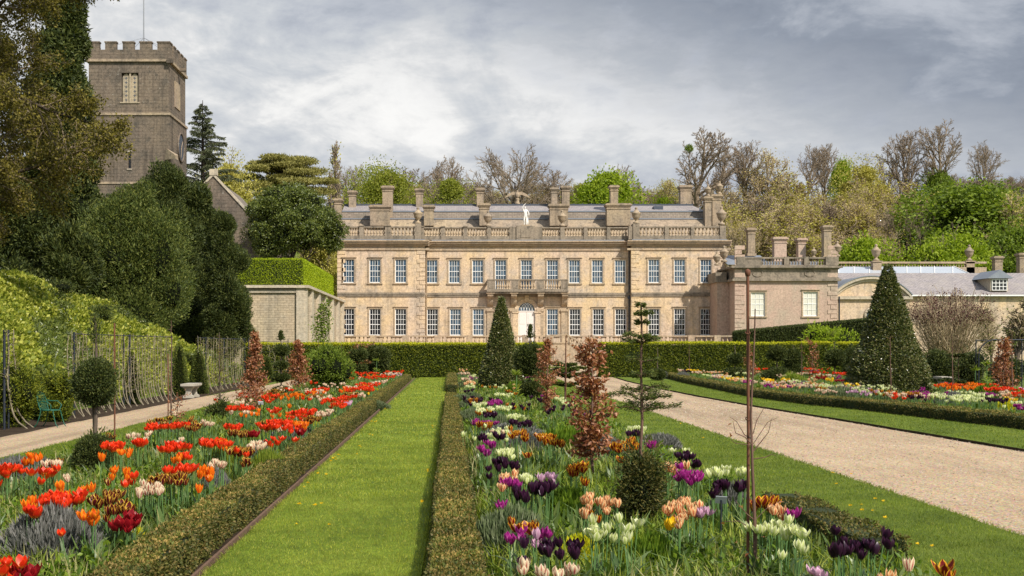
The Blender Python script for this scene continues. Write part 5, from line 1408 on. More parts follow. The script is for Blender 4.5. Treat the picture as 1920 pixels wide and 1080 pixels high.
def cedar():
    rng = np.random.default_rng(43); y = 150.0; x = X(532, y); g = float(ground_z(x, y))
    t = thing('cedar_tree', 'flat topped cedar with olive green tiers of branches behind the evergreen oak', 'tree', (x, y, g))
    tb_ = MB(); cr = MB(); top = Z(293, y)
    tb_.tube([(x, y, g - 0.2), (x + 0.3, y, g + (top - g) * 0.6), (x, y, top - 1)], [0.6, 0.4, 0.12], 8)
    for i in range(30):
        u = i / 29; z = Z(375 - 80 * u, y) ; r = (112 - 62 * u ** 1.5) * y / F * rng.uniform(0.45, 1.05)
        a = i * 2.4; q = r * rng.uniform(0.55, 0.95)
        cc = (x + q * math.cos(a), y + q * math.sin(a), z - 0.2)
        tb_.segs([(x, y, z - 1.2)], [cc], 0.16, 0.04, 5)
        s_ = rng.uniform(1.0, 1.9)
        c, d = blob_points(rng, 2000, cc, (s_ * 1.35, s_ * 1.35, 0.30), 0.4, 2.4, 900 + i, 0.5)
        cr.leaves(c, 0.30, 0.10, rng, dirs=d * 0.5 + np.array([0, 0, 0.35]))
    tb_.build('trunk', M['darkbark'], t); cr.build('crown', M['cedar'], t)
cedar()
def deodar(name, label, px, y, top, wpx, seed, matn, base=None, n=46):
    rng = np.random.default_rng(seed); x = X(px, y); g = float(ground_z(x, y)) if base is None else base; zt = Z(top, y); h = zt - g
    t = thing(name, label, 'tree', (x, y, g)); tb_ = MB(); cr = MB()
    tb_.tube([(x, y, g - 0.2), (x, y, g + h * 0.5), (x, y, zt)], [0.4, 0.25, 0.03], 7)
    for i in range(n * 3):
        u = (i + rng.uniform(0, 1)) / (n * 3); z = g + h * (0.12 + 0.86 * u); L = (1 - u) ** 0.75 * wpx * y / F * 0.5 * rng.uniform(0.7, 1.15) + 0.15
        a = rng.uniform(0, 6.28); k = 6
        s_ = np.linspace(0, 1, k)
        pts = np.stack([x + math.cos(a) * L * s_, y + math.sin(a) * L * s_, z + L * (0.55 * s_ - 0.40 * s_ ** 2) + rng.normal(0, 0.05, k)], 1)
        tb_.tube(pts, np.linspace(0.06, 0.012, k), 4, cap=False)
        m_ = int(115 * L + 20); f = rng.uniform(0.08, 1, m_); j = np.minimum((f * (k - 1)).astype(int), k - 2); fr = (f * (k - 1) - j)[:, None]
        c = pts[j] * (1 - fr) + pts[j + 1] * fr; side = rng.normal(0, 0.16 * L * 0.7, (m_, 1)) * (1.1 - f[:, None]); 
        c = c + side * np.array([[-math.sin(a), math.cos(a), 0]]) + np.stack([np.zeros(m_), np.zeros(m_), -np.abs(rng.normal(0, 0.10, m_))], 1)
        cr.leaves(c, 0.26, 0.07, rng, dirs=np.array([[math.cos(a) * 0.7, math.sin(a) * 0.7, -0.5]]) + np.sign(side) * np.array([[-math.sin(a), math.cos(a), 0]]) * 0.6, rand=0.5)
    tb_.build('trunk', M['darkbark'], t); cr.build('crown', M[matn], t)
deodar('deodar_tree', 'feathery grey green conifer with drooping boughs right behind the church tower', 380, 124, 188, 235, 51, 'spruce', base=6)
plant(T['oliveB'], (X(432, 140), 140, float(ground_z(X(432, 140), 140))), 'olive green tree between the feathery conifer and the flat topped cedar', s=(0.95, 0.95, 1.28), rz=1)
plant(T['ygreenB'], (X(455, 118), 118, 5.3), 'yellow green bushy tree behind the nave gable', s=(0.62, 0.62, 0.80), rz=2)
plant(T['oliveB'], (X(600, 152), 152, float(ground_z(X(600, 152), 152))), 'olive tree right of the flat topped cedar behind the evergreen oak', s=(1.0, 1.0, 1.25), rz=4)
# the big tree in olive bud hanging in from the left
def big_tree():
    rng = np.random.default_rng(61); y = 41.0; x = X(-70, y); g = float(ground_z(x, y))
    t = thing('budding_tree', 'large overhanging tree with drooping twigs and olive new leaves on the grassy bank', 'tree', (x, y, g))
    S = dict(n=[40, 10, 7, 5], t0=[0.06, 0.10, 0.10, 0.1], ang=[1.3, 0.7, 0.7, 0.6], len=[0.235, 0.40, 0.50, 0.6], rad=[0.2, 0.45, 0.5, 0.6], wob=[0.03, 0.10, 0.14, 0.16, 0.2], up=[0.02, 0.02, -0.05, -0.10, -0.14], shape=lambda t: 1.1 - 0.25 * t, k=[12, 6, 4, 3, 2])
    sk = grow(rng, 19.0, 0.42, S, (x, y, g - 0.2), (0.05, -0.05, 1))
    tb_ = MB(); skeleton(tb_, sk, 0, 1, 7)
    cr = MB(); skeleton(cr, sk, 2, 2, 5, 0.012); skeleton(cr, sk, 3, 4, 3, 0.007)
    c, d = tip_points(rng, sk, 3, 420000 / max((sk[4] >= 3).sum(), 1), 0.12)
    cl = sinnoise(c, 17, 0.8, 3)
    c = c[rng.uniform(-0.9, 0.8, len(c)) < cl + 0.3]
    cr.leaves(c, 0.10, 0.062, rng, m=1)
    tb_.build('trunk', M['darkbark'], t); cr.build('crown', [M['twig'], M['bud']], t)
big_tree()
# ------------------------------------------------------------------ clipped hedges
def hedge(name, label, x0, x1, y0, y1, z0, z1, leafmats, sz, dens, seed, cat='hedge', ztop1=None, wob=0.02, sides='lrfbt', core='corehedge', group=None, bx=None, toplen=1.0, bump_=0.5):
    """box hedge: shaded body and leaf-sized faces over every face; bx(y) shifts it sideways; z1 may rise to ztop1 along x"""
    rng = np.random.default_rng(seed)
    mb = MB(); q = sz * 0.75
    f_ = bx or (lambda y: np.zeros_like(np.asarray(y, float)))
    zt = lambda x: z1 + ((ztop1 if ztop1 is not None else z1) - z1) * (np.asarray(x, float) - x0) / max(x1 - x0, 1e-6)
    ys = np.linspace(y0 + q, y1 - q, max(2, int((y1 - y0) / 1.5) + 1))
    for a, b in zip(ys[:-1], ys[1:]):
        xa0, xa1, xb0, xb1 = x0 + q + f_(a), x1 - q + f_(a), x0 + q + f_(b), x1 - q + f_(b)
        v = [(xa0, a, z0), (xa1, a, z0), (xb1, b, z0), (xb0, b, z0), (xa0, a, float(zt(x0)) - q), (xa1, a, float(zt(x1)) - q), (xb1, b, float(zt(x1)) - q), (xb0, b, float(zt(x0)) - q)]
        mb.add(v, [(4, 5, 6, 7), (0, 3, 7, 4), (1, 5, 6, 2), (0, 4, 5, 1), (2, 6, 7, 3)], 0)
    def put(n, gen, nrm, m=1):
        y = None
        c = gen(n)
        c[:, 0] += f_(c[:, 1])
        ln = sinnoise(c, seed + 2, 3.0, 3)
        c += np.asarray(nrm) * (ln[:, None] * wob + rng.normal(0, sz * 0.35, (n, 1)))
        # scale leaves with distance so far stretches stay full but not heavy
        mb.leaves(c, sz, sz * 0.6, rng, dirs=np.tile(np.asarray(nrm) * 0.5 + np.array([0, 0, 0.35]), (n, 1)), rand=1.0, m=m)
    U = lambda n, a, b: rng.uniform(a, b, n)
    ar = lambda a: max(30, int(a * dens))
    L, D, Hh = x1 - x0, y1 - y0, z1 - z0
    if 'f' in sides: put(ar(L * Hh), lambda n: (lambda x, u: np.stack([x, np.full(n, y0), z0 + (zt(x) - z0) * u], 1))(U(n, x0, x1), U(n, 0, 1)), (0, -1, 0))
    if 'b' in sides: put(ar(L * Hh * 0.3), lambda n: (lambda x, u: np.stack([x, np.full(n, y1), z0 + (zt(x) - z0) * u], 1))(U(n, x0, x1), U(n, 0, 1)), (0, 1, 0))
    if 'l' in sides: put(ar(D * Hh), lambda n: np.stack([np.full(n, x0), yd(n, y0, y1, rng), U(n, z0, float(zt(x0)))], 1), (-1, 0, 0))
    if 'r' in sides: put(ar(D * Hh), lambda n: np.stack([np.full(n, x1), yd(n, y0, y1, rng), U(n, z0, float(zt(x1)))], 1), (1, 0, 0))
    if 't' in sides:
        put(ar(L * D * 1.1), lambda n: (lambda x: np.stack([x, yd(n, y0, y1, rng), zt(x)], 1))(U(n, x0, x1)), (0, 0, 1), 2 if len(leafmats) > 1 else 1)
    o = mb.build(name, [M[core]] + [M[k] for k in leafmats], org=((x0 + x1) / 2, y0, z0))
    return tag(o, label, cat, group)
def yd(n, a, b, rng):
    """more points near the camera on long hedges"""
    if b - a < 25:
        return rng.uniform(a, b, n)
    u = rng.uniform(0, 1, n)
    return a * (b / a) ** (u ** 0.85)
hedge('box_hedge', 'long low bronzed box hedge edging the red tulip bed beside the timber edging board', -2.25, -1.95, 6.5, 62.5, 0, 0.275, ['box', 'boxtop'], 0.026, 3600, 1, wob=0.04)
hedge('box_hedge', 'narrow low box hedge between the centre lawn strip and the mixed tulip bed', -0.12, 0.19, 6.5, 38, 0, 0.29, ['box', 'boxtop'], 0.026, 4400, 2, wob=0.03)
hedge('box_hedge', 'far end of the narrow box hedge beyond the green lavender mounds at the centre lawn', -0.14, 0.25, 46, 65, 0, 0.30, ['box', 'boxtop'], 0.04, 1500, 3, wob=0.015)
hedge('box_hedge', 'short dark box hedge at the gravel side of the mixed tulip bed behind dark tulips', 2.98, 3.34, 9.3, 12.3, 0, 0.30, ['box', 'box'], 0.026, 3400, 4, wob=0.08)
drift = lambda y: np.interp(np.asarray(y, float), [20, 25.2, 33.2, 35.5, 40.8, 47.4, 55.9, 64, 66], [0.55, 0.15, -0.7, -1.2, -1.5, -1.2, -0.85, -0.25, 0.15])
hedge('box_hedge', 'long low box hedge edging the far flower bed beside the grass verge of the drive', 11.1, 11.5, 20, 65, 0, 0.30, ['box', 'boxtop'], 0.036, 1300, 6, wob=0.04, bx=drift)
hedge('yew_hedge', 'long clipped green hedge with its top tinted sunlit yellow behind the red tulip bed', -10.9, 5.15, 67.2, 68.8, 0, 1.76, ['hedge', 'hedgetop'], 0.085, 900, 7, wob=0.05)
hedge('yew_hedge', 'long clipped green hedge with its top tinted sunlit yellow behind the far flower bed', 8.05, 22.2, 68.4, 70.2, 0, 1.80, ['hedge', 'hedgetop'], 0.085, 900, 8, wob=0.06)
hedge('dark_hedge', 'dark clipped yew hedge sloping up below the pink wing windows', X(1385, 95), X(1645, 95), 95, 97, 0, Z(622, 95), ['yewd', 'yewd'], 0.09, 700, 9, ztop1=Z(597, 95), wob=0.03, core='core')
hedge('lime_hedge', 'neatly clipped lime green hedge standing on top of the retaining wall', -14.2, RX - 0.12, 80.25, 100.5, RT_ + 0.172, Z(486, 80.3), ['limehedge', 'limehedge'], 0.075, 620, 10, wob=0.012, sides='frt')
# ------------------------------------------------------------------ topiary, cones
def cone_points(rng, n, x, y, z0, h, r, prof, lump, seed):
    u = rng.uniform(0, 1, n * 3); keep = rng.uniform(0, 1, n * 3) < prof(u) / 1.05
    u = u[keep][:n]; a = rng.uniform(0, 2 * np.pi, len(u))
    d = np.stack([np.cos(a), np.sin(a), np.zeros(len(u))], 1)
    ln = sinnoise(np.stack([d[:, 0] * 2, d[:, 1] * 2, u * h * 1.3], 1), seed, 1.5, 3)
    rr = r * prof(u) * (1 + lump * ln) * (1 - 0.10 * np.abs(rng.normal(0, 1, len(u))))
    return np.array([x, y, z0]) + np.stack([d[:, 0] * rr, d[:, 1] * rr, u * h], 1), d + np.array([0, 0, 0.45])
def cone_topiary(label, px, y, top, wpx, seed, n, sz, prof=None):
    rng = np.random.default_rng(seed); x = X(px, y); h = Z(top, y); r = wpx * y / F / 2
    prof = prof or (lambda u: np.clip((1 - u) ** 0.86 * (0.86 + 0.14 * np.sin(np.pi * np.clip(u * 2.4, 0, 1))), 0, 1) + 0.035)
    t = thing('topiary_cone', label, 'topiary', (x, y, 0), 'clipped topiary cones')
    tk = MB(); us = np.linspace(0, 1, 14)
    tk.lathe((x, y, 0.0), [(0, 0.0)] + [(r * float(prof(u)) * 0.72, u * h * 0.94) for u in us] + [(0, h * 0.95)], 20)
    tk.build('stems', M['core'], t)  # solid dark hull, the shade between the leaves in its colour
    cr = MB(); c, d = cone_points(rng, n, x, y, 0.0, h, r, prof, 0.05, seed)
    cr.leaves(c, sz, sz * 0.55, rng, dirs=d * 0.6, rand=0.9)
    c, d = cone_points(rng, n // 9, x, y, 0.0, h, r * 1.03, prof, 0.06, seed)
    cr.leaves(c, sz * 1.5, sz * 0.6, rng, dirs=d * 0.9, rand=0.6)
    cr.build('crown', M['holly'], t)
cone_topiary('slimmer glossy topiary cone in the mixed tulip bed in front of the mansion door', 940, 47, 557, 92, 71, 30000, 0.075)
cone_topiary('broad tall topiary cone in the far flower bed before the arched gable', 1665, 42, 497, 166, 72, 52000, 0.075)
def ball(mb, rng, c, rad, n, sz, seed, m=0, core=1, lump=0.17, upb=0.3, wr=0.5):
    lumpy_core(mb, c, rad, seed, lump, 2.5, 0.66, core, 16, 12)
    p, d = blob_points(rng, n, c, rad, lump, 2.5, seed, 0.22)
    mb.leaves(p, sz, sz * wr, rng, dirs=d * 0.8 + np.array([0, 0, upb]), rand=0.9, m=m)
    p, d = blob_points(rng, max(12, n // 9), c, np.asarray(rad) * 1.04, lump * 1.8, 3.0, seed + 1, 0.12)
    mb.leaves(p, sz * 1.7, sz * wr, rng, dirs=d + np.array([0, 0, upb]), rand=0.5, m=m)
def stakes(mb, x, y, z1, r=0.011):
    mb.tube([(x, y, -0.05), (x + 0.008, y, z1 * 0.5), (x, y, z1)], r, 6)
def topiary_standard(name, label, px, y, balls, top, seed, leaf='yewd', n=5000, sz=0.035, tuft=0.0, x=None, trunk_r=0.022, cat='topiary'):
    """balls: list of (centre z, radius xy, radius z)"""
    rng = np.random.default_rng(seed); x = X(px, y) if x is None else x
    t = thing(name, label, cat, (x, y, 0))
    tk = MB(); zz = np.linspace(-0.03, top, 9); wx_ = rng.normal(0, 0.012, 9)
    tk.tube(np.stack([x + wx_, y + rng.normal(0, 0.012, 9), zz], 1), np.linspace(trunk_r * 1.25, trunk_r * 0.45, 9), 7)
    for k in range(3):
        a = rng.uniform(0, 6.28); tk.tube([(x, y, balls[0][0] * 0.4), (x + 0.02 * math.cos(a), y + 0.02 * math.sin(a), balls[-1][0] * 0.6), (x + 0.04 * math.cos(a), y, balls[-1][0])], trunk_r * 0.5, 5)
    tk.build('trunk', M['bark'], t)
    for i, (zc, rx, rz_) in enumerate(balls):
        cr = MB(); ball(cr, rng, (x, y, zc), (rx, rx, rz_), int(n * (0.4 + rx / 0.3)), sz, seed * 10 + i)
        cr.build('crown', [M[leaf], M['core']], t)
    if tuft:
        cr = MB(); zs = rng.uniform(top - tuft, top + 0.03, 500)
        c = np.stack([x + rng.normal(0, 0.05, 500) * (1 - 0.5 * (zs - top + tuft) / tuft), y + rng.normal(0, 0.05, 500), zs], 1)
        cr.leaves(c, sz * 1.3, sz * 0.5, rng, dirs=np.stack([c[:, 0] - x, c[:, 1] - y, np.full(500, 0.12)], 1) * 9, rand=0.5); cr.build('tuft_foliage', M[leaf], t)
    return t
topiary_standard('topiary_standard', 'two ball dark topiary on a gnarled stem with a twiggy tuft, beside red tulips', 178, 15.9, [(0.30, 0.25, 0.30), (1.23, 0.265, 0.28)], 2.06, 81, n=9000, sz=0.028, tuft=0.34, trunk_r=0.028)
topiary_standard('topiary_standard', 'bushy rounded yew standard with a low skirt right of the slimmer topiary cone', 994, 37, [(0.42, 0.32, 0.24), (1.3, 0.40, 0.44)], 2.25, 82, n=7000, sz=0.05, tuft=0.35)
topiary_standard('cloud_topiary', 'tiered dark cloud topiary with flat saucers left of the second copper beech', 527, 40, [(0.22, 0.36, 0.18), (0.70, 0.25, 0.10), (1.10, 0.20, 0.10), (1.55, 0.22, 0.13)], 2.1, 83, n=3600, sz=0.05, tuft=0.25)
for i, (px, y, bl, top, lab) in enumerate([
    (1230 + 3, 60, [(0.35, .35, .25)], 1.6, 'low dark topiary mound at the near end of the far flower bed below the hedge'),
    (1378, 58, [(0.35, 0.55, 0.32), (1.1, 0.28, 0.2)], 1.7, 'two tier dark topiary in the far flower bed just left of the rusty stake'),
    (1457, 54, [(0.38, 0.62, 0.36), (1.35, 0.36, 0.26)], 1.75, 'stalked topiary with a wide lower mound among the yellow tulips of the far bed'),
    (1487, 60, [(0.45, 0.42, 0.42), (1.1, 0.40, 0.42)], 1.7, 'stacked dark double ball topiary in front of the far hedge'),
    (1565, 56, [(1.15, 0.42, 0.34)], 1.9, 'single ball topiary standard at the end of the far hedge'),
    (672, 60, [(0.5, .42, .3), (1.25, 0.40, 0.28)], 1.75, 'dark two tier topiary left of the small copper shrub before the long hedge'),
    (700, 63, [(0.5, .35, .3), (1.35, 0.34, 0.34)], 1.9, 'dark ball topiary just right of the small copper shrub at the long hedge'),
    (716, 62, [(0.45, 0.34, 0.40), (1.1, 0.42, 0.50)], 1.85, 'plump dark double topiary at the right end of the red tulip bed'),
]):
    topiary_standard('topiary_standard', lab, px, y, bl, top, 84 + i, n=2600, sz=0.07, trunk_r=0.03)
def bush(name, label, px, y, wpx, h, leaf, seed, n=9000, sz=0.06, cat='shrub', x=None, lumps=7, z0=None, group=None):
    rng = np.random.default_rng(seed); x = X(px, y) if x is None else x; w = wpx * y / F; g = float(ground_z(x, y)) if z0 is None else z0
    mb = MB()
    for i in range(lumps):
        a = rng.uniform(0, 6.28); q = rng.uniform(0, 0.55) * w * 0.5; u = rng.uniform(0.1, 0.78)
        s_ = w * rng.uniform(0.2, 0.32)
        ball(mb, rng, (x + q * math.cos(a), y + q * math.sin(a), g + h * u), (s_, s_, min(s_, h * 0.3) * 1.1), n // lumps, sz, seed * 9 + i, lump=0.35, upb=0.4)
    return tag(mb.build(name, [M[leaf], M['core']], org=(x, y, g)), label, cat, group)
bush('shrub', 'loose mid green shrub in the red tulip bed before the long hedge', 615, 46, 100, 1.65, 'green', 101, 14000, 0.075, lumps=14)
bush('yew_bush', 'low dark yew mound at the foot of the bare whip in the red tulip bed', 411, 28.0, 52, 0.5, 'yewd', 102, 4000, 0.05)
bush('yew_bush', 'rough yellow green yew bush on the path side at the left end of the border', 28, 26.5, 105, 1.45, 'hedge', 103, 16000, 0.05, lumps=12)
bush('yew_bush', 'olive yew bush right behind the green metal chair', 112, 28.6, 78, 1.15, 'hedge', 104, 12000, 0.05, lumps=9)
bush('yew_bush', 'small spreading yew low on the border between the two yew bushes by the chair', 70, 29.5, 60, 1.25, 'yew', 1041, 9000, 0.05, lumps=8)
for i, (px, y, w, h, lab, lf_) in enumerate([(247, 37, 30, 1.5, 'narrow dark yew column inside the espalier fence', 'yewd'), (336, 43, 36, 1.75, 'green cone yew left of the stone bench by the path', 'yew'), (372, 45, 38, 1.55, 'green cone yew right of the stone bench by the path', 'yew'), (468, 57, 34, 1.5, 'dark narrow yew at the far end of the espalier fence', 'yewd'), (500, 60, 30, 1.2, 'small yew cone near the far end of the path', 'yew')]):
    rng = np.random.default_rng(110 + i); x = X(px, y); r = w * y / F / 2
    mb = MB(); pr = lambda u: np.clip(1 - u, 0, 1) ** 0.6 * 0.95 + 0.05
    mb.lathe((x, y, 0), [(0, 0)] + [(r * float(pr(u)) * 0.7, u * h * 0.95) for u in np.linspace(0, 1, 9)] + [(0, h * 0.95)], 12, 1)
    c, d = cone_points(rng, 5000, x, y, 0, h, r, pr, 0.16, 110 + i); mb.leaves(c, 0.06, 0.026, rng, dirs=d, rand=0.6)
    tag(mb.build('yew_cone', [M[lf_], M['core']], org=(x, y, 0)), lab, 'topiary')
# ------------------------------------------------------------------ young trees in the beds
def young(name, label, px, y, h, seed, leaf=None, prof=None, n=0, sz=0.06, stake=None, skirt=None, x=None, twigs=6, bark='redbark', r=0.014):
    """slim stem with short twigs; prof(u) = radius of foliage at height u*h"""
    rng = np.random.default_rng(seed); x = X(px, y) if x is None else x
    t = thing(name, label, 'young tree', (x, y, 0))
    tk = MB(); k = 10; zz = np.linspace(-0.04, h, k)
    px_ = x + np.cumsum(rng.normal(0, 0.006, k)); py_ = y + np.cumsum(rng.normal(0, 0.006, k))
    tk.tube(np.stack([px_, py_, zz], 1), np.linspace(r * 1.3, r * 0.35, k), 7)
    cr = MB(); C = []; Dd = []
    for i in range(twigs):
        z = h * rng.uniform(0.15, 0.97); a = rng.uniform(0, 6.28); L = (float(prof(z / h)) if prof else 0.12) * rng.uniform(0.8, 1.2) + 0.02
        b = np.array([np.interp(z, zz, px_), np.interp(z, zz, py_), z]); e = b + np.array([math.cos(a) * L, math.sin(a) * L, L * rng.uniform(0.2, 0.9)])
        tk.tube([b, (b + e) / 2 + rng.normal(0, 0.01, 3), e], [0.006, 0.004, 0.002], 4, cap=False)
        f = rng.uniform(0.15, 1.05, max(1, int(n / twigs)))[:, None]; c = b * (1 - f) + e * f + rng.normal(0, sz * 0.5, (len(f), 3))
        C.append(c); Dd.append(np.tile((e - b) / np.linalg.norm(e - b), (len(c), 1)))
    tk.build('trunk', M[bark], t)
    if leaf and n:
        cr.leaves(np.concatenate(C), sz, sz * 0.55, rng, dirs=np.concatenate(Dd) * 0.6 + np.array([0, 0, -0.15]), fold=0.7)
        cr.build('crown', M[leaf], t)
    return t
def stake(label, px, y, h, x=None, knob=False, r=0.011, group=None):
    x = X(px, y) if x is None else x
    mb = MB(); mb.tube([(x, y, -0.1), (x + 0.004, y, h * 0.5), (x, y, h)], r, 8)
    if knob:
        mb.lathe((x, y, h), [(0.0, -0.012), (r * 1.5, -0.004), (r * 2.0, 0.015), (r * 1.7, 0.035), (0, 0.045)], 10)
    for z in (h * 0.55, h * 0.82):
        mb.tube([(x + r * 1.5 * math.cos(a), y + r * 1.5 * math.sin(a), z + 0.01 * math.sin(a)) for a in np.linspace(0, 6.28, 9)], 0.004, 4)
    return tag(mb.build('plant_stake', M['rust'], org=(x, y, 0)), label, 'plant stake', group)
lobed = lambda u: 0.06 + 0.21 * np.abs(np.sin(np.pi * np.clip(u * 2.35 + 0.32, 0, 3))) ** 0.8 * (1.15 - 0.62 * u) * (u > 0.06) * (u < 0.92)
young('copper_beech', 'nearest young copper beech with curled rusty leaves in lobes, mixed tulip bed', 1110, 15.6, 1.80, 201, 'copper', lambda u: lobed(u) * 0.98, 2300, 0.066, twigs=70, r=0.016)
young('copper_beech', 'smaller young copper beech with a bare lower stem in front of the garden steps', 1026, 28.0, 1.86, 202, 'copper', lambda u: (0.06 + 0.2 * np.sin(np.pi * np.clip(u * 1.25 - 0.2, 0, 1))) * (u > 0.28) * (u < 0.84), 1500, 0.065, twigs=60)
young('copper_beech', 'conical copper beech nearest the path in the red tulip bed', 478, 31, 2.05, 203, 'copper', lambda u: np.clip(0.34 * (0.80 - u) * (u > 0.02) + 0.05, 0, 0.3) * 1.25, 2100, 0.07, twigs=80)
young('copper_beech', 'second conical copper beech just left of the mid green shrub', 558, 42, 1.85, 204, 'copper', lambda u: np.clip(0.45 * (0.86 - u) + 0.07, 0, 0.36) * 1.2, 1900, 0.085, twigs=70)
young('copper_shrub', 'small copper shrub before the long hedge among dark topiaries', 667, 61, 1.7, 205, 'copper', lambda u: 0.26, 600, 0.10, twigs=30)
young('copper_shrub', 'slim copper shrub at the far end of the red tulip bed', 692, 64, 1.8, 206, 'copper', lambda u: 0.22, 500, 0.10, twigs=26)
young('copper_beech', 'dark copper beech column in the far bed near the iron arch', 1883, 39, 1.9, 207, 'copper', lambda u: 0.42 * (1 - u) + 0.05, 1700, 0.08, twigs=70)
young('copper_beech', 'thin copper leaved sapling left of the far hedge double ball topiary', 1408, 56, 1.7, 208, 'copper', lambda u: 0.2, 400, 0.09, twigs=26)
young('copper_beech', 'thin copper leaved sapling between two stakes before the far hedge', 1524, 58, 1.9, 209, 'copper', lambda u: 0.22, 450, 0.09, twigs=26)
young('copper_sapling', 'sparse reddish sapling at the foot of the tall bare whip among red tulips', 332, 24.0, 0.75, 210, 'copper', lambda u: 0.14, 160, 0.055, twigs=20)
young('copper_sapling', 'leafy copper skirt below the conical beech nearest the path', 470, 30.0, 0.75, 211, 'copper', lambda u: 0.30, 500, 0.065, twigs=30)
# bare whips with their stakes
young('bare_whip', 'tall bare reddish whip with sprouting tip in the red tulip bed', 321, 24.3, 2.18, 221, 'bud', lambda u: 0.05, 40, 0.03, twigs=22)
stake('thin rusty stake beside the tall bare whip in the red tulip bed', 315, 24.2, 1.55)
young('bare_whip', 'bare gnarled whip with a twiggy fan above a low yew mound', 412, 28.7, 2.0, 222, 'bud', lambda u: 0.24 * np.exp(-((u - 0.35) / 0.16) ** 2) + 0.03, 420, 0.04, twigs=60, bark='bark', r=0.02)
stake('short rusty stake behind the two ball topiary', 186, 17.0, 2.0, x=X(171, 15.9))
young('bare_whip', 'bare whip left of the second copper beech stem at the steps', 1060, 33, 1.95, 223, None, lambda u: 0.04, 0, twigs=8)
stake('rusty stake between the bushy yew standard and small copper beech', 1021, 29.5, 1.9, x=X(1024, 30))
stake('thin rusty stake before the garden steps beside the small fir sapling', 1061, 31.5, 1.95)
for i, (px, y, h, lab) in enumerate([(1671, 33.5, 1.95, 'dark bare whip in front of the broad topiary cone base'), (1785, 37, 2.0, 'dark bare whip right of the broad topiary cone'), (1898, 36, 2.1, 'tall reddish whip near the iron arch at the right'), (1502, 55, 2.0, 'pale bare whip before the far hedge near yellow tulips'), (1292, 62, 1.7, 'slight bare whip at the left of the far flower bed'), (597, 55, 2.0, 'bare whip behind the mid green shrub'), (640, 60, 1.9, 'bare whip left of the dark two tier topiary by the long hedge')]):
    young('bare_whip', lab, px, y, h, 230 + i, 'bud', lambda u: 0.08, 30, 0.05, twigs=10, r=0.016)
stake('stout rusty iron stake with a round knob beside the nearest bare sapling', 1402, 8.75, Z(516, 8.75), knob=True, r=0.0105)
def sapling():
    rng = np.random.default_rng(241); y = 8.7; x = X(1412, y)
    t = thing('bare_sapling', 'nearest bare sapling with a few forked twigs tied to the knobbed iron stake', 'young tree', (x, y, 0))
    tk = MB(); zz = np.linspace(-0.05, 1.95, 12); ox = 0.012 * np.sin(zz * 4.1) + rng.normal(0, 0.002, 12)
    tk.tube(np.stack([x + ox, np.full(12, y), zz], 1), np.linspace(0.015, 0.004, 12), 8)
    def tw(z, pts, r):
        b = np.array([x, y, z]); P_ = [b] + [b + np.array(p) for p in pts]
        tk.tube(P_, np.linspace(r, 0.0015, len(P_)), 5, cap=False)
    tw(1.02, [(-0.06, -0.02, 0.06), (-0.13, -0.05, 0.09), (-0.15, -0.06, 0.17)], 0.005); tw(1.06, [(-0.05, 0.03, 0.03), (-0.10, 0.05, 0.12), (-0.14, 0.06, 0.15)], 0.004); tw(1.02, [(-0.13, -0.03, 0.02), (-0.16, -0.03, 0.05)], 0.003)
    tw(0.98, [(0.05, 0.0, 0.06), (0.11, 0.02, 0.13), (0.13, 0.02, 0.22)], 0.005); tw(1.03, [(0.1, 0.0, 0.15), (0.17, 0.01, 0.18)], 0.003); tw(0.93, [(0.08, 0.0, 0.01), (0.13, 0.01, 0.03), (0.16, 0.01, 0.02)], 0.004)
    tw(1.10, [(0.03, 0.02, 0.09), (0.09, 0.03, 0.19)], 0.0035); tw(0.52, [(-0.05, -0.04, 0.04), (-0.13, -0.06, 0.13)], 0.006); tw(0.45, [(-0.1, -0.02, 0.06), (-0.2, 0.03, 0.05)], 0.004); tw(0.5, [(0.1, 0.03, 0.09), (0.17, 0.05, 0.11)], 0.003)
    tk.build('trunk', M['redbark'], t)
    cr = MB(); c = np.array([x, y, 0]) + np.array([(-.15, -.05, 1.18), (-.16, -.03, 1.08), (-.2, .02, .5), (.17, .04, .62), (-.08, -.05, .62), (.12, .02, .42), (-.12, 0, .36), (.05, -.03, .4), (-.03, -.04, .3)])
    cr.leaves(c, 0.05, 0.03, rng, fold=0.6); cr.build('crown', M['copper'], t)
sapling()
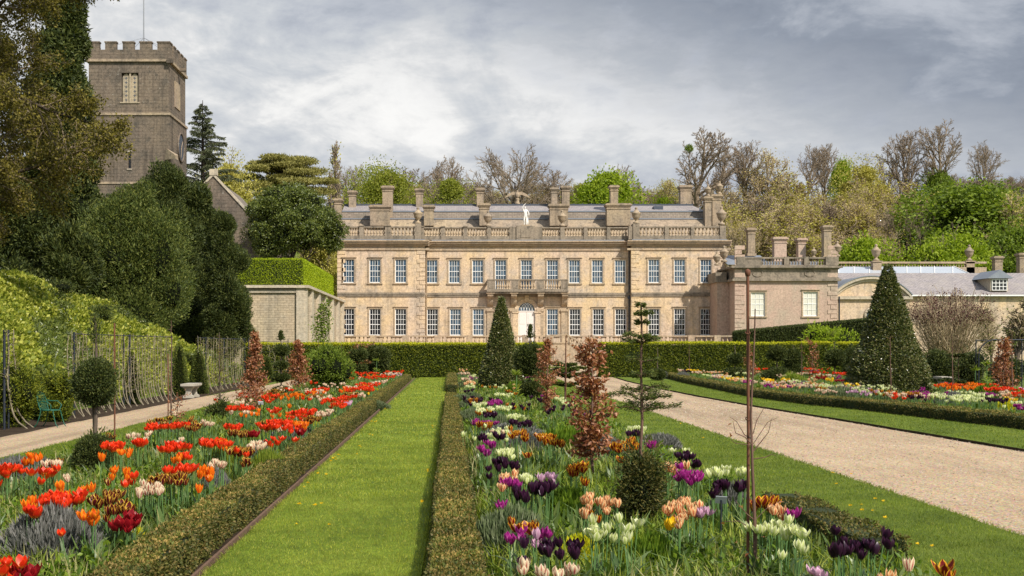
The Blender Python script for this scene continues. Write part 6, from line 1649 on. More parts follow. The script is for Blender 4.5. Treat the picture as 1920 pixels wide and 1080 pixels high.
def fir(name, label, px, y, h, tiers, seed, ballz=None, leaf='yew', x=None, sz=0.036):
    """young yew trained into sprays along a bare stem; tiers: (z, length, arms)"""
    rng = np.random.default_rng(seed); x = X(px, y) if x is None else x
    t = thing(name, label, 'young tree', (x, y, 0)); tk = MB(); cr = MB()
    zz = np.linspace(-0.03, h, 9); tk.tube(np.stack([x + rng.normal(0, 0.006, 9), np.full(9, y), zz], 1), np.linspace(0.018, 0.008, 9), 8)
    for z, L, arms in tiers:
        a0 = rng.uniform(0, 6.28)
        for j in range(arms):
            a = a0 + j * 6.28 / arms + rng.normal(0, 0.25); l = L * rng.uniform(0.55, 1.25); dr0 = rng.uniform(-0.1, 0.6); s_ = np.linspace(0, 1, 6)
            pts = np.stack([x + math.cos(a) * l * s_, y + math.sin(a) * l * s_, z + l * ((0.35 + dr0) * s_ - (0.18 + dr0) * s_ ** 2) + rng.normal(0, 0.006, 6)], 1)
            tk.tube(pts, np.linspace(0.007, 0.002, 6), 4, cap=False)
            n = int(900 * l + 60); f = rng.uniform(0.1, 1, n); k = np.minimum((f * 5).astype(int), 4); fr = (f * 5 - k)[:, None]
            sd = rng.normal(0, 1, n) * 0.20 * l * (1.1 - 0.75 * f)
            c = pts[k] * (1 - fr) + pts[k + 1] * fr + np.stack([-math.sin(a) * sd, math.cos(a) * sd, rng.normal(0, 0.012, n) + np.abs(sd) * 0.15], 1)
            dd = np.stack([math.cos(a) * 0.7 - math.sin(a) * np.sign(sd) * 0.7, math.sin(a) * 0.7 + math.cos(a) * np.sign(sd) * 0.7, np.full(n, 0.1)], 1)
            cr.leaves(c, sz, sz * 0.3, rng, dirs=dd, rand=0.45)
    tk.build('trunk', M['redbark'], t)
    cr.build('crown', M[leaf], t)
    if ballz:
        b = MB(); ball(b, rng, (x, y, ballz[0]), (ballz[1], ballz[1], ballz[2]), 6500, sz, seed, lump=0.42)
        for q in range(60):
            a = rng.uniform(0, 6.28); zz0 = rng.uniform(0.05, 0.62); l = rng.uniform(0.16, 0.30); p0 = np.array([x, y, zz0]); e = p0 + [l * math.cos(a), l * math.sin(a), l * rng.uniform(0.1, 0.6)]; f = rng.uniform(0.3, 1.1, (45, 1)); b.leaves(p0 * (1 - f) + e * f + rng.normal(0, 0.014, (45, 3)), sz, sz * 0.35, rng, dirs=np.tile((e - p0) / l, (45, 1)), rand=0.8)
        b.build('skirt', [M['yewgold'], M['core']], t)
    return t
M['yewgold'] = leaf_mat('bronzed_yew_needles', [(0.022, 0.032, 0.009), (0.05, 0.062, 0.015), (0.10, 0.098, 0.024), (0.20, 0.155, 0.045)], 0.2)
fir('yew_standard', 'young yew standard with flat sprays above a dense bronzed mound at its foot', 1203, 11.6, Z(572, 11.6), [(1.10, 0.30, 4), (1.20, 0.33, 4), (1.28, 0.26, 3), (1.42, 0.16, 4), (1.55, 0.22, 3), (1.72, 0.17, 4), (1.76, 0.14, 3), (1.90, 0.06, 3), (1.98, 0.09, 4), (2.06, 0.04, 3)], 251, (0.40, 0.20, 0.40), sz=0.030)
fir('yew_standard', 'small fir like yew sapling with spreading arms before the gravel drive', 1060, 33.2, 1.3, [(0.85, 0.55, 6), (1.0, 0.5, 6), (0.62, 0.4, 5), (1.15, 0.36, 5)], 252, sz=0.075)
fir('yew_standard', 'tiered fir like yew sapling at the dark shrubs right of the broad cone', 1797, 40, 1.6, [(0.5, 0.5, 6), (0.95, 0.42, 6), (1.35, 0.3, 6)], 253, leaf='yewd', sz=0.08)
# dark yews, arch and shrubs at the right
bush('yew_bush', 'dark yew bush just right of the broad topiary cone', 1765, 52, 82, 1.5, 'yewd', 261, 14000, 0.075, lumps=9)
bush('yew_bush', 'dark yew bush left of the iron arch', 1820, 54, 74, 1.45, 'yewd', 262, 11000, 0.075, lumps=8)
bush('yew_bush', 'dark yew bush in the shade under the iron arch', 1892, 55, 84, 1.2, 'yewd', 263, 11000, 0.075, lumps=8)
bush('yew_bush', 'small dark yew between the far hedge end and the broad cone', 1596, 62, 44, 1.7, 'yewd', 264, 7000, 0.08, lumps=6)
bush('shrub', 'fresh green leafy shrub rising above the far hedge before the dark sloping hedge', 1553, 82, 104, 2.9, 'bright', 265, 7000, 0.16, lumps=9)
bush('shrub', 'round green shrub at the foot of the retaining wall behind the hedge', 556, 75, 34, 2.15, 'hedge', 266, 5000, 0.08, lumps=5)
young('young_tree', 'slender fresh green sapling standing above the far hedge near the broad cone', 1562, 60, 2.45, 267, 'bright', lambda u: 0.28 * (u > 0.72), 260, 0.16, twigs=40)
def multistem():
    rng = np.random.default_rng(271); y = 64.0; x = X(1778, y)
    t = thing('multi_stem_shrub', 'large vase shaped bare stemmed shrub with a purple leaf haze on top', 'shrub', (x, y, 0))
    tk = MB(); C = []; segsA = []; segsB = []; R0 = []
    for i in range(150):
        a = rng.uniform(0, 6.28); sp = rng.uniform(0.1, 1.0) ** 0.7; L = rng.uniform(3.3, 4.7); k = 8
        d = np.array([math.cos(a) * sp * 0.62, math.sin(a) * sp * 0.62, 1.0]); d /= np.linalg.norm(d); p = np.array([x + rng.normal(0, 0.25), y + rng.normal(0, 0.25), 0.0])
        for j in range(k):
            d = d + rng.normal(0, 0.07, 3); d /= np.linalg.norm(d); q = p + d * L / k
            segsA.append(p); segsB.append(q); R0.append(0.03 * (1 - j / k) + 0.010)
            if j > 2:
                for _ in range(3):
                    e = d + rng.normal(0, 0.45, 3); e /= np.linalg.norm(e); f = p + e * rng.uniform(0.3, 0.8)
                    segsA.append(p); segsB.append(f); R0.append(0.010)
                    if f[2] > 3.0: C.append(p + (f - p) * rng.uniform(0.3, 1, (7, 1)) + rng.normal(0, 0.07, (7, 3)))
            p = q
    R0 = np.array(R0); tk.segs(segsA, segsB, R0, R0 * 0.75, 4); tk.build('stems', M['twigtan'], t)
    cr = MB(); c = np.concatenate(C); cr.leaves(c, 0.10, 0.05, rng); cr.build('crown', M['purple'], t)
multistem()
wl = make_bare(281, 6.0, 'willow', 'twigtan', up=0.16, ang=0.5, wide=0.75, leafmat='green', leafn=5200, leafsz=0.12, jit=0.18)
plant(wl, (X(1905, 58), 58, 0), 'loose light green willowy tree at the right picture edge behind the arch', s=(1, 1, 0.72))
plant(wl, (X(1862, 66), 66, 0), 'thinner light green willowy tree between the vase shaped shrub and the right edge', s=(0.6, 0.6, 0.62), rz=2)
def arch():
    y = 48.0; t = thing('iron_arch', 'thin dark iron arched trellis fence at the right edge of the garden', 'trellis', (X(1870, y), y, 0))
    mb = MB(); zt = Z(637, y)
    for px in (1830, 1872, 1916):
        mb.tube([(X(px, y), y, 0), (X(px, y), y, zt)], 0.022, 6)
    mb.tube([(X(1830, y), y, zt - 0.02), (X(1960, y), y, zt - 0.02)], 0.014, 5)
    a = np.linspace(math.pi, math.pi / 2, 9); r = 0.62
    mb.tube([(X(1833, y), y - 0.1, 0)] + [(X(1833, y) + r + r * math.cos(q), y - 0.1, zt - r + 0.0 + r * math.sin(q)) for q in a] + [(X(1960, y), y - 0.1, zt)], 0.02, 6)
    mb.build('frame', M['iron'], t); mb = MB()
    for i in range(16):
        px = 1836 + i * 7; mb.tube([(X(px, y), y, 0), (X(px, y), y, zt - 0.55 - 0.1 * math.sin(i))], 0.006, 4)
    mb.build('bars_mesh', M['iron'], t)
arch()
# ------------------------------------------------------------------ espalier fence beside the path
def fence():
    rng = np.random.default_rng(301); fx = -9.0
    t = thing('espalier_fence', 'dark iron post and wire fence carrying trained trees along the gravel path', 'fence', (fx, 24, 0))
    yof = lambda px: fx * F / (px - VX)
    posts = [8, 16, 139, 232, 243, 322, 371, 386, 420, 440, 459, 466, 540]
    yy = [(fx * F / (px - VX) if px not in (540,) else 62.0) for px in posts]
    for px, y in zip(posts, yy):
        x = fx if px < 466 else X(px, y)
        MB().tube([(x, y, -0.1), (x, y, 2.02)], 0.03 if px in (139, 371, 8, 243) else 0.022, 6).build('post', M['iron'], t)
    pan = [(8, 16), (139, 322), (371, 459)]
    w = MB()
    for a, b in pan:
        ya, yb = fx * F / (a - VX), fx * F / (b - VX)
        for z in (0.45, 0.85, 1.25, 1.62, 1.98):
            w.tube([(fx, ya, z), (fx, (ya + yb) / 2, z - 0.008), (fx, yb, z)], 0.006 if z < 1.9 else 0.014, 4)
    for z in (0.5, 0.95, 1.4, 1.9):
        w.tube([(X(466, 60), 60, z), (X(540, 62), 62, z)], 0.008, 4)
    w.build('wire_mesh', M['iron'], t)
    G = 'espalier trees trained on the fence by the path'
    sets = [(29.9, 41.0, 34), (45.2, 55.5, 20)]
    meshes = []
    for v in range(7):
        r2 = np.random.default_rng(310 + v); mb = MB(); zz = np.linspace(0, 2.02, 16)
        ox = np.sin(zz * r2.uniform(4, 6.5) + r2.uniform(0, 6)) * 0.05 * np.minimum(1, zz * 1.5) + np.cumsum(r2.normal(0, 0.012, 16)) + np.exp(-zz * 5) * 0.16
        tk_ = np.stack([np.exp(-zz * 4.0) * 0.22, ox, zz], 1)
        mb.tube(tk_, np.linspace(0.016, 0.007, 16), 6)
        for j in range(18):
            z = r2.uniform(0.35, 1.95); b = np.array([np.interp(z, zz, tk_[:, 0]), np.interp(z, zz, ox), z]); e = b + np.array([r2.normal(0, .05), r2.normal(0, 0.16), r2.uniform(0, 0.14)])
            mb.tube([b, (b + e) / 2 + [0, 0, .02], e], [0.007, 0.005, 0.003], 4, cap=False)
        lm = MB(); zl = r2.uniform(0.3, 2.0, 80); c = np.stack([r2.normal(0, 0.05, 80), np.interp(zl, zz, ox) + r2.normal(0, 0.13, 80), zl], 1)
        lm.leaves(c, 0.055, 0.032, r2)
        meshes.append((mb.mesh('trunk', M['palebark']), lm.mesh('crown', M['ygreenleaf'])))
    i = 0
    for a, b, n in sets:
        lab = 'pale wavy stemmed espalier tree in the long fence panel' if a < 40 else 'pale wavy stemmed espalier tree in the second fence panel past the bench'
        for j in range(n):
            y = a + (b - a) * (j + rng.uniform(0.25, 0.75)) / n
            plant(('espalier_tree',) + meshes[i % 7], (fx + 0.02, y, 0), lab, 'espalier tree', G + (' (long panel)' if a < 40 else ' (second panel)'), math.pi if False else 0.0, (1, 1 if i % 2 else -1, rng.uniform(0.95, 1.02)))
            i += 1
    for j, (px, y) in enumerate([(7, 25.9), (20, 26.3)]):
        plant(('espalier_tree',) + meshes[j], (fx + 0.03, y, 0), ['espalier stem at the leftmost dark fence post', 'second espalier stem just right of the leftmost dark fence post'][j], 'espalier tree', s=(1.5, 1.2, 1))
    for j in range(7):
        px = 470 + j * 11; y = 60 + j * 0.3
        plant(('espalier_tree',) + meshes[j], (X(px, y), y - 0.05, 0), 'pale espalier tree on the fence before the long hedge at the path end', 'espalier tree', G + ' (path end)', 1.57, (1, 1, 0.95))
M['ygreenleaf'] = leaf_mat('young_espalier_leaves', [(0.12, 0.12, 0.04), (0.20, 0.19, 0.06), (0.30, 0.27, 0.11)], 0.35)
fence()
def climber():
    rng = np.random.default_rng(320); y = 76.0; x = X(604, y)
    t = thing('climbing_plant', 'slim leafy climber trained on canes in front of the retaining wall', 'climbing plant', (x, y, 0))
    mb = MB()
    for k in range(4):
        o = (k - 1.5) * 0.24; mb.tube([(x + o, y, 0), (x + o + 0.05, y, 2.4), (x + o * 0.6, y, 4.2 - 0.3 * (k % 2))], [0.03, 0.022, 0.012], 5)
    mb.build('canes', M['palebark'], t); cr = MB(); z = rng.uniform(1.5, 4.5, 1500); k = rng.integers(0, 4, 1500)
    c = np.stack([x + (k - 1.5) * 0.24 * (1 - 0.1 * z / 4) + rng.normal(0, 0.13, 1500), y + rng.normal(0, 0.12, 1500), z], 1)
    c = c[sinnoise(c, 4, 1.6) > -0.25]; cr.leaves(c, 0.15, 0.09, rng); cr.build('foliage', M['green'], t)
climber()
# ------------------------------------------------------------------ chair, bench, labels
def chair():
    y = 26.6; x = X(95, y); t = thing('garden_chair', 'green painted metal garden chair with curved arms beside the yew bushes on the path edge', 'chair', (x, y, 0))
    rot = math.radians(78); s = 0.8
    def W(p): return (x + s * (p[0] * math.cos(rot) - p[1] * math.sin(rot)), y + s * (p[0] * math.sin(rot) + p[1] * math.cos(rot)), p[2] * s)
    def tb(mb, pts, r=0.011): mb.tube([W(p) for p in pts], r, 6)
    m_ = MB(); a = np.linspace(0, 2 * np.pi, 17); tb(m_, [(0.22 * math.cos(q), 0.21 * math.sin(q), 0.45) for q in a], 0.013)
    m_.add([W((0.21 * math.cos(q), 0.20 * math.sin(q), 0.455)) for q in a[:-1]], [tuple(range(16))])
    m_.build('seat', M['greenmetal'], t)
    for sx in (-1, 1):
        m_ = MB(); tb(m_, [(sx * 0.19, -0.17, 0.45), (sx * 0.20, -0.20, 0.3), (sx * 0.21, -0.26, 0.1), (sx * 0.21, -0.33, 0.0)]); m_.build('leg', M['greenmetal'], t)
        m_ = MB(); tb(m_, [(sx * 0.19, 0.17, 0.45), (sx * 0.20, 0.20, 0.3), (sx * 0.21, 0.27, 0.1), (sx * 0.21, 0.36, 0.0)]); m_.build('leg', M['greenmetal'], t)
        m_ = MB(); tb(m_, [(sx * 0.23, -0.12, 0.45), (sx * 0.27, -0.16, 0.58), (sx * 0.26, -0.05, 0.68), (sx * 0.25, 0.12, 0.68), (sx * 0.22, 0.24, 0.70)]); m_.build('armrest', M['greenmetal'], t)
    m_ = MB(); tb(m_, [(-0.2, 0.18, 0.45), (-0.22, 0.25, 0.7), (-0.17, 0.30, 0.86), (0, 0.32, 0.92), (0.17, 0.30, 0.86), (0.22, 0.25, 0.7), (0.2, 0.18, 0.45)], 0.013)
    for k in range(-3, 4): tb(m_, [(k * 0.05, 0.19, 0.46), (k * 0.05, 0.27, 0.7), (k * 0.05, 0.305, 0.885 - abs(k) * 0.012)], 0.006)
    m_.build('backrest', M['greenmetal'], t)
chair()
def bench(px, y, label, ln=1.3):
    x = X(px, y); t = thing('stone_bench', label, 'bench', (x, y, 0))
    MB().box(x - 0.22, x + 0.22, y, y + ln, 0.40, 0.47).box(x - 0.19, x + 0.19, y + 0.03, y + ln - 0.03, 0.365, 0.40).build('seat', M['benchstone'], t)
    for yy in (y + 0.15, y + ln - 0.3):
        mb = MB(); prof = [(0.17, 0.012), (0.17, 0.07), (0.10, 0.11), (0.075, 0.2), (0.10, 0.28), (0.16, 0.335), (0.16, 0.364)]
        v = [(x + sx * w, q, z) for w, z in prof for q in (yy, yy + 0.16) for sx in (-1, 1)]
        f = [(4 * i + a, 4 * i + b, 4 * i + 4 + b, 4 * i + 4 + a) for i in range(len(prof) - 1) for a, b in ((0, 1), (1, 3), (3, 2), (2, 0))]
        mb.add(v, f); mb.build('leg', M['benchstone'], t)
bench(351, 41.0, 'grey stone bench with scrolled legs between two yew cones on the path')
bench(1776, 50.5, 'small pale stone bench seen end on before the dark yews at the far bed', 0.9)
def plabel(px, y, h, label, face=0.3):
    x = X(px, y); t = thing('plant_label', label, 'plant label', (x, y, 0))
    MB().tube([(x, y, -0.05), (x, y, h)], 0.007, 6).build('stake', M['iron'], t)
    mb = MB(); c, s_ = math.cos(face), math.sin(face)
    v = [(x + sx * 0.05 * c, y + sx * 0.05 * s_ - tz_ * 0.02, h + tz_ * 0.03 + q) for q in (0, 0.006) for tz_ in (-1, 1) for sx in (-1, 1)]
    mb.add(v, [(0, 1, 3, 2), (4, 6, 7, 5), (0, 4, 5, 1), (2, 3, 7, 6), (0, 2, 6, 4), (1, 5, 7, 3)]); mb.build('plate', M['tag'], t)
plabel(489, 24.5, 0.6, 'dark stake with a tilted white plant label among red tulips by the copper beech')
plabel(100, 13.2, 0.42, 'small dark plant label stake behind the orange tulips at the left edge')
plabel(1352, 10.6, 0.42, 'small dark plant label stake beside the grey lavender and nearest sapling', -0.6)
# ------------------------------------------------------------------ ground cover on the bank
M['cream'] = leaf_mat('cream_bank_flowers', [(0.62, 0.60, 0.36), (0.74, 0.72, 0.52)], 0.3)
def bank_cover():
    rng = np.random.default_rng(401); mb = MB()
    n = 260000
    y = 16 + 50 * rng.uniform(0, 1, n) ** 0.9; x = -9.9 - rng.uniform(0, 1, n) ** 0.85 * 11
    v = sinnoise(np.stack([x, y], 1), 5, 0.55, 3)
    streak = np.abs((y - 26) * 0.36 + (x + 13.0) * 1.0 ) < 0.75      # bare trodden line across the slope
    streak &= (y < 40)
    keep = (rng.uniform(-1.3, 1, n) < v + 0.55) & ~(streak & (rng.uniform(0, 1, n) < 0.88))
    x, y, v = x[keep], y[keep], v[keep]
    z = ground_z(x, y) + 0.30 * np.clip(sinnoise(np.stack([x, y], 1), 21, 1.1, 3) + 0.2, -0.2, 1.4) * smooth(-10.1, -11.0, x) + rng.uniform(0.02, 0.26, len(x)) * (0.7 + 0.6 * (v > 0)) + np.clip(v, 0, 1) * 0.12
    nrm = np.tile([[0.55, -0.25, 0.75]], (len(x), 1))
    c = np.stack([x, y, z], 1); pt = sinnoise(np.stack([x * 1.0, y * 0.7], 1), 15, 0.9, 3) > 0.28
    mb.leaves(c[~pt], 0.14, 0.095, rng, dirs=nrm[~pt] * 0.7, rand=0.8)
    mb.leaves(c[pt] - [0, 0, 0.05], 0.16, 0.05, rng, dirs=nrm[pt] * 0.5, rand=0.9, m=1)
    fl = c[rng.uniform(0, 1, len(c)) < 0.012] + [0, 0, 0.1]
    mb.leaves(fl, 0.07, 0.06, rng, m=2)
    return kind(mb.build('bank_groundcover', [M['bank'], M['oak'], M['cream']]), 'stuff', 'yellow green leafy ground cover on the sloping bank')
bank_cover()
bush('shrub', 'small dark scrubby shrub on the crest of the bank by the overhanging tree', 96, 47, 90, 0.75, 'yewd', 411, 6000, 0.07, lumps=8)
bush('shrub', 'rough grey green shrub on the crest of the bank under the broad yew', 180, 49, 80, 0.6, 'yew', 412, 5000, 0.07, lumps=8)
bush('shrub', 'rough olive shrub low on the bank behind the espalier fence end', 352, 52, 70, 0.8, 'oak', 413, 5000, 0.07, lumps=8)
# ------------------------------------------------------------------ tulips
def petal_mat(name, base, edge=None, foot=None, flame=None, rough=0.4, transl=0.3, ew=(0.55, 0.85), var=0.12):
    """petal colour from its own u (across) and v (along): main colour, margin, foot and a flame up the middle"""
    m, nt = new_mat(name)
    uv = nd(nt, 'UVMap').outputs[0]
    sp = nd(nt, 'SeparateXYZ', {0: uv})
    u, v = sp.outputs[0], sp.outputs[1]
    a = mth(nt, 'ABSOLUTE', mth(nt, 'SUBTRACT', mth(nt, 'MULTIPLY', u, 2.0), 1.0))
    n = noise(nt, mapping(nt, objco(nt), (60, 60, 18)), 1.0, 3)
    a2 = mth(nt, 'ADD', a, mth(nt, 'MULTIPLY', mth(nt, 'SUBTRACT', n, 0.5), 0.5))
    av = mth(nt, 'ADD', a2, mth(nt, 'MULTIPLY', mth(nt, 'SUBTRACT', v, 0.5), 0.35))
    inf = nd(nt, 'ObjectInfo').outputs['Random']
    c = base
    if flame:
        c = mixc(nt, ramp(nt, mth(nt, 'ADD', a2, mth(nt, 'MULTIPLY', v, 0.25)), [(0.18, 1.0), (0.50, 0.0)]), c, flame)
    if edge:
        c = mixc(nt, ramp(nt, av, [(ew[0], 0.0), (ew[1], 1.0)]), c, edge)
    if foot:
        c = mixc(nt, ramp(nt, v, [(0.05, 1.0), (0.35, 0.0)]), c, foot)
    k = nd(nt, 'MapRange', {0: inf, 3: 1 - var, 4: 1 + var}).outputs[0]
    c = mixc(nt, 1.0, c, nd(nt, 'CombineXYZ', {0: k, 1: k, 2: k}).outputs[0], 'MULTIPLY')
    p = principled(nt, c, rough, spec=0.35)
    t = nd(nt, 'BsdfTranslucent', {0: c}).outputs[0]
    out(nt, nd(nt, 'MixShader', {0: transl, 1: p, 2: t}).outputs[0])
    return m
PM = {
 'R': petal_mat('scarlet_petals', (0.72, 0.030, 0.008), edge=(0.82, 0.075, 0.012), foot=(0.60, 0.20, 0.02)),
 'O': petal_mat('orange_petals', (0.82, 0.17, 0.008), edge=(0.88, 0.30, 0.012), flame=(0.76, 0.07, 0.01)),
 'M': petal_mat('maroon_gold_petals', (0.11, 0.008, 0.012), edge=(0.82, 0.50, 0.06), ew=(0.60, 0.90)),
 'G': petal_mat('bronze_gold_petals', (0.20, 0.014, 0.010), edge=(0.88, 0.46, 0.02), ew=(0.55, 0.84)),
 'C': petal_mat('cream_pink_petals', (0.72, 0.56, 0.36), flame=(0.42, 0.05, 0.06), edge=(0.80, 0.68, 0.46)),
 'A': petal_mat('apricot_striped_petals', (0.78, 0.42, 0.16), flame=(0.50, 0.05, 0.04), edge=(0.88, 0.66, 0.36)),
 'W': petal_mat('lime_white_petals', (0.68, 0.70, 0.30), flame=(0.42, 0.52, 0.12), edge=(0.80, 0.80, 0.50), foot=(0.40, 0.50, 0.12)),
 'K': petal_mat('near_black_petals', (0.022, 0.006, 0.018), edge=(0.045, 0.010, 0.032), rough=0.32, transl=0.08),
 'P': petal_mat('magenta_purple_petals', (0.30, 0.016, 0.17), edge=(0.46, 0.05, 0.28)),
 'D': petal_mat('dark_crimson_petals', (0.25, 0.006, 0.012), edge=(0.38, 0.016, 0.018)),
 'Y': petal_mat('golden_yellow_petals', (0.84, 0.52, 0.015), edge=(0.88, 0.62, 0.03)),
 'V': petal_mat('pale_lilac_petals', (0.56, 0.30, 0.42), edge=(0.70, 0.46, 0.55)),
}
NAMES = {'R': 'scarlet', 'O': 'orange', 'M': 'maroon and gold', 'G': 'bronze and gold', 'C': 'cream and pink', 'A': 'apricot striped', 'W': 'lime white', 'K': 'near black', 'P': 'magenta', 'D': 'dark crimson', 'Y': 'golden yellow', 'V': 'pale lilac'}
def flower(mb, shape, seed, sc=1.0, nu=4, nv=5, c=(0, 0, 0), m=0, lean=(0, 0)):
    """six overlapping petals; shape: cup, lily (pointed, flared), goblet (tall), double"""
    r = np.random.default_rng(seed)
    prm = {'cup': (0.032, 0.062, 0.92, 0.0), 'lily': (0.027, 0.074, 1.08, 1.0), 'goblet': (0.030, 0.078, 0.95, 0.25), 'open': (0.040, 0.066, 1.18, 0.35), 'double': (0.036, 0.056, 1.1, 0.1)}[shape]
    R, Hh, flare, point = prm
    whorls = [(0, 1.0, 3), (math.pi / 3, 0.9, 3)] if shape != 'double' else [(0, 1.0, 4), (0.7, 0.82, 4), (0.3, 0.6, 3)]
    for ph, k, n in whorls:
        for i in range(n):
            a0 = ph + i * 2 * math.pi / n + r.normal(0, 0.08); wob = r.normal(0, 0.08); op = r.normal(0, 0.10)
            V = []; UV = []
            for b in range(nv):
                v = b / (nv - 1)
                rad = R * k * (0.18 + 0.95 * math.sin(math.pi * min(1.0, 0.06 + v * 0.62)) ** 0.8)
                if v > 0.5:
                    rad *= 1 + (flare - 1 + op) * ((v - 0.5) / 0.5) ** 1.5
                wd = 1.25 * math.sin(math.pi * (0.10 + 0.90 * v) ** (0.75 if point < 0.5 else 0.62)) ** 0.7 if v < 0.999 else 0.0
                wd = max(wd, 0.22 * (1 - point) if v > 0.9 else 0.02) * (2.4 / n if n > 3 else 1.0) * 0.95
                for q in range(nu):
                    u = q / (nu - 1); t = (u - 0.5) * wd
                    rr = rad * (1 + 0.10 * abs(u - 0.5) * (1 if v < .8 else 2.2))
                    z = Hh * k * (v ** 0.92) * (1 - 0.07 * (abs(u - 0.5) * 2) ** 2 * v) + r.normal(0, 0.0012) + (0.006 * wob if v > .7 else 0)
                    x, y = rr * math.cos(a0 + t), rr * math.sin(a0 + t)
                    V.append((c[0] + sc * (x + lean[0] * z), c[1] + sc * (y + lean[1] * z), c[2] + sc * z)); UV.append((u, v))
            f = [(b * nu + q, b * nu + q + 1, (b + 1) * nu + q + 1, (b + 1) * nu + q) for b in range(nv - 1) for q in range(nu - 1)]
            mb.add(V, f, m, True, UV)
SHAPE = {'R': ['open', 'cup', 'cup'], 'O': ['lily', 'cup', 'lily'], 'M': ['lily', 'open', 'lily'], 'G': ['lily', 'open', 'lily'], 'C': ['cup', 'goblet', 'cup'], 'A': ['goblet', 'cup', 'goblet'], 'W': ['goblet', 'open', 'goblet'], 'K': ['cup', 'cup', 'goblet'], 'P': ['double', 'cup', 'double'], 'D': ['double', 'open', 'double'], 'Y': ['goblet', 'cup', 'open'], 'V': ['double', 'goblet', 'cup']}
# clumps read from the photo: (px, py of the heads, how many, spread in px, colour, height m, where)
CL = [
 # red bed
 (14, 1058, 6, 26, 'R', .46, 'at the bottom edge of the red bed'), (46, 1068, 6, 24, 'D', .42, 'at the bottom edge of the red bed'),
 (52, 942, 3, 16, 'O', .5, 'in front of the big scarlet clump of the red bed'), (118, 932, 24, 62, 'R', .5, 'in the big front clump of the red bed above the grey lavender'), (168, 966, 5, 30, 'O', .44, 'below the big front scarlet clump'), (126, 978, 1, 4, 'R', .42, 'alone below the big front scarlet clump'), (60, 955, 4, 26, 'R', .46, 'at the near side of the big front scarlet clump'),
 (206, 932, 11, 44, 'M', .48, 'beside the big front scarlet clump'), (222, 956, 6, 32, 'M', .42, 'under the front maroon clump'), (232, 975, 9, 40, 'D', .36, 'low under the front maroon clump'), (284, 916, 15, 40, 'C', .42, 'right of the front maroon clump'),
 (192, 868, 1, 3, 'O', .55, 'standing alone highest right of the two ball topiary'), (215, 880, 2, 6, 'O', .52, 'right of the two ball topiary'), (237, 886, 3, 7, 'O', .5, 'right of the two ball topiary'), (250, 897, 2, 6, 'R', .46, 'below the lone orange tulips'), (211, 905, 1, 4, 'O', .44, 'below the lone orange tulips'), (235, 908, 1, 4, 'R', .42, 'below the lone orange tulips'),
 (292, 896, 3, 14, 'M', .48, 'in the maroon clump under the middle scarlets'), (328, 896, 11, 42, 'M', .48, 'in the maroon clump under the middle scarlets'), (336, 880, 11, 44, 'R', .54, 'in the middle scarlet clump of the red bed'), (384, 884, 7, 24, 'O', .52, 'right of the middle scarlet clump'), (373, 910, 1, 3, 'O', .42, 'below the middle orange tulips'), (406, 871, 7, 26, 'C', .5, 'right of the middle orange tulips'),
 (9, 882, 6, 18, 'R', .46, 'at the left picture edge'), (33, 878, 5, 20, 'R', .46, 'at the left picture edge'), (62, 860, 7, 24, 'O', .52, 'left of the two ball topiary'), (98, 870, 6, 20, 'C', .48, 'left of the two ball topiary'), (88, 884, 2, 8, 'O', .44, 'left of the two ball topiary'), (125, 893, 3, 8, 'C', .4, 'before the two ball topiary'),
 (213, 836, 10, 34, 'R', .5, 'behind the two ball topiary'), (262, 828, 7, 22, 'R', .5, 'behind the two ball topiary'), (255, 817, 6, 40, 'C', .48, 'behind the two ball topiary'), (238, 848, 4, 22, 'O', .46, 'behind the two ball topiary'), (205, 818, 3, 10, 'M', .5, 'behind the two ball topiary'),
 (330, 838, 14, 44, 'R', .5, 'under the tall bare whip'), (350, 852, 6, 18, 'R', .46, 'under the tall bare whip'), (332, 858, 3, 12, 'O', .44, 'under the tall bare whip'),
 (296, 800, 14, 46, 'R', .5, 'left of the tall bare whip'), (342, 796, 10, 30, 'R', .5, 'right of the tall bare whip'), (362, 800, 8, 26, 'M', .48, 'right of the tall bare whip'), (385, 792, 7, 26, 'C', .46, 'right of the tall bare whip'),
 (402, 830, 16, 52, 'R', .52, 'in the scarlet band before the low yew mound'), (418, 832, 4, 16, 'O', .5, 'in the scarlet band before the low yew mound'), (452, 846, 13, 36, 'M', .46, 'in the maroon clump right of the scarlet band'), (462, 866, 3, 12, 'M', .40, 'below the maroon clump right of the scarlet band'), (482, 834, 8, 34, 'C', .46, 'right of the maroon clump'),
]
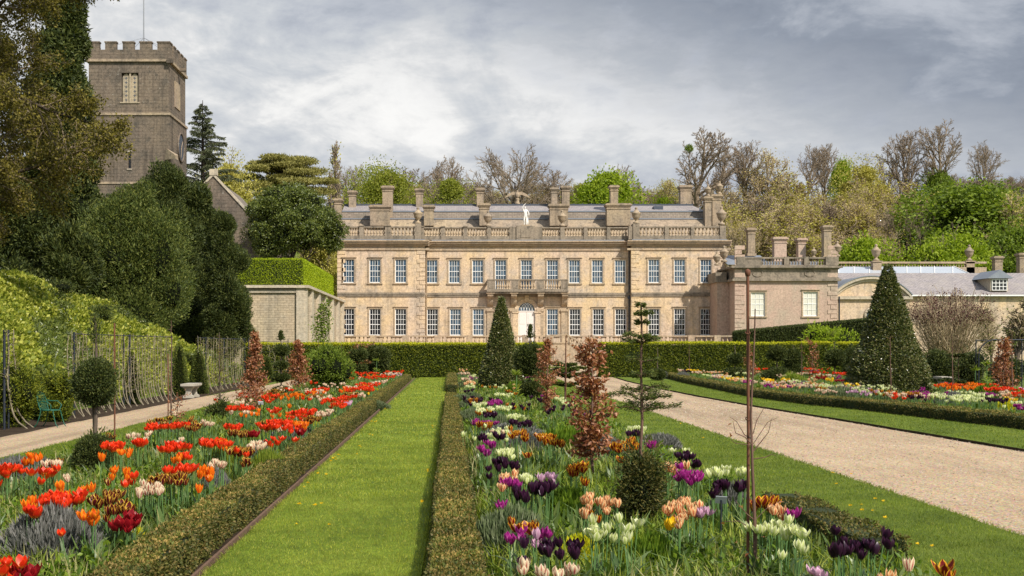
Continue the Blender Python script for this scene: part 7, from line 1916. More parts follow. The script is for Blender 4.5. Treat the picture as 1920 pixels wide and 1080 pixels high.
FAR = [  # further clumps, drawn the same way but smaller in the picture
 (436, 800, 10, 30, 'R', .5), (450, 812, 10, 34, 'M', .46), (474, 812, 5, 18, 'D', .46), (505, 800, 12, 36, 'R', .5), (525, 790, 14, 40, 'R', .52), (545, 802, 8, 26, 'R', .48), (565, 796, 10, 30, 'O', .48), (572, 772, 16, 40, 'R', .52), (585, 786, 8, 28, 'M', .46), (600, 776, 8, 40, 'C', .46), (620, 774, 8, 30, 'C', .44), (572, 808, 7, 24, 'D', .44), (584, 788, 2, 6, 'O', .44),
 (440, 765, 10, 28, 'R', .5), (462, 765, 8, 22, 'R', .5), (452, 755, 6, 20, 'C', .48), (510, 742, 8, 24, 'R', .5), (575, 748, 3, 16, 'R', .48), (540, 762, 3, 8, 'O', .46),
 (625, 750, 22, 46, 'R', .5), (640, 760, 12, 36, 'R', .46), (652, 745, 10, 30, 'R', .48), (605, 746, 10, 40, 'C', .46), (590, 745, 6, 30, 'M', .46), (660, 755, 6, 24, 'V', .44), (678, 740, 12, 34, 'C', .44),
 (680, 728, 20, 40, 'R', .5), (690, 720, 16, 44, 'R', .48), (700, 730, 12, 30, 'R', .46), (662, 726, 10, 30, 'C', .46), (712, 716, 14, 40, 'C', .44), (700, 706, 16, 50, 'R', .5), (722, 706, 14, 44, 'R', .48), (742, 697, 16, 40, 'R', .48), (730, 702, 10, 40, 'C', .44), (682, 700, 10, 30, 'R', .5), (745, 702, 8, 30, 'V', .42), (700, 738, 4, 20, 'Y', .42),
]
MID = [
 (971, 975, 2, 7, 'G', .46, 'behind the nearest black tulips on the green lavender'), (999, 985, 3, 8, 'G', .45, 'behind the nearest black tulips on the green lavender'), (1018, 990, 3, 9, 'P', .44, 'behind the nearest black tulips'), (958, 1003, 2, 6, 'P', .42, 'at the near green lavender mound'), (982, 1001, 2, 5, 'P', .42, 'at the near green lavender mound'), (1000, 1008, 3, 12, 'V', .40, 'at the near green lavender mound'),
 (989, 1022, 1, 3, 'K', .45, 'in the nearest black group'), (1024, 1016, 3, 12, 'K', .46, 'in the nearest black group'), (1028, 1030, 2, 8, 'K', .43, 'in the nearest black group'), (1064, 1012, 3, 14, 'K', .46, 'in the nearest black group'), (1060, 1030, 2, 6, 'K', .43, 'in the nearest black group'), (1091, 1034, 1, 3, 'K', .42, 'at the right of the nearest black group'), (988, 1045, 1, 4, 'K', .40, 'low in the nearest black group'),
 (992, 1060, 2, 6, 'C', .43, 'at the bottom edge of the mixed bed'), (1020, 1068, 3, 9, 'C', .42, 'at the bottom edge of the mixed bed'), (1041, 1066, 2, 5, 'C', .42, 'at the bottom edge of the mixed bed'), (1066, 1062, 3, 8, 'C', .42, 'at the bottom edge of the mixed bed'),
 (1107, 982, 3, 10, 'W', .5, 'in the nearest lime white group'), (1112, 1000, 2, 6, 'W', .46, 'in the nearest lime white group'), (1132, 985, 3, 10, 'W', .5, 'in the nearest lime white group'), (1160, 976, 2, 6, 'W', .52, 'in the nearest lime white group'), (1182, 976, 2, 4, 'W', .5, 'in the nearest lime white group'), (1180, 1006, 2, 6, 'W', .44, 'low in the nearest lime white group'), (1158, 1002, 1, 4, 'W', .44, 'low in the nearest lime white group'),
 (1103, 932, 4, 14, 'A', .5, 'above the nearest lime white group'), (1136, 936, 5, 14, 'A', .48, 'above the nearest lime white group'), (1132, 948, 3, 12, 'A', .46, 'above the nearest lime white group'), (1158, 944, 2, 5, 'A', .46, 'above the nearest lime white group'), (1091, 956, 2, 5, 'A', .44, 'above the nearest lime white group'), (1109, 958, 2, 5, 'G', .43, 'above the nearest lime white group'), (1112, 945, 2, 5, 'A', .46, 'above the nearest lime white group'),
 (1082, 882, 9, 26, 'G', .48, 'at the foot of the nearest copper beech'), (1098, 900, 2, 6, 'G', .44, 'at the foot of the nearest copper beech'),
 (948, 848, 10, 30, 'W', .5, 'in the lime white and black clump by the box hedge'), (938, 868, 6, 22, 'K', .45, 'in the lime white and black clump by the box hedge'), (962, 872, 4, 12, 'K', .44, 'in the lime white and black clump by the box hedge'), (914, 873, 1, 4, 'K', .44, 'left of the lime white and black clump'), (916, 893, 1, 4, 'K', .40, 'left of the magenta clump'),
 (919, 828, 4, 13, 'P', .48, 'above the lime white and black clump'), (907, 843, 4, 12, 'P', .46, 'above the lime white and black clump'), (904, 820, 4, 10, 'K', .48, 'above the lime white and black clump'), (936, 818, 4, 12, 'K', .48, 'above the lime white and black clump'), (930, 816, 3, 12, 'W', .48, 'above the lime white and black clump'),
 (971, 811, 7, 26, 'G', .5, 'in front of the slimmer cone topiary'), (986, 822, 3, 10, 'G', .47, 'in front of the slimmer cone topiary'), (990, 848, 1, 4, 'G', .44, 'left of the bronze band'), (1024, 822, 12, 38, 'G', .48, 'in the bronze band left of the nearest copper beech'), (1044, 830, 6, 22, 'G', .46, 'in the bronze band left of the nearest copper beech'),
 (958, 906, 6, 22, 'P', .46, 'in the magenta and black clump'), (971, 918, 4, 12, 'K', .44, 'in the magenta and black clump'), (1005, 917, 8, 26, 'K', .44, 'in the magenta and black clump'), (1030, 912, 4, 14, 'K', .46, 'in the magenta and black clump'), (985, 930, 3, 8, 'K', .40, 'low in the magenta and black clump'), (988, 897, 5, 24, 'W', .47, 'in the magenta and black clump'), (947, 892, 4, 12, 'A', .48, 'behind the magenta and black clump'), (968, 892, 2, 6, 'A', .48, 'behind the magenta and black clump'), (943, 908, 3, 8, 'A', .46, 'behind the magenta and black clump'), (1025, 895, 6, 26, 'V', .44, 'behind the magenta and black clump'), (940, 941, 2, 4, 'P', .38, 'alone below the magenta clump'),
 (1170, 838, 16, 42, 'G', .48, 'behind the young yew standard'), (1188, 832, 6, 20, 'G', .48, 'behind the young yew standard'), (1164, 858, 2, 6, 'G', .42, 'behind the young yew standard'), (1193, 806, 7, 30, 'W', .5, 'behind the young yew standard'), (1190, 814, 6, 24, 'K', .47, 'behind the young yew standard'), (1222, 831, 4, 9, 'P', .46, 'beside the lawn behind the young yew standard'),
 (1284, 854, 7, 24, 'K', .5, 'at the lawn edge right of the young yew standard'), (1307, 866, 3, 10, 'K', .48, 'at the lawn edge right of the young yew standard'), (1262, 840, 1, 3, 'W', .52, 'at the lawn edge right of the young yew standard'), (1289, 846, 2, 6, 'W', .52, 'at the lawn edge right of the young yew standard'),
 (1294, 893, 10, 38, 'P', .46, 'in the magenta group beside the lawn'), (1278, 882, 4, 12, 'P', .48, 'in the magenta group beside the lawn'), (1256, 878, 6, 26, 'A', .47, 'behind the magenta group beside the lawn'), (1288, 876, 3, 10, 'A', .48, 'behind the magenta group beside the lawn'),
 (1338, 888, 5, 20, 'W', .54, 'in the white and black group left of the iron stake'), (1364, 884, 3, 10, 'W', .55, 'in the white and black group left of the iron stake'), (1393, 885, 4, 12, 'W', .55, 'in the white and black group left of the iron stake'), (1352, 905, 7, 20, 'K', .5, 'in the white and black group left of the iron stake'), (1392, 906, 5, 16, 'K', .5, 'in the white and black group left of the iron stake'), (1338, 924, 2, 5, 'K', .46, 'low in the white and black group left of the iron stake'),
 (1282, 936, 6, 22, 'A', .5, 'right of the yew mound'), (1270, 960, 4, 14, 'A', .46, 'right of the yew mound'), (1294, 955, 5, 20, 'A', .46, 'right of the yew mound'), (1314, 957, 5, 14, 'V', .45, 'right of the yew mound'), (1275, 978, 2, 6, 'A', .42, 'right of the yew mound'), (1253, 948, 3, 8, 'A', .47, 'right of the yew mound'), (1254, 975, 2, 4, 'Y', .40, 'right of the yew mound'),
 (1436, 942, 12, 34, 'G', .52, 'right of the iron stake'), (1466, 954, 5, 18, 'A', .5, 'right of the iron stake'), (1483, 962, 2, 5, 'P', .48, 'right of the iron stake'), (1458, 978, 6, 20, 'W', .5, 'in the lime white group right of the iron stake'), (1476, 994, 3, 9, 'W', .48, 'in the lime white group right of the iron stake'), (1497, 1000, 3, 8, 'W', .48, 'in the lime white group right of the iron stake'), (1491, 1018, 2, 5, 'W', .44, 'in the lime white group right of the iron stake'), (1428, 987, 4, 12, 'W', .48, 'in the lime white group right of the iron stake'), (1465, 1030, 1, 4, 'W', .42, 'low in the lime white group right of the iron stake'),
 (1580, 1030, 5, 14, 'K', .44, 'in the black group at the lawn corner'), (1592, 1012, 3, 9, 'K', .48, 'in the black group at the lawn corner'), (1602, 1026, 2, 5, 'K', .46, 'in the black group at the lawn corner'), (1618, 1018, 2, 5, 'K', .47, 'in the black group at the lawn corner'), (1634, 1012, 3, 7, 'K', .48, 'in the black group at the lawn corner'), (1635, 1034, 1, 4, 'K', .43, 'in the black group at the lawn corner'), (1650, 1022, 1, 3, 'K', .46, 'in the black group at the lawn corner'), (1665, 1021, 1, 3, 'K', .46, 'in the black group at the lawn corner'),
 (1538, 1068, 2, 6, 'V', .44, 'at the bottom edge right of the iron stake'), (1518, 1072, 2, 5, 'V', .43, 'at the bottom edge right of the iron stake'), (1707, 1073, 2, 5, 'C', .43, 'at the bottom edge near the lawn corner'), (1762, 1075, 2, 8, 'G', .43, 'at the bottom edge near the lawn corner'), (1660, 1074, 2, 18, 'A', .42, 'at the bottom edge near the lawn corner'),
]
MIDFAR = [
 (893, 748, 10, 22, 'K', .5), (900, 758, 8, 26, 'W', .48), (886, 752, 5, 14, 'G', .48), (910, 770, 14, 30, 'W', .48), (928, 755, 8, 24, 'P', .5), (944, 740, 8, 30, 'W', .5), (908, 772, 12, 28, 'G', .46), (920, 778, 8, 22, 'K', .45), (905, 768, 6, 20, 'P', .46), (945, 765, 10, 24, 'W', .48), (925, 752, 7, 22, 'P', .48), (900, 790, 7, 20, 'P', .46), (910, 797, 8, 24, 'G', .44), (925, 792, 4, 14, 'P', .45), (960, 783, 8, 18, 'W', .48), (975, 782, 6, 14, 'W', .48), (983, 794, 9, 24, 'K', .46), (962, 790, 5, 12, 'K', .46),
 (870, 700, 14, 20, 'C', .5), (885, 692, 10, 20, 'W', .5), (874, 710, 12, 18, 'C', .48), (880, 718, 12, 22, 'A', .46), (868, 694, 6, 16, 'A', .5), (884, 705, 8, 16, 'W', .48),
 (1050, 750, 8, 22, 'W', .48), (1062, 757, 6, 20, 'W', .48), (1040, 745, 6, 16, 'A', .48), (1030, 770, 4, 16, 'K', .46),
]
RB = [
 (1235, 694, 10, 26, 'C', .45), (1262, 694, 14, 34, 'C', .48), (1280, 696, 8, 24, 'K', .48), (1297, 694, 12, 20, 'Y', .48), (1320, 698, 18, 40, 'C', .46), (1345, 698, 18, 44, 'A', .46), (1318, 704, 12, 40, 'W', .44), (1300, 703, 10, 20, 'P', .46), (1335, 709, 14, 24, 'P', .44), (1352, 706, 18, 36, 'C', .46), (1370, 710, 16, 44, 'Y', .44), (1385, 712, 14, 36, 'A', .44), (1392, 716, 14, 30, 'P', .44), (1372, 698, 14, 40, 'A', .48), (1400, 700, 12, 30, 'W', .48), (1334, 719, 4, 14, 'Y', .38), (1376, 727, 4, 14, 'Y', .36),
 (1430, 692, 22, 30, 'R', .52), (1488, 695, 18, 24, 'R', .5), (1520, 692, 20, 36, 'R', .52), (1535, 698, 16, 40, 'R', .5), (1556, 692, 3, 8, 'R', .54), (1580, 700, 24, 36, 'R', .5), (1505, 700, 10, 30, 'C', .48), (1545, 703, 16, 36, 'C', .46), (1470, 704, 14, 40, 'C', .46), (1534, 708, 14, 24, 'D', .46), (1576, 713, 10, 20, 'D', .46), (1440, 713, 10, 16, 'Y', .5), (1473, 712, 10, 14, 'Y', .5), (1458, 717, 14, 40, 'C', .46), (1425, 722, 14, 30, 'P', .44), (1415, 722, 10, 20, 'G', .44), (1470, 724, 16, 40, 'A', .44), (1497, 716, 14, 36, 'W', .46), (1510, 722, 18, 36, 'C', .46), (1530, 722, 16, 30, 'G', .44), (1552, 724, 20, 40, 'W', .46), (1570, 727, 18, 34, 'P', .44), (1545, 733, 16, 36, 'C', .42), (1553, 712, 3, 6, 'Y', .5), (1588, 720, 14, 30, 'C', .44),
 (1658, 745, 14, 30, 'V', .42), (1680, 741, 12, 30, 'C', .44), (1705, 739, 18, 40, 'G', .46), (1720, 744, 8, 22, 'K', .44), (1738, 741, 10, 20, 'P', .46), (1752, 742, 16, 30, 'W', .46), (1765, 722, 4, 14, 'O', .54), (1780, 722, 20, 36, 'R', .52), (1790, 727, 14, 30, 'O', .5), (1812, 720, 18, 40, 'O', .52), (1830, 727, 14, 30, 'O', .48), (1850, 722, 10, 26, 'R', .5), (1880, 729, 26, 40, 'R', .5), (1772, 755, 18, 40, 'G', .44), (1797, 748, 18, 36, 'W', .46), (1820, 745, 20, 40, 'W', .48), (1800, 758, 12, 30, 'C', .42), (1868, 750, 16, 30, 'K', .46), (1915, 736, 6, 14, 'R', .5), (1830, 766, 12, 30, 'V', .44), (1905, 762, 16, 30, 'P', .46), (1890, 738, 10, 30, 'C', .46), (1895, 768, 10, 30, 'V', .42), (1848, 763, 10, 30, 'C', .42), (1660, 728, 0, 30, 'C', .44),
]
BEDS = {'left': (-5.5, -2.30, 6.6, 63), 'mid': (0.26, 3.05, 6.4, 61), 'right': (11.75, 21.5, 22, 65)}
fr = np.random.default_rng(600)
ITEMS = []           # (x, y, head height, colour, where, clump id)
def lay(lst, bed):
    x0, x1, y0, y1 = BEDS[bed]; got = want = 0
    for ci, e in enumerate(lst):
        px, py, n, sp, col, h = e[:6]; n = n if n < 4 else int(n * 1.4); where = e[6] if len(e) > 6 else None
        h = h + 0.0
        d0 = min((H - h) * F / max(py - HY, 40), 66)
        pts = []
        hw = sp * d0 / F / 2
        for k in range(n * 40):
            if len(pts) >= n: break
            X_ = X(px, d0) + fr.uniform(-1, 1) * hw; Y_ = d0 + fr.uniform(-1, 1) * max(hw * (1.3 if d0 < 24 else 2.2), 0.05)
            if not ((x0 if bed != 'right' else 11.62 + float(drift(Y_))) - 0.02 < X_ < x1 + (0.1 if bed != 'mid' else 0.35) and y0 < Y_ < y1 + 2): continue
            md = 0.050 if d0 < 24 else 0.075
            if min(((X_ - a) ** 2 + (Y_ - b) ** 2 for a, b, *_ in ITEMS[-80:]), default=9) < md * md: 
                if fr.uniform() < 0.9: continue
            pts.append(1)
            ITEMS.append((X_, Y_, h + fr.normal(0, 0.022), col, where, (bed, ci)))
lay(CL, 'left'); lay(FAR, 'left'); lay(MID, 'mid'); lay(MIDFAR, 'mid'); lay(RB, 'right')
def scatter(n, bed, ya, yb, cols, seed, thr=0.0):
    r = np.random.default_rng(seed); x0, x1, _, _ = BEDS[bed]; k = 0
    while k < n:
        y = ya * (yb / ya) ** r.uniform(); x = r.uniform(x0 + 0.15, x1) if bed != 'right' else 11.7 + float(drift(y)) + 6.5 * r.uniform() ** 1.4
        v = sinnoise(np.array([[x, y]]), seed, 1.1, 3)[0]
        if v < thr: continue
        c = cols[int(np.clip((sinnoise(np.array([[x, y]]), seed + 1, 0.55, 2)[0] + 1) / 2 * len(cols), 0, len(cols) - 1))]
        if r.uniform() < 0.25: c = cols[int(r.integers(0, len(cols)))]
        for _ in range(int(r.integers(3, 8))):
            ITEMS.append((x + r.normal(0, 0.12), y + r.normal(0, 0.18), r.uniform(0.38, 0.5), c, None, (bed, -1))); k += 1
scatter(80, 'left', 9.5, 20, ['R', 'O', 'M', 'R', 'C', 'O', 'R'], 655, 0.1)
scatter(420, 'left', 20, 60, ['R', 'C', 'R', 'M', 'O', 'R', 'C', 'R'], 651, 0.0)
scatter(170, 'mid', 17, 58, ['W', 'G', 'P', 'K', 'C', 'W', 'A'], 652, 0.05)
scatter(620, 'right', 26, 64, ['C', 'A', 'W', 'P', 'C', 'G', 'V', 'W', 'Y', 'C', 'R'], 653, -0.15)
print('tulips', len(ITEMS), {b: sum(1 for t in ITEMS if t[5][0] == b) for b in BEDS})
ITEMS.sort(key=lambda t: t[1])
NEAR, REST = ITEMS[:300], ITEMS[300:]
# mesh library: flower variants, stems, leaves
FM = {}
for col in PM:
    for v, shp in enumerate(SHAPE[col]):
        mb = MB(); flower(mb, shp, 700 + v + 10 * ord(col), 1.0); FM[col, v] = mb.mesh('flower', PM[col], uv=True)
STEM = MB().tube([(0, 0, -0.03), (0.004, 0.002, 0.5), (0, 0, 1.0)], [0.0045, 0.004, 0.0035], 6, cap=False).mesh('stem', M['stem'])
def leaf_mesh(seed):
    """broad channelled tulip leaf, one unit long"""
    r = np.random.default_rng(seed); mb = MB(); k = 8; bend = r.uniform(0.3, 0.95); tw = r.normal(0, 0.3); V = []
    for i in range(k):
        t = i / (k - 1); an = bend * t ** 1.4 * 1.5; w = 0.085 * math.sin(math.pi * (0.10 + 0.90 * t) ** 0.75) if i < k - 1 else 0.004
        cx, cz_ = t * (0.16 + 0.65 * bend * t), t * (1 - 0.42 * bend * t * t)
        c, s_ = math.cos(tw * t), math.sin(tw * t)
        for q, dz_ in ((-1, 0.5), (0, 0), (1, 0.5)):
            V.append((cx - dz_ * w * 0.6 + s_ * q * w * 0.5, q * w * c, cz_ + dz_ * w * 0.2))
    f = [(i * 3 + j, i * 3 + j + 1, i * 3 + j + 4, i * 3 + j + 3) for i in range(k - 1) for j in range(2)]
    return mb.add(V, f, 0, True).mesh('leaf', M['tulipleafobj'])
def obj_leaf_mat():
    m, nt = new_mat('broad_tulip_leaf')
    inf = nd(nt, 'ObjectInfo').outputs['Random']
    c = ramp(nt, inf, [(0.0, (0.055, 0.095, 0.026)), (0.5, (0.10, 0.155, 0.042)), (1.0, (0.155, 0.21, 0.07))])
    c = mixc(nt, 1.0, c, ramp(nt, noise(nt, mapping(nt, objco(nt), (4, 60, 2)), 1.0, 3), [(0.3, 0.8), (0.7, 1.2)]), 'MULTIPLY')
    p = principled(nt, c, 0.38, spec=0.45)
    out(nt, nd(nt, 'MixShader', {0: 0.25, 1: p, 2: nd(nt, 'BsdfTranslucent', {0: mixc(nt, 1.0, c, (1.5, 1.7, 0.6), 'MULTIPLY')}).outputs[0]}).outputs[0])
    return m
M['tulipleafobj'] = obj_leaf_mat()
LM = [leaf_mesh(s_) for s_ in range(6)]
for i, (x, y, h, col, where, cid) in enumerate(NEAR):
    lab = f"{NAMES[col]} tulip {where}" if where else f"{NAMES[col]} tulip in the scattered drifts of the {'red' if cid[0] == 'left' else 'mixed'} bed"
    t = thing('tulip', lab, 'tulip', (x, y, 0.0), lab.replace(' tulip', ' tulips', 1))
    ang = fr.uniform(0, 6.28); t.rotation_euler = (fr.normal(0, 0.075), fr.normal(0, 0.075), ang)
    s_ = fr.uniform(0.95, 1.25) * (0.86 if col in 'AWCV' else 1.0)
    st = bpy.data.objects.new('stem', STEM); COL.objects.link(st); st.parent = t; st.scale = (1, 1, h - 0.04)
    fl = bpy.data.objects.new('flower', FM[col, int(fr.integers(0, 3))]); COL.objects.link(fl); fl.parent = t; fl.location = (0, 0, h - 0.045); fl.scale = (s_, s_, s_ * fr.uniform(0.95, 1.1)); fl.rotation_euler = (fr.normal(0, 0.12), fr.normal(0, 0.12), fr.uniform(0, 6.28))
    for k in range(2):
        lf = bpy.data.objects.new('leaf', LM[int(fr.integers(0, 6))]); COL.objects.link(lf); lf.parent = t
        q = fr.uniform(0.22, 0.36); lf.scale = (q, q * fr.uniform(0.8, 1.2), q * fr.uniform(0.9, 1.15)); lf.rotation_euler = (0, 0, k * 2.6 + fr.normal(0, 0.5)); lf.location = (0, 0, -0.01 + 0.05 * k)
mb = MB(); cols = list(PM); LOW = {}
for col in cols:
    for v in range(3):
        q = MB(); flower(q, SHAPE[col][v], 800 + v + ord(col), 1.0, 3, 4); LOW[col, v] = (np.concatenate(q.V), np.concatenate([f for f, _, _ in q.Fa]), np.concatenate(q.UV))
S0, S1 = [], []
for x, y, h, col, where, cid in REST:
    V, f, U = LOW[col, int(fr.integers(0, 3))]; s_ = fr.uniform(1.0, 1.35) * (0.9 if col in 'AWCV' else 1.0) * (1.0 if y < 30 else 1.08); a = fr.uniform(0, 6.28); c, sn = math.cos(a), math.sin(a); lx, ly = fr.normal(0, 0.12, 2)
    W = np.stack([x + s_ * (V[:, 0] * c - V[:, 1] * sn + lx * V[:, 2]), y + s_ * (V[:, 0] * sn + V[:, 1] * c + ly * V[:, 2]), h - 0.04 + s_ * V[:, 2]], 1)
    mb.add(W, f, cols.index(col), True, U); S0.append((x + fr.normal(0, 0.02), y, 0)); S1.append((x, y, h - 0.035))
mb.segs(S0, S1, 0.005, 0.004, 4, len(cols))
o = mb.build('tulip_drifts', [PM[c] for c in cols] + [M['stem']], uv=True)
kind(o, 'stuff', 'further drifts of mixed tulips filling the beds beyond the nearest ones'); o['category'] = 'tulips'

MOUNDS = [  # px, py of the base, width px, height m, kind, label
 (85, 1068, 190, .33, 'lav', 'large grey lavender mound at the near corner of the red bed'), (20, 925, 90, .30, 'lav', 'grey lavender at the left picture edge under scarlet tulips'), (60, 915, 80, .26, 'lav', 'grey lavender left of the two ball topiary'),
 (400, 940, 58, .26, 'lav', 'grey lavender by the box hedge below the middle orange tulips'), (488, 888, 66, .30, 'lav', 'grey green lavender by the box hedge right of the maroon clump'), (545, 838, 80, .28, 'lav', 'wide grey lavender before the second scarlet band'), (300, 822, 52, .22, 'lav', 'low grey lavender under the tall bare whip'), (690, 770, 70, .22, 'lavg', 'grey green lavender tumbling over the box hedge halfway along'), (415, 905, 60, .22, 'grassleaf', 'yellow green grassy tuft by the box hedge'), (590, 792, 40, .2, 'lavg', 'small grey green mound near the second copper beech'),
 (258, 1040, 34, .17, 'spurge', 'yellow flowered clump by the near box hedge of the red bed'), (592, 815, 34, .2, 'spurge', 'yellow flowered clump by the box hedge in mid distance'), (705, 742, 26, .2, 'spurge', 'small yellow flowered clump near the far red drift'), (500, 905, 50, .22, 'grassleaf', 'bright grassy tuft beside the grey green lavender'),
 (958, 1062, 150, .34, 'lavg', 'large green lavender mound by the narrow box hedge in the mixed bed'), (1068, 985, 86, .26, 'herb', 'bright leafy herb clump left of the apricot tulips'), (1090, 1068, 84, .2, 'spurge', 'acid yellow spurge behind the nearest black tulips'), (1230, 1085, 90, .24, 'herb', 'bright ferny herb clump at the bottom edge of the mixed bed'), (1190, 1075, 44, .2, 'spurge', 'acid yellow spurge at the bottom edge below the white tulips'),
 (985, 860, 90, .30, 'lav', 'grey lavender mound beside the lime white and black clump'), (960, 835, 120, .26, 'lav', 'wide grey lavender mound in front of the slimmer cone'), (1140, 872, 70, .30, 'lav', 'grey lavender behind the nearest copper beech'), (1240, 850, 80, .22, 'lav', 'brownish lavender mound by the lawn edge'), (1065, 860, 96, .36, 'herb', 'dark green leafy clump left of the nearest copper beech'), (1375, 985, 80, .28, 'lav', 'grey lavender mound behind the iron stake'),
 (882, 805, 52, .32, 'lavg', 'green lavender mound at the narrow box hedge gap, nearest'), (878, 780, 48, .32, 'lavg', 'green lavender mound at the narrow box hedge gap, second'), (868, 765, 52, .30, 'lavg', 'green lavender mound spilling over the lawn edge'), (885, 762, 44, .30, 'lavg', 'green lavender mound behind the spilling one'), (872, 735, 36, .30, 'lavg', 'green lavender mound before the far cream tulips'), (862, 715, 26, .32, 'lavg', 'small green lavender mound at the far end of the lawn strip'), (935, 815, 60, .28, 'lavg', 'green lavender mound left of the bronze tulips'), (970, 748, 40, .4, 'herb', 'yellow green leafy clump right of the slimmer cone'),
 (1240, 712, 30, .36, 'lav', 'grey mound at the near end of the far bed'), (1282, 716, 26, .34, 'lav', 'grey mound among cream tulips in the far bed'), (1400, 727, 40, .3, 'lavg', 'grey green mound by the verge hedge'), (1345, 722, 40, .3, 'lavg', 'pale green mound by the verge hedge'), (1510, 742, 40, .36, 'lav', 'purplish lavender mound before the broad cone'), (1575, 762, 80, .42, 'lavg', 'wide silvery green mound spilling over the verge hedge'), (1620, 756, 70, .4, 'lavg', 'silvery green mound at the left foot of the broad cone'), (1490, 738, 44, .36, 'grassleaf', 'yellow green grassy tuft in the far bed'), (1690, 766, 60, .36, 'lavg', 'silvery mound at the right foot of the broad cone'), (1790, 772, 66, .36, 'lav', 'purplish lavender mound near the verge hedge at the right'), (1795, 740, 50, .34, 'lav', 'grey lavender mound behind the white tulips at the right'), (1890, 782, 40, .34, 'spurge', 'yellow flowered clump at the right end of the far bed'), (1535, 712, 36, .4, 'herb', 'green mound among scarlet tulips in the far bed'), (1855, 760, 50, .4, 'herb', 'green leafy clump near the right picture edge'),
]
FOOT = []
for px, py, w, h, kd, lab in MOUNDS:
    d = gnd(py); r = w * d / F / 2; FOOT.append((X(px, d), d + r * 0.5, r))
def clear_of_mounds(p, k=0.85):
    ok = np.ones(len(p), bool)
    for fx_, fy_, r in FOOT:
        ok &= (p[:, 0] - fx_) ** 2 + (p[:, 1] - fy_) ** 2 > (k * r) ** 2
    return p[ok]
# ------------------------------------------------------------------ leaves filling the beds
def bed_foliage(name, bed, label, seed, dens):
    rng = np.random.default_rng(seed); x0, x1, y0, y1 = BEDS[bed]; mb = MB()
    if bed == 'mid': x1 = 3.25
    zones = [(y0, 12, 1.0), (12, 18, 0.62), (18, 28, 0.36), (28, 42, 0.2), (42, y1 + 2, 0.12)]
    for a, b, k in zones:
        if b <= max(a, y0): continue
        a = max(a, y0); area = (x1 - x0) * (b - a); sc = 1 / math.sqrt(max(k, 0.15)) ** 0.9
        def pts(n, thr, sd, f=1.3):
            p = np.stack([rng.uniform(x0, x1, n), rng.uniform(a, b, n), np.zeros(n)], 1)
            if bed == 'right': p[:, 0] = 11.6 + drift(p[:, 1]) + (p[:, 0] - x0) / (x1 - x0) * 9.9
            return clear_of_mounds(p[sinnoise(p[:, :2], sd, f, 3) > thr])
        n = int(area * dens * k)
        p = pts(int(n * 0.34), -0.25, seed + 1); mb.blades(p, 0.25, 0.026 * sc, rng, 0.9, 0)          # broad blue-green
        p = pts(int(n * 1.0), -0.2, seed + 2); mb.blades(p, 0.24, 0.012 * sc, rng, 1.1, 1)          # grassy
        p = pts(int(n * 0.55), 0.12, seed + 3, 0.9); mb.blades(p, 0.27, 0.010 * sc, rng, 0.8, 2)      # pale seedy
        p = pts(int(n * 1.0), 0.05, seed + 4, 1.0); p[:, 2] = rng.uniform(0.02, 0.24, len(p)); mb.leaves(p, 0.055 * sc, 0.030 * sc, rng, dirs=np.tile([[0, 0, 0.5]], (len(p), 1)), m=3)   # herbs
        p = pts(int(n * 0.5), -2, seed + 5); p[:, 2] = rng.uniform(0.0, 0.10, len(p)); mb.leaves(p, 0.06 * sc, 0.03 * sc, rng, dirs=np.tile([[0, 0, 0.3]], (len(p), 1)), m=3)
    # leaves gathered round every tulip of the drifts
    T_ = np.array([(x, y, 0) for x, y, h, c, w, cid in REST if cid[0] == bed])
    if len(T_):
        p = np.repeat(T_, 2, 0) + rng.normal(0, 0.05, (len(T_) * 2, 3)) * [1, 1, 0]; mb.blades(p, 0.30, 0.042, rng, 0.7, 0)
    N_ = np.array([(x, y, 0) for x, y, h, c, w, cid in NEAR if cid[0] == bed])
    if len(N_):
        p = np.repeat(N_, 2, 0) + rng.normal(0, 0.06, (len(N_) * 2, 3)) * [1, 1, 0]; mb.blades(p, 0.29, 0.020, rng, 0.8, 0)
    return kind(mb.build(name, [M['tulipleaf'], M['grassleaf'], M['straw'], M['herb']]), 'stuff', label)
bed_foliage('bed_foliage', 'left', 'green leaves and grassy blades filling the red tulip bed', 901, 420)
bed_foliage('bed_foliage', 'mid', 'green leaves and grassy blades filling the mixed tulip bed', 911, 460)
bed_foliage('bed_foliage', 'right', 'green leaves filling the far flower bed beyond the drive', 921, 380)
# ------------------------------------------------------------------ lavender and other mounds
def mound_mesh(seed, leafn, n, w=0.009, h=0.16):
    """unit dome (radius 1, height 0.8) bristling with fine upright leaves"""
    r = np.random.default_rng(seed); mb = MB()
    lumpy_core(mb, (0, 0, 0), (1, 1, 0.8), seed, 0.16, 2.2, 0.72, 0, 18, 10)
    p, d = blob_points(r, int(n * 1.8), (0, 0, 0), (0.9, 0.9, 0.68), 0.16, 2.2, seed, 0.12, zmin=-0.05)
    mb.leaves(p, h * 1.3, w * 3.2, r, dirs=d * 0.55 + np.array([0, 0, 0.95]), rand=0.45, m=1)
    return mb.mesh(leafn, [M['core'], M[leafn]])
MM = {('lav', v): mound_mesh(950 + v, 'lav', 5200, 0.016, 0.20) for v in range(3)}
MM.update({('lavg', v): mound_mesh(960 + v, 'lavg', 5200, 0.016, 0.20) for v in range(3)})
MM.update({('herb', v): mound_mesh(970 + v, 'herb', 2600, 0.05, 0.26) for v in range(2)})
MM.update({('spurge', v): mound_mesh(980 + v, 'spurge', 1400, 0.04, 0.16) for v in range(2)})
MM.update({('grassleaf', v): mound_mesh(985 + v, 'grassleaf', 2200, 0.02, 0.55) for v in range(2)})
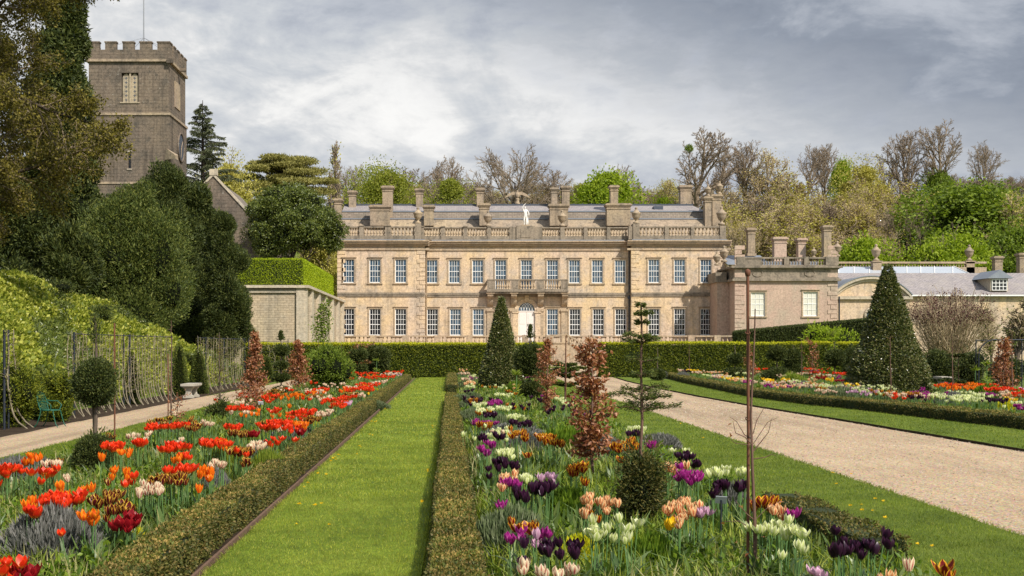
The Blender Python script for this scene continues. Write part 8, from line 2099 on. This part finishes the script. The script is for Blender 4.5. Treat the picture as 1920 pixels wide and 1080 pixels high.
for i, (px, py, w, h, kd, lab) in enumerate(MOUNDS):
    d = gnd(py) * 1.0; x = X(px, d); r = w * d / F / 2
    nv = len([k for k in MM if k[0] == kd])
    o = bpy.data.objects.new({'lav': 'lavender', 'lavg': 'lavender', 'herb': 'herb_plant', 'spurge': 'spurge_plant', 'grassleaf': 'grass_tuft_plant'}[kd], MM[kd, i % nv]); COL.objects.link(o)
    o.location = (x, d + r * 0.5, 0.0); o.scale = (r * 1.1, r * 1.1, h * 1.18 / 0.8); o.rotation_euler = (0, 0, i * 1.1)
    tag(o, lab, {'lav': 'lavender', 'lavg': 'lavender', 'herb': 'plant', 'spurge': 'plant', 'grassleaf': 'plant'}[kd])
# crown imperials: a tuft of leaves on a stem
def imperial(px, y, h, label, seed):
    r = np.random.default_rng(seed); x = X(px, y); t = thing('crown_imperial', label, 'flower', (x, y, 0))
    MB().tube([(x, y, 0), (x + 0.01, y, h)], 0.012, 5).build('stem', M['stem'], t)
    mb = MB(); a = r.uniform(0, 6.28, 40); c = np.tile([[x, y, h - 0.03]], (40, 1)); mb.leaves(c, 0.2, 0.035, r, dirs=np.stack([np.cos(a), np.sin(a), r.uniform(0.2, 1.6, 40)], 1), rand=0.15)
    z = r.uniform(0.05, h * 0.6, 60); a = r.uniform(0, 6.28, 60); mb.leaves(np.stack([np.full(60, x), np.full(60, y), z], 1), 0.22, 0.04, r, dirs=np.stack([np.cos(a), np.sin(a), np.full(60, 0.5)], 1), rand=0.2); mb.build('foliage', M['grassleaf'], t)
for i, (px, y, h, lab) in enumerate([(968, 36, .9, 'tall tufted yellow green plant left of the bushy yew standard'), (988, 37.5, .82, 'lower tufted yellow green plant before the bushy yew standard'), (1828, 40, .95, 'tufted green plant just right of the tiered yew sapling'), (1850, 41, 1.1, 'taller tufted green plant near the iron arch'), (495, 31.5, .8, 'tufted green plant right of the copper beech nearest the path'), (648, 56, 1.0, 'tufted plant before the long hedge left of the far copper shrub'), (706, 60, 1.0, 'tufted plant beside the far copper shrub')]):
    imperial(px, y, h, lab, 1000 + i)
# ------------------------------------------------------------------ dandelions on the lawns
dn = np.random.default_rng(1100); DME = MB(); a = dn.uniform(0, 6.28, 26)
DME.leaves(np.tile([[0, 0, 0.03]], (26, 1)), 0.024, 0.010, dn, dirs=np.stack([np.cos(a), np.sin(a), dn.uniform(0.1, 1.2, 26)], 1), rand=0.15); DME = DME.mesh('dandelion', M['yellowfl'])
DSP = [(700, 797, 5), (640, 862, 3), (632, 868, 4), (612, 874, 2), (568, 957, 3), (815, 805, 3), (822, 890, 3), (535, 922, 2), (672, 845, 2), (690, 822, 2), (720, 770, 3), (818, 950, 2), (600, 900, 2), (735, 752, 3), (640, 1000, 1), (585, 990, 1), (1575, 898, 2), (1608, 960, 2), (1640, 950, 2), (1570, 916, 1), (1620, 968, 2), (1690, 985, 1), (1280, 800, 1), (1330, 830, 1), (1750, 1035, 2)]
for px, py, n in DSP:
    for k in range(n):
        d = gnd(py) * (1 + dn.normal(0, 0.006)); x = X(px, d) + dn.normal(0, 0.09)
        if px < 900: x = min(max(x, -1.7), -0.3)
        o = bpy.data.objects.new('dandelion', DME); COL.objects.link(o); o.location = (x, d + dn.normal(0, .1), 0.045); o.rotation_euler = (0, 0, dn.uniform(0, 6)); o.scale = (dn.uniform(0.5, 0.95),) * 3
        tag(o, 'tiny yellow dandelion flower on the centre lawn strip' if px < 900 else 'tiny yellow dandelion flower on the lawn beside the gravel drive', 'dandelion', 'dandelions on the centre lawn strip' if px < 900 else 'dandelions on the lawn beside the drive')
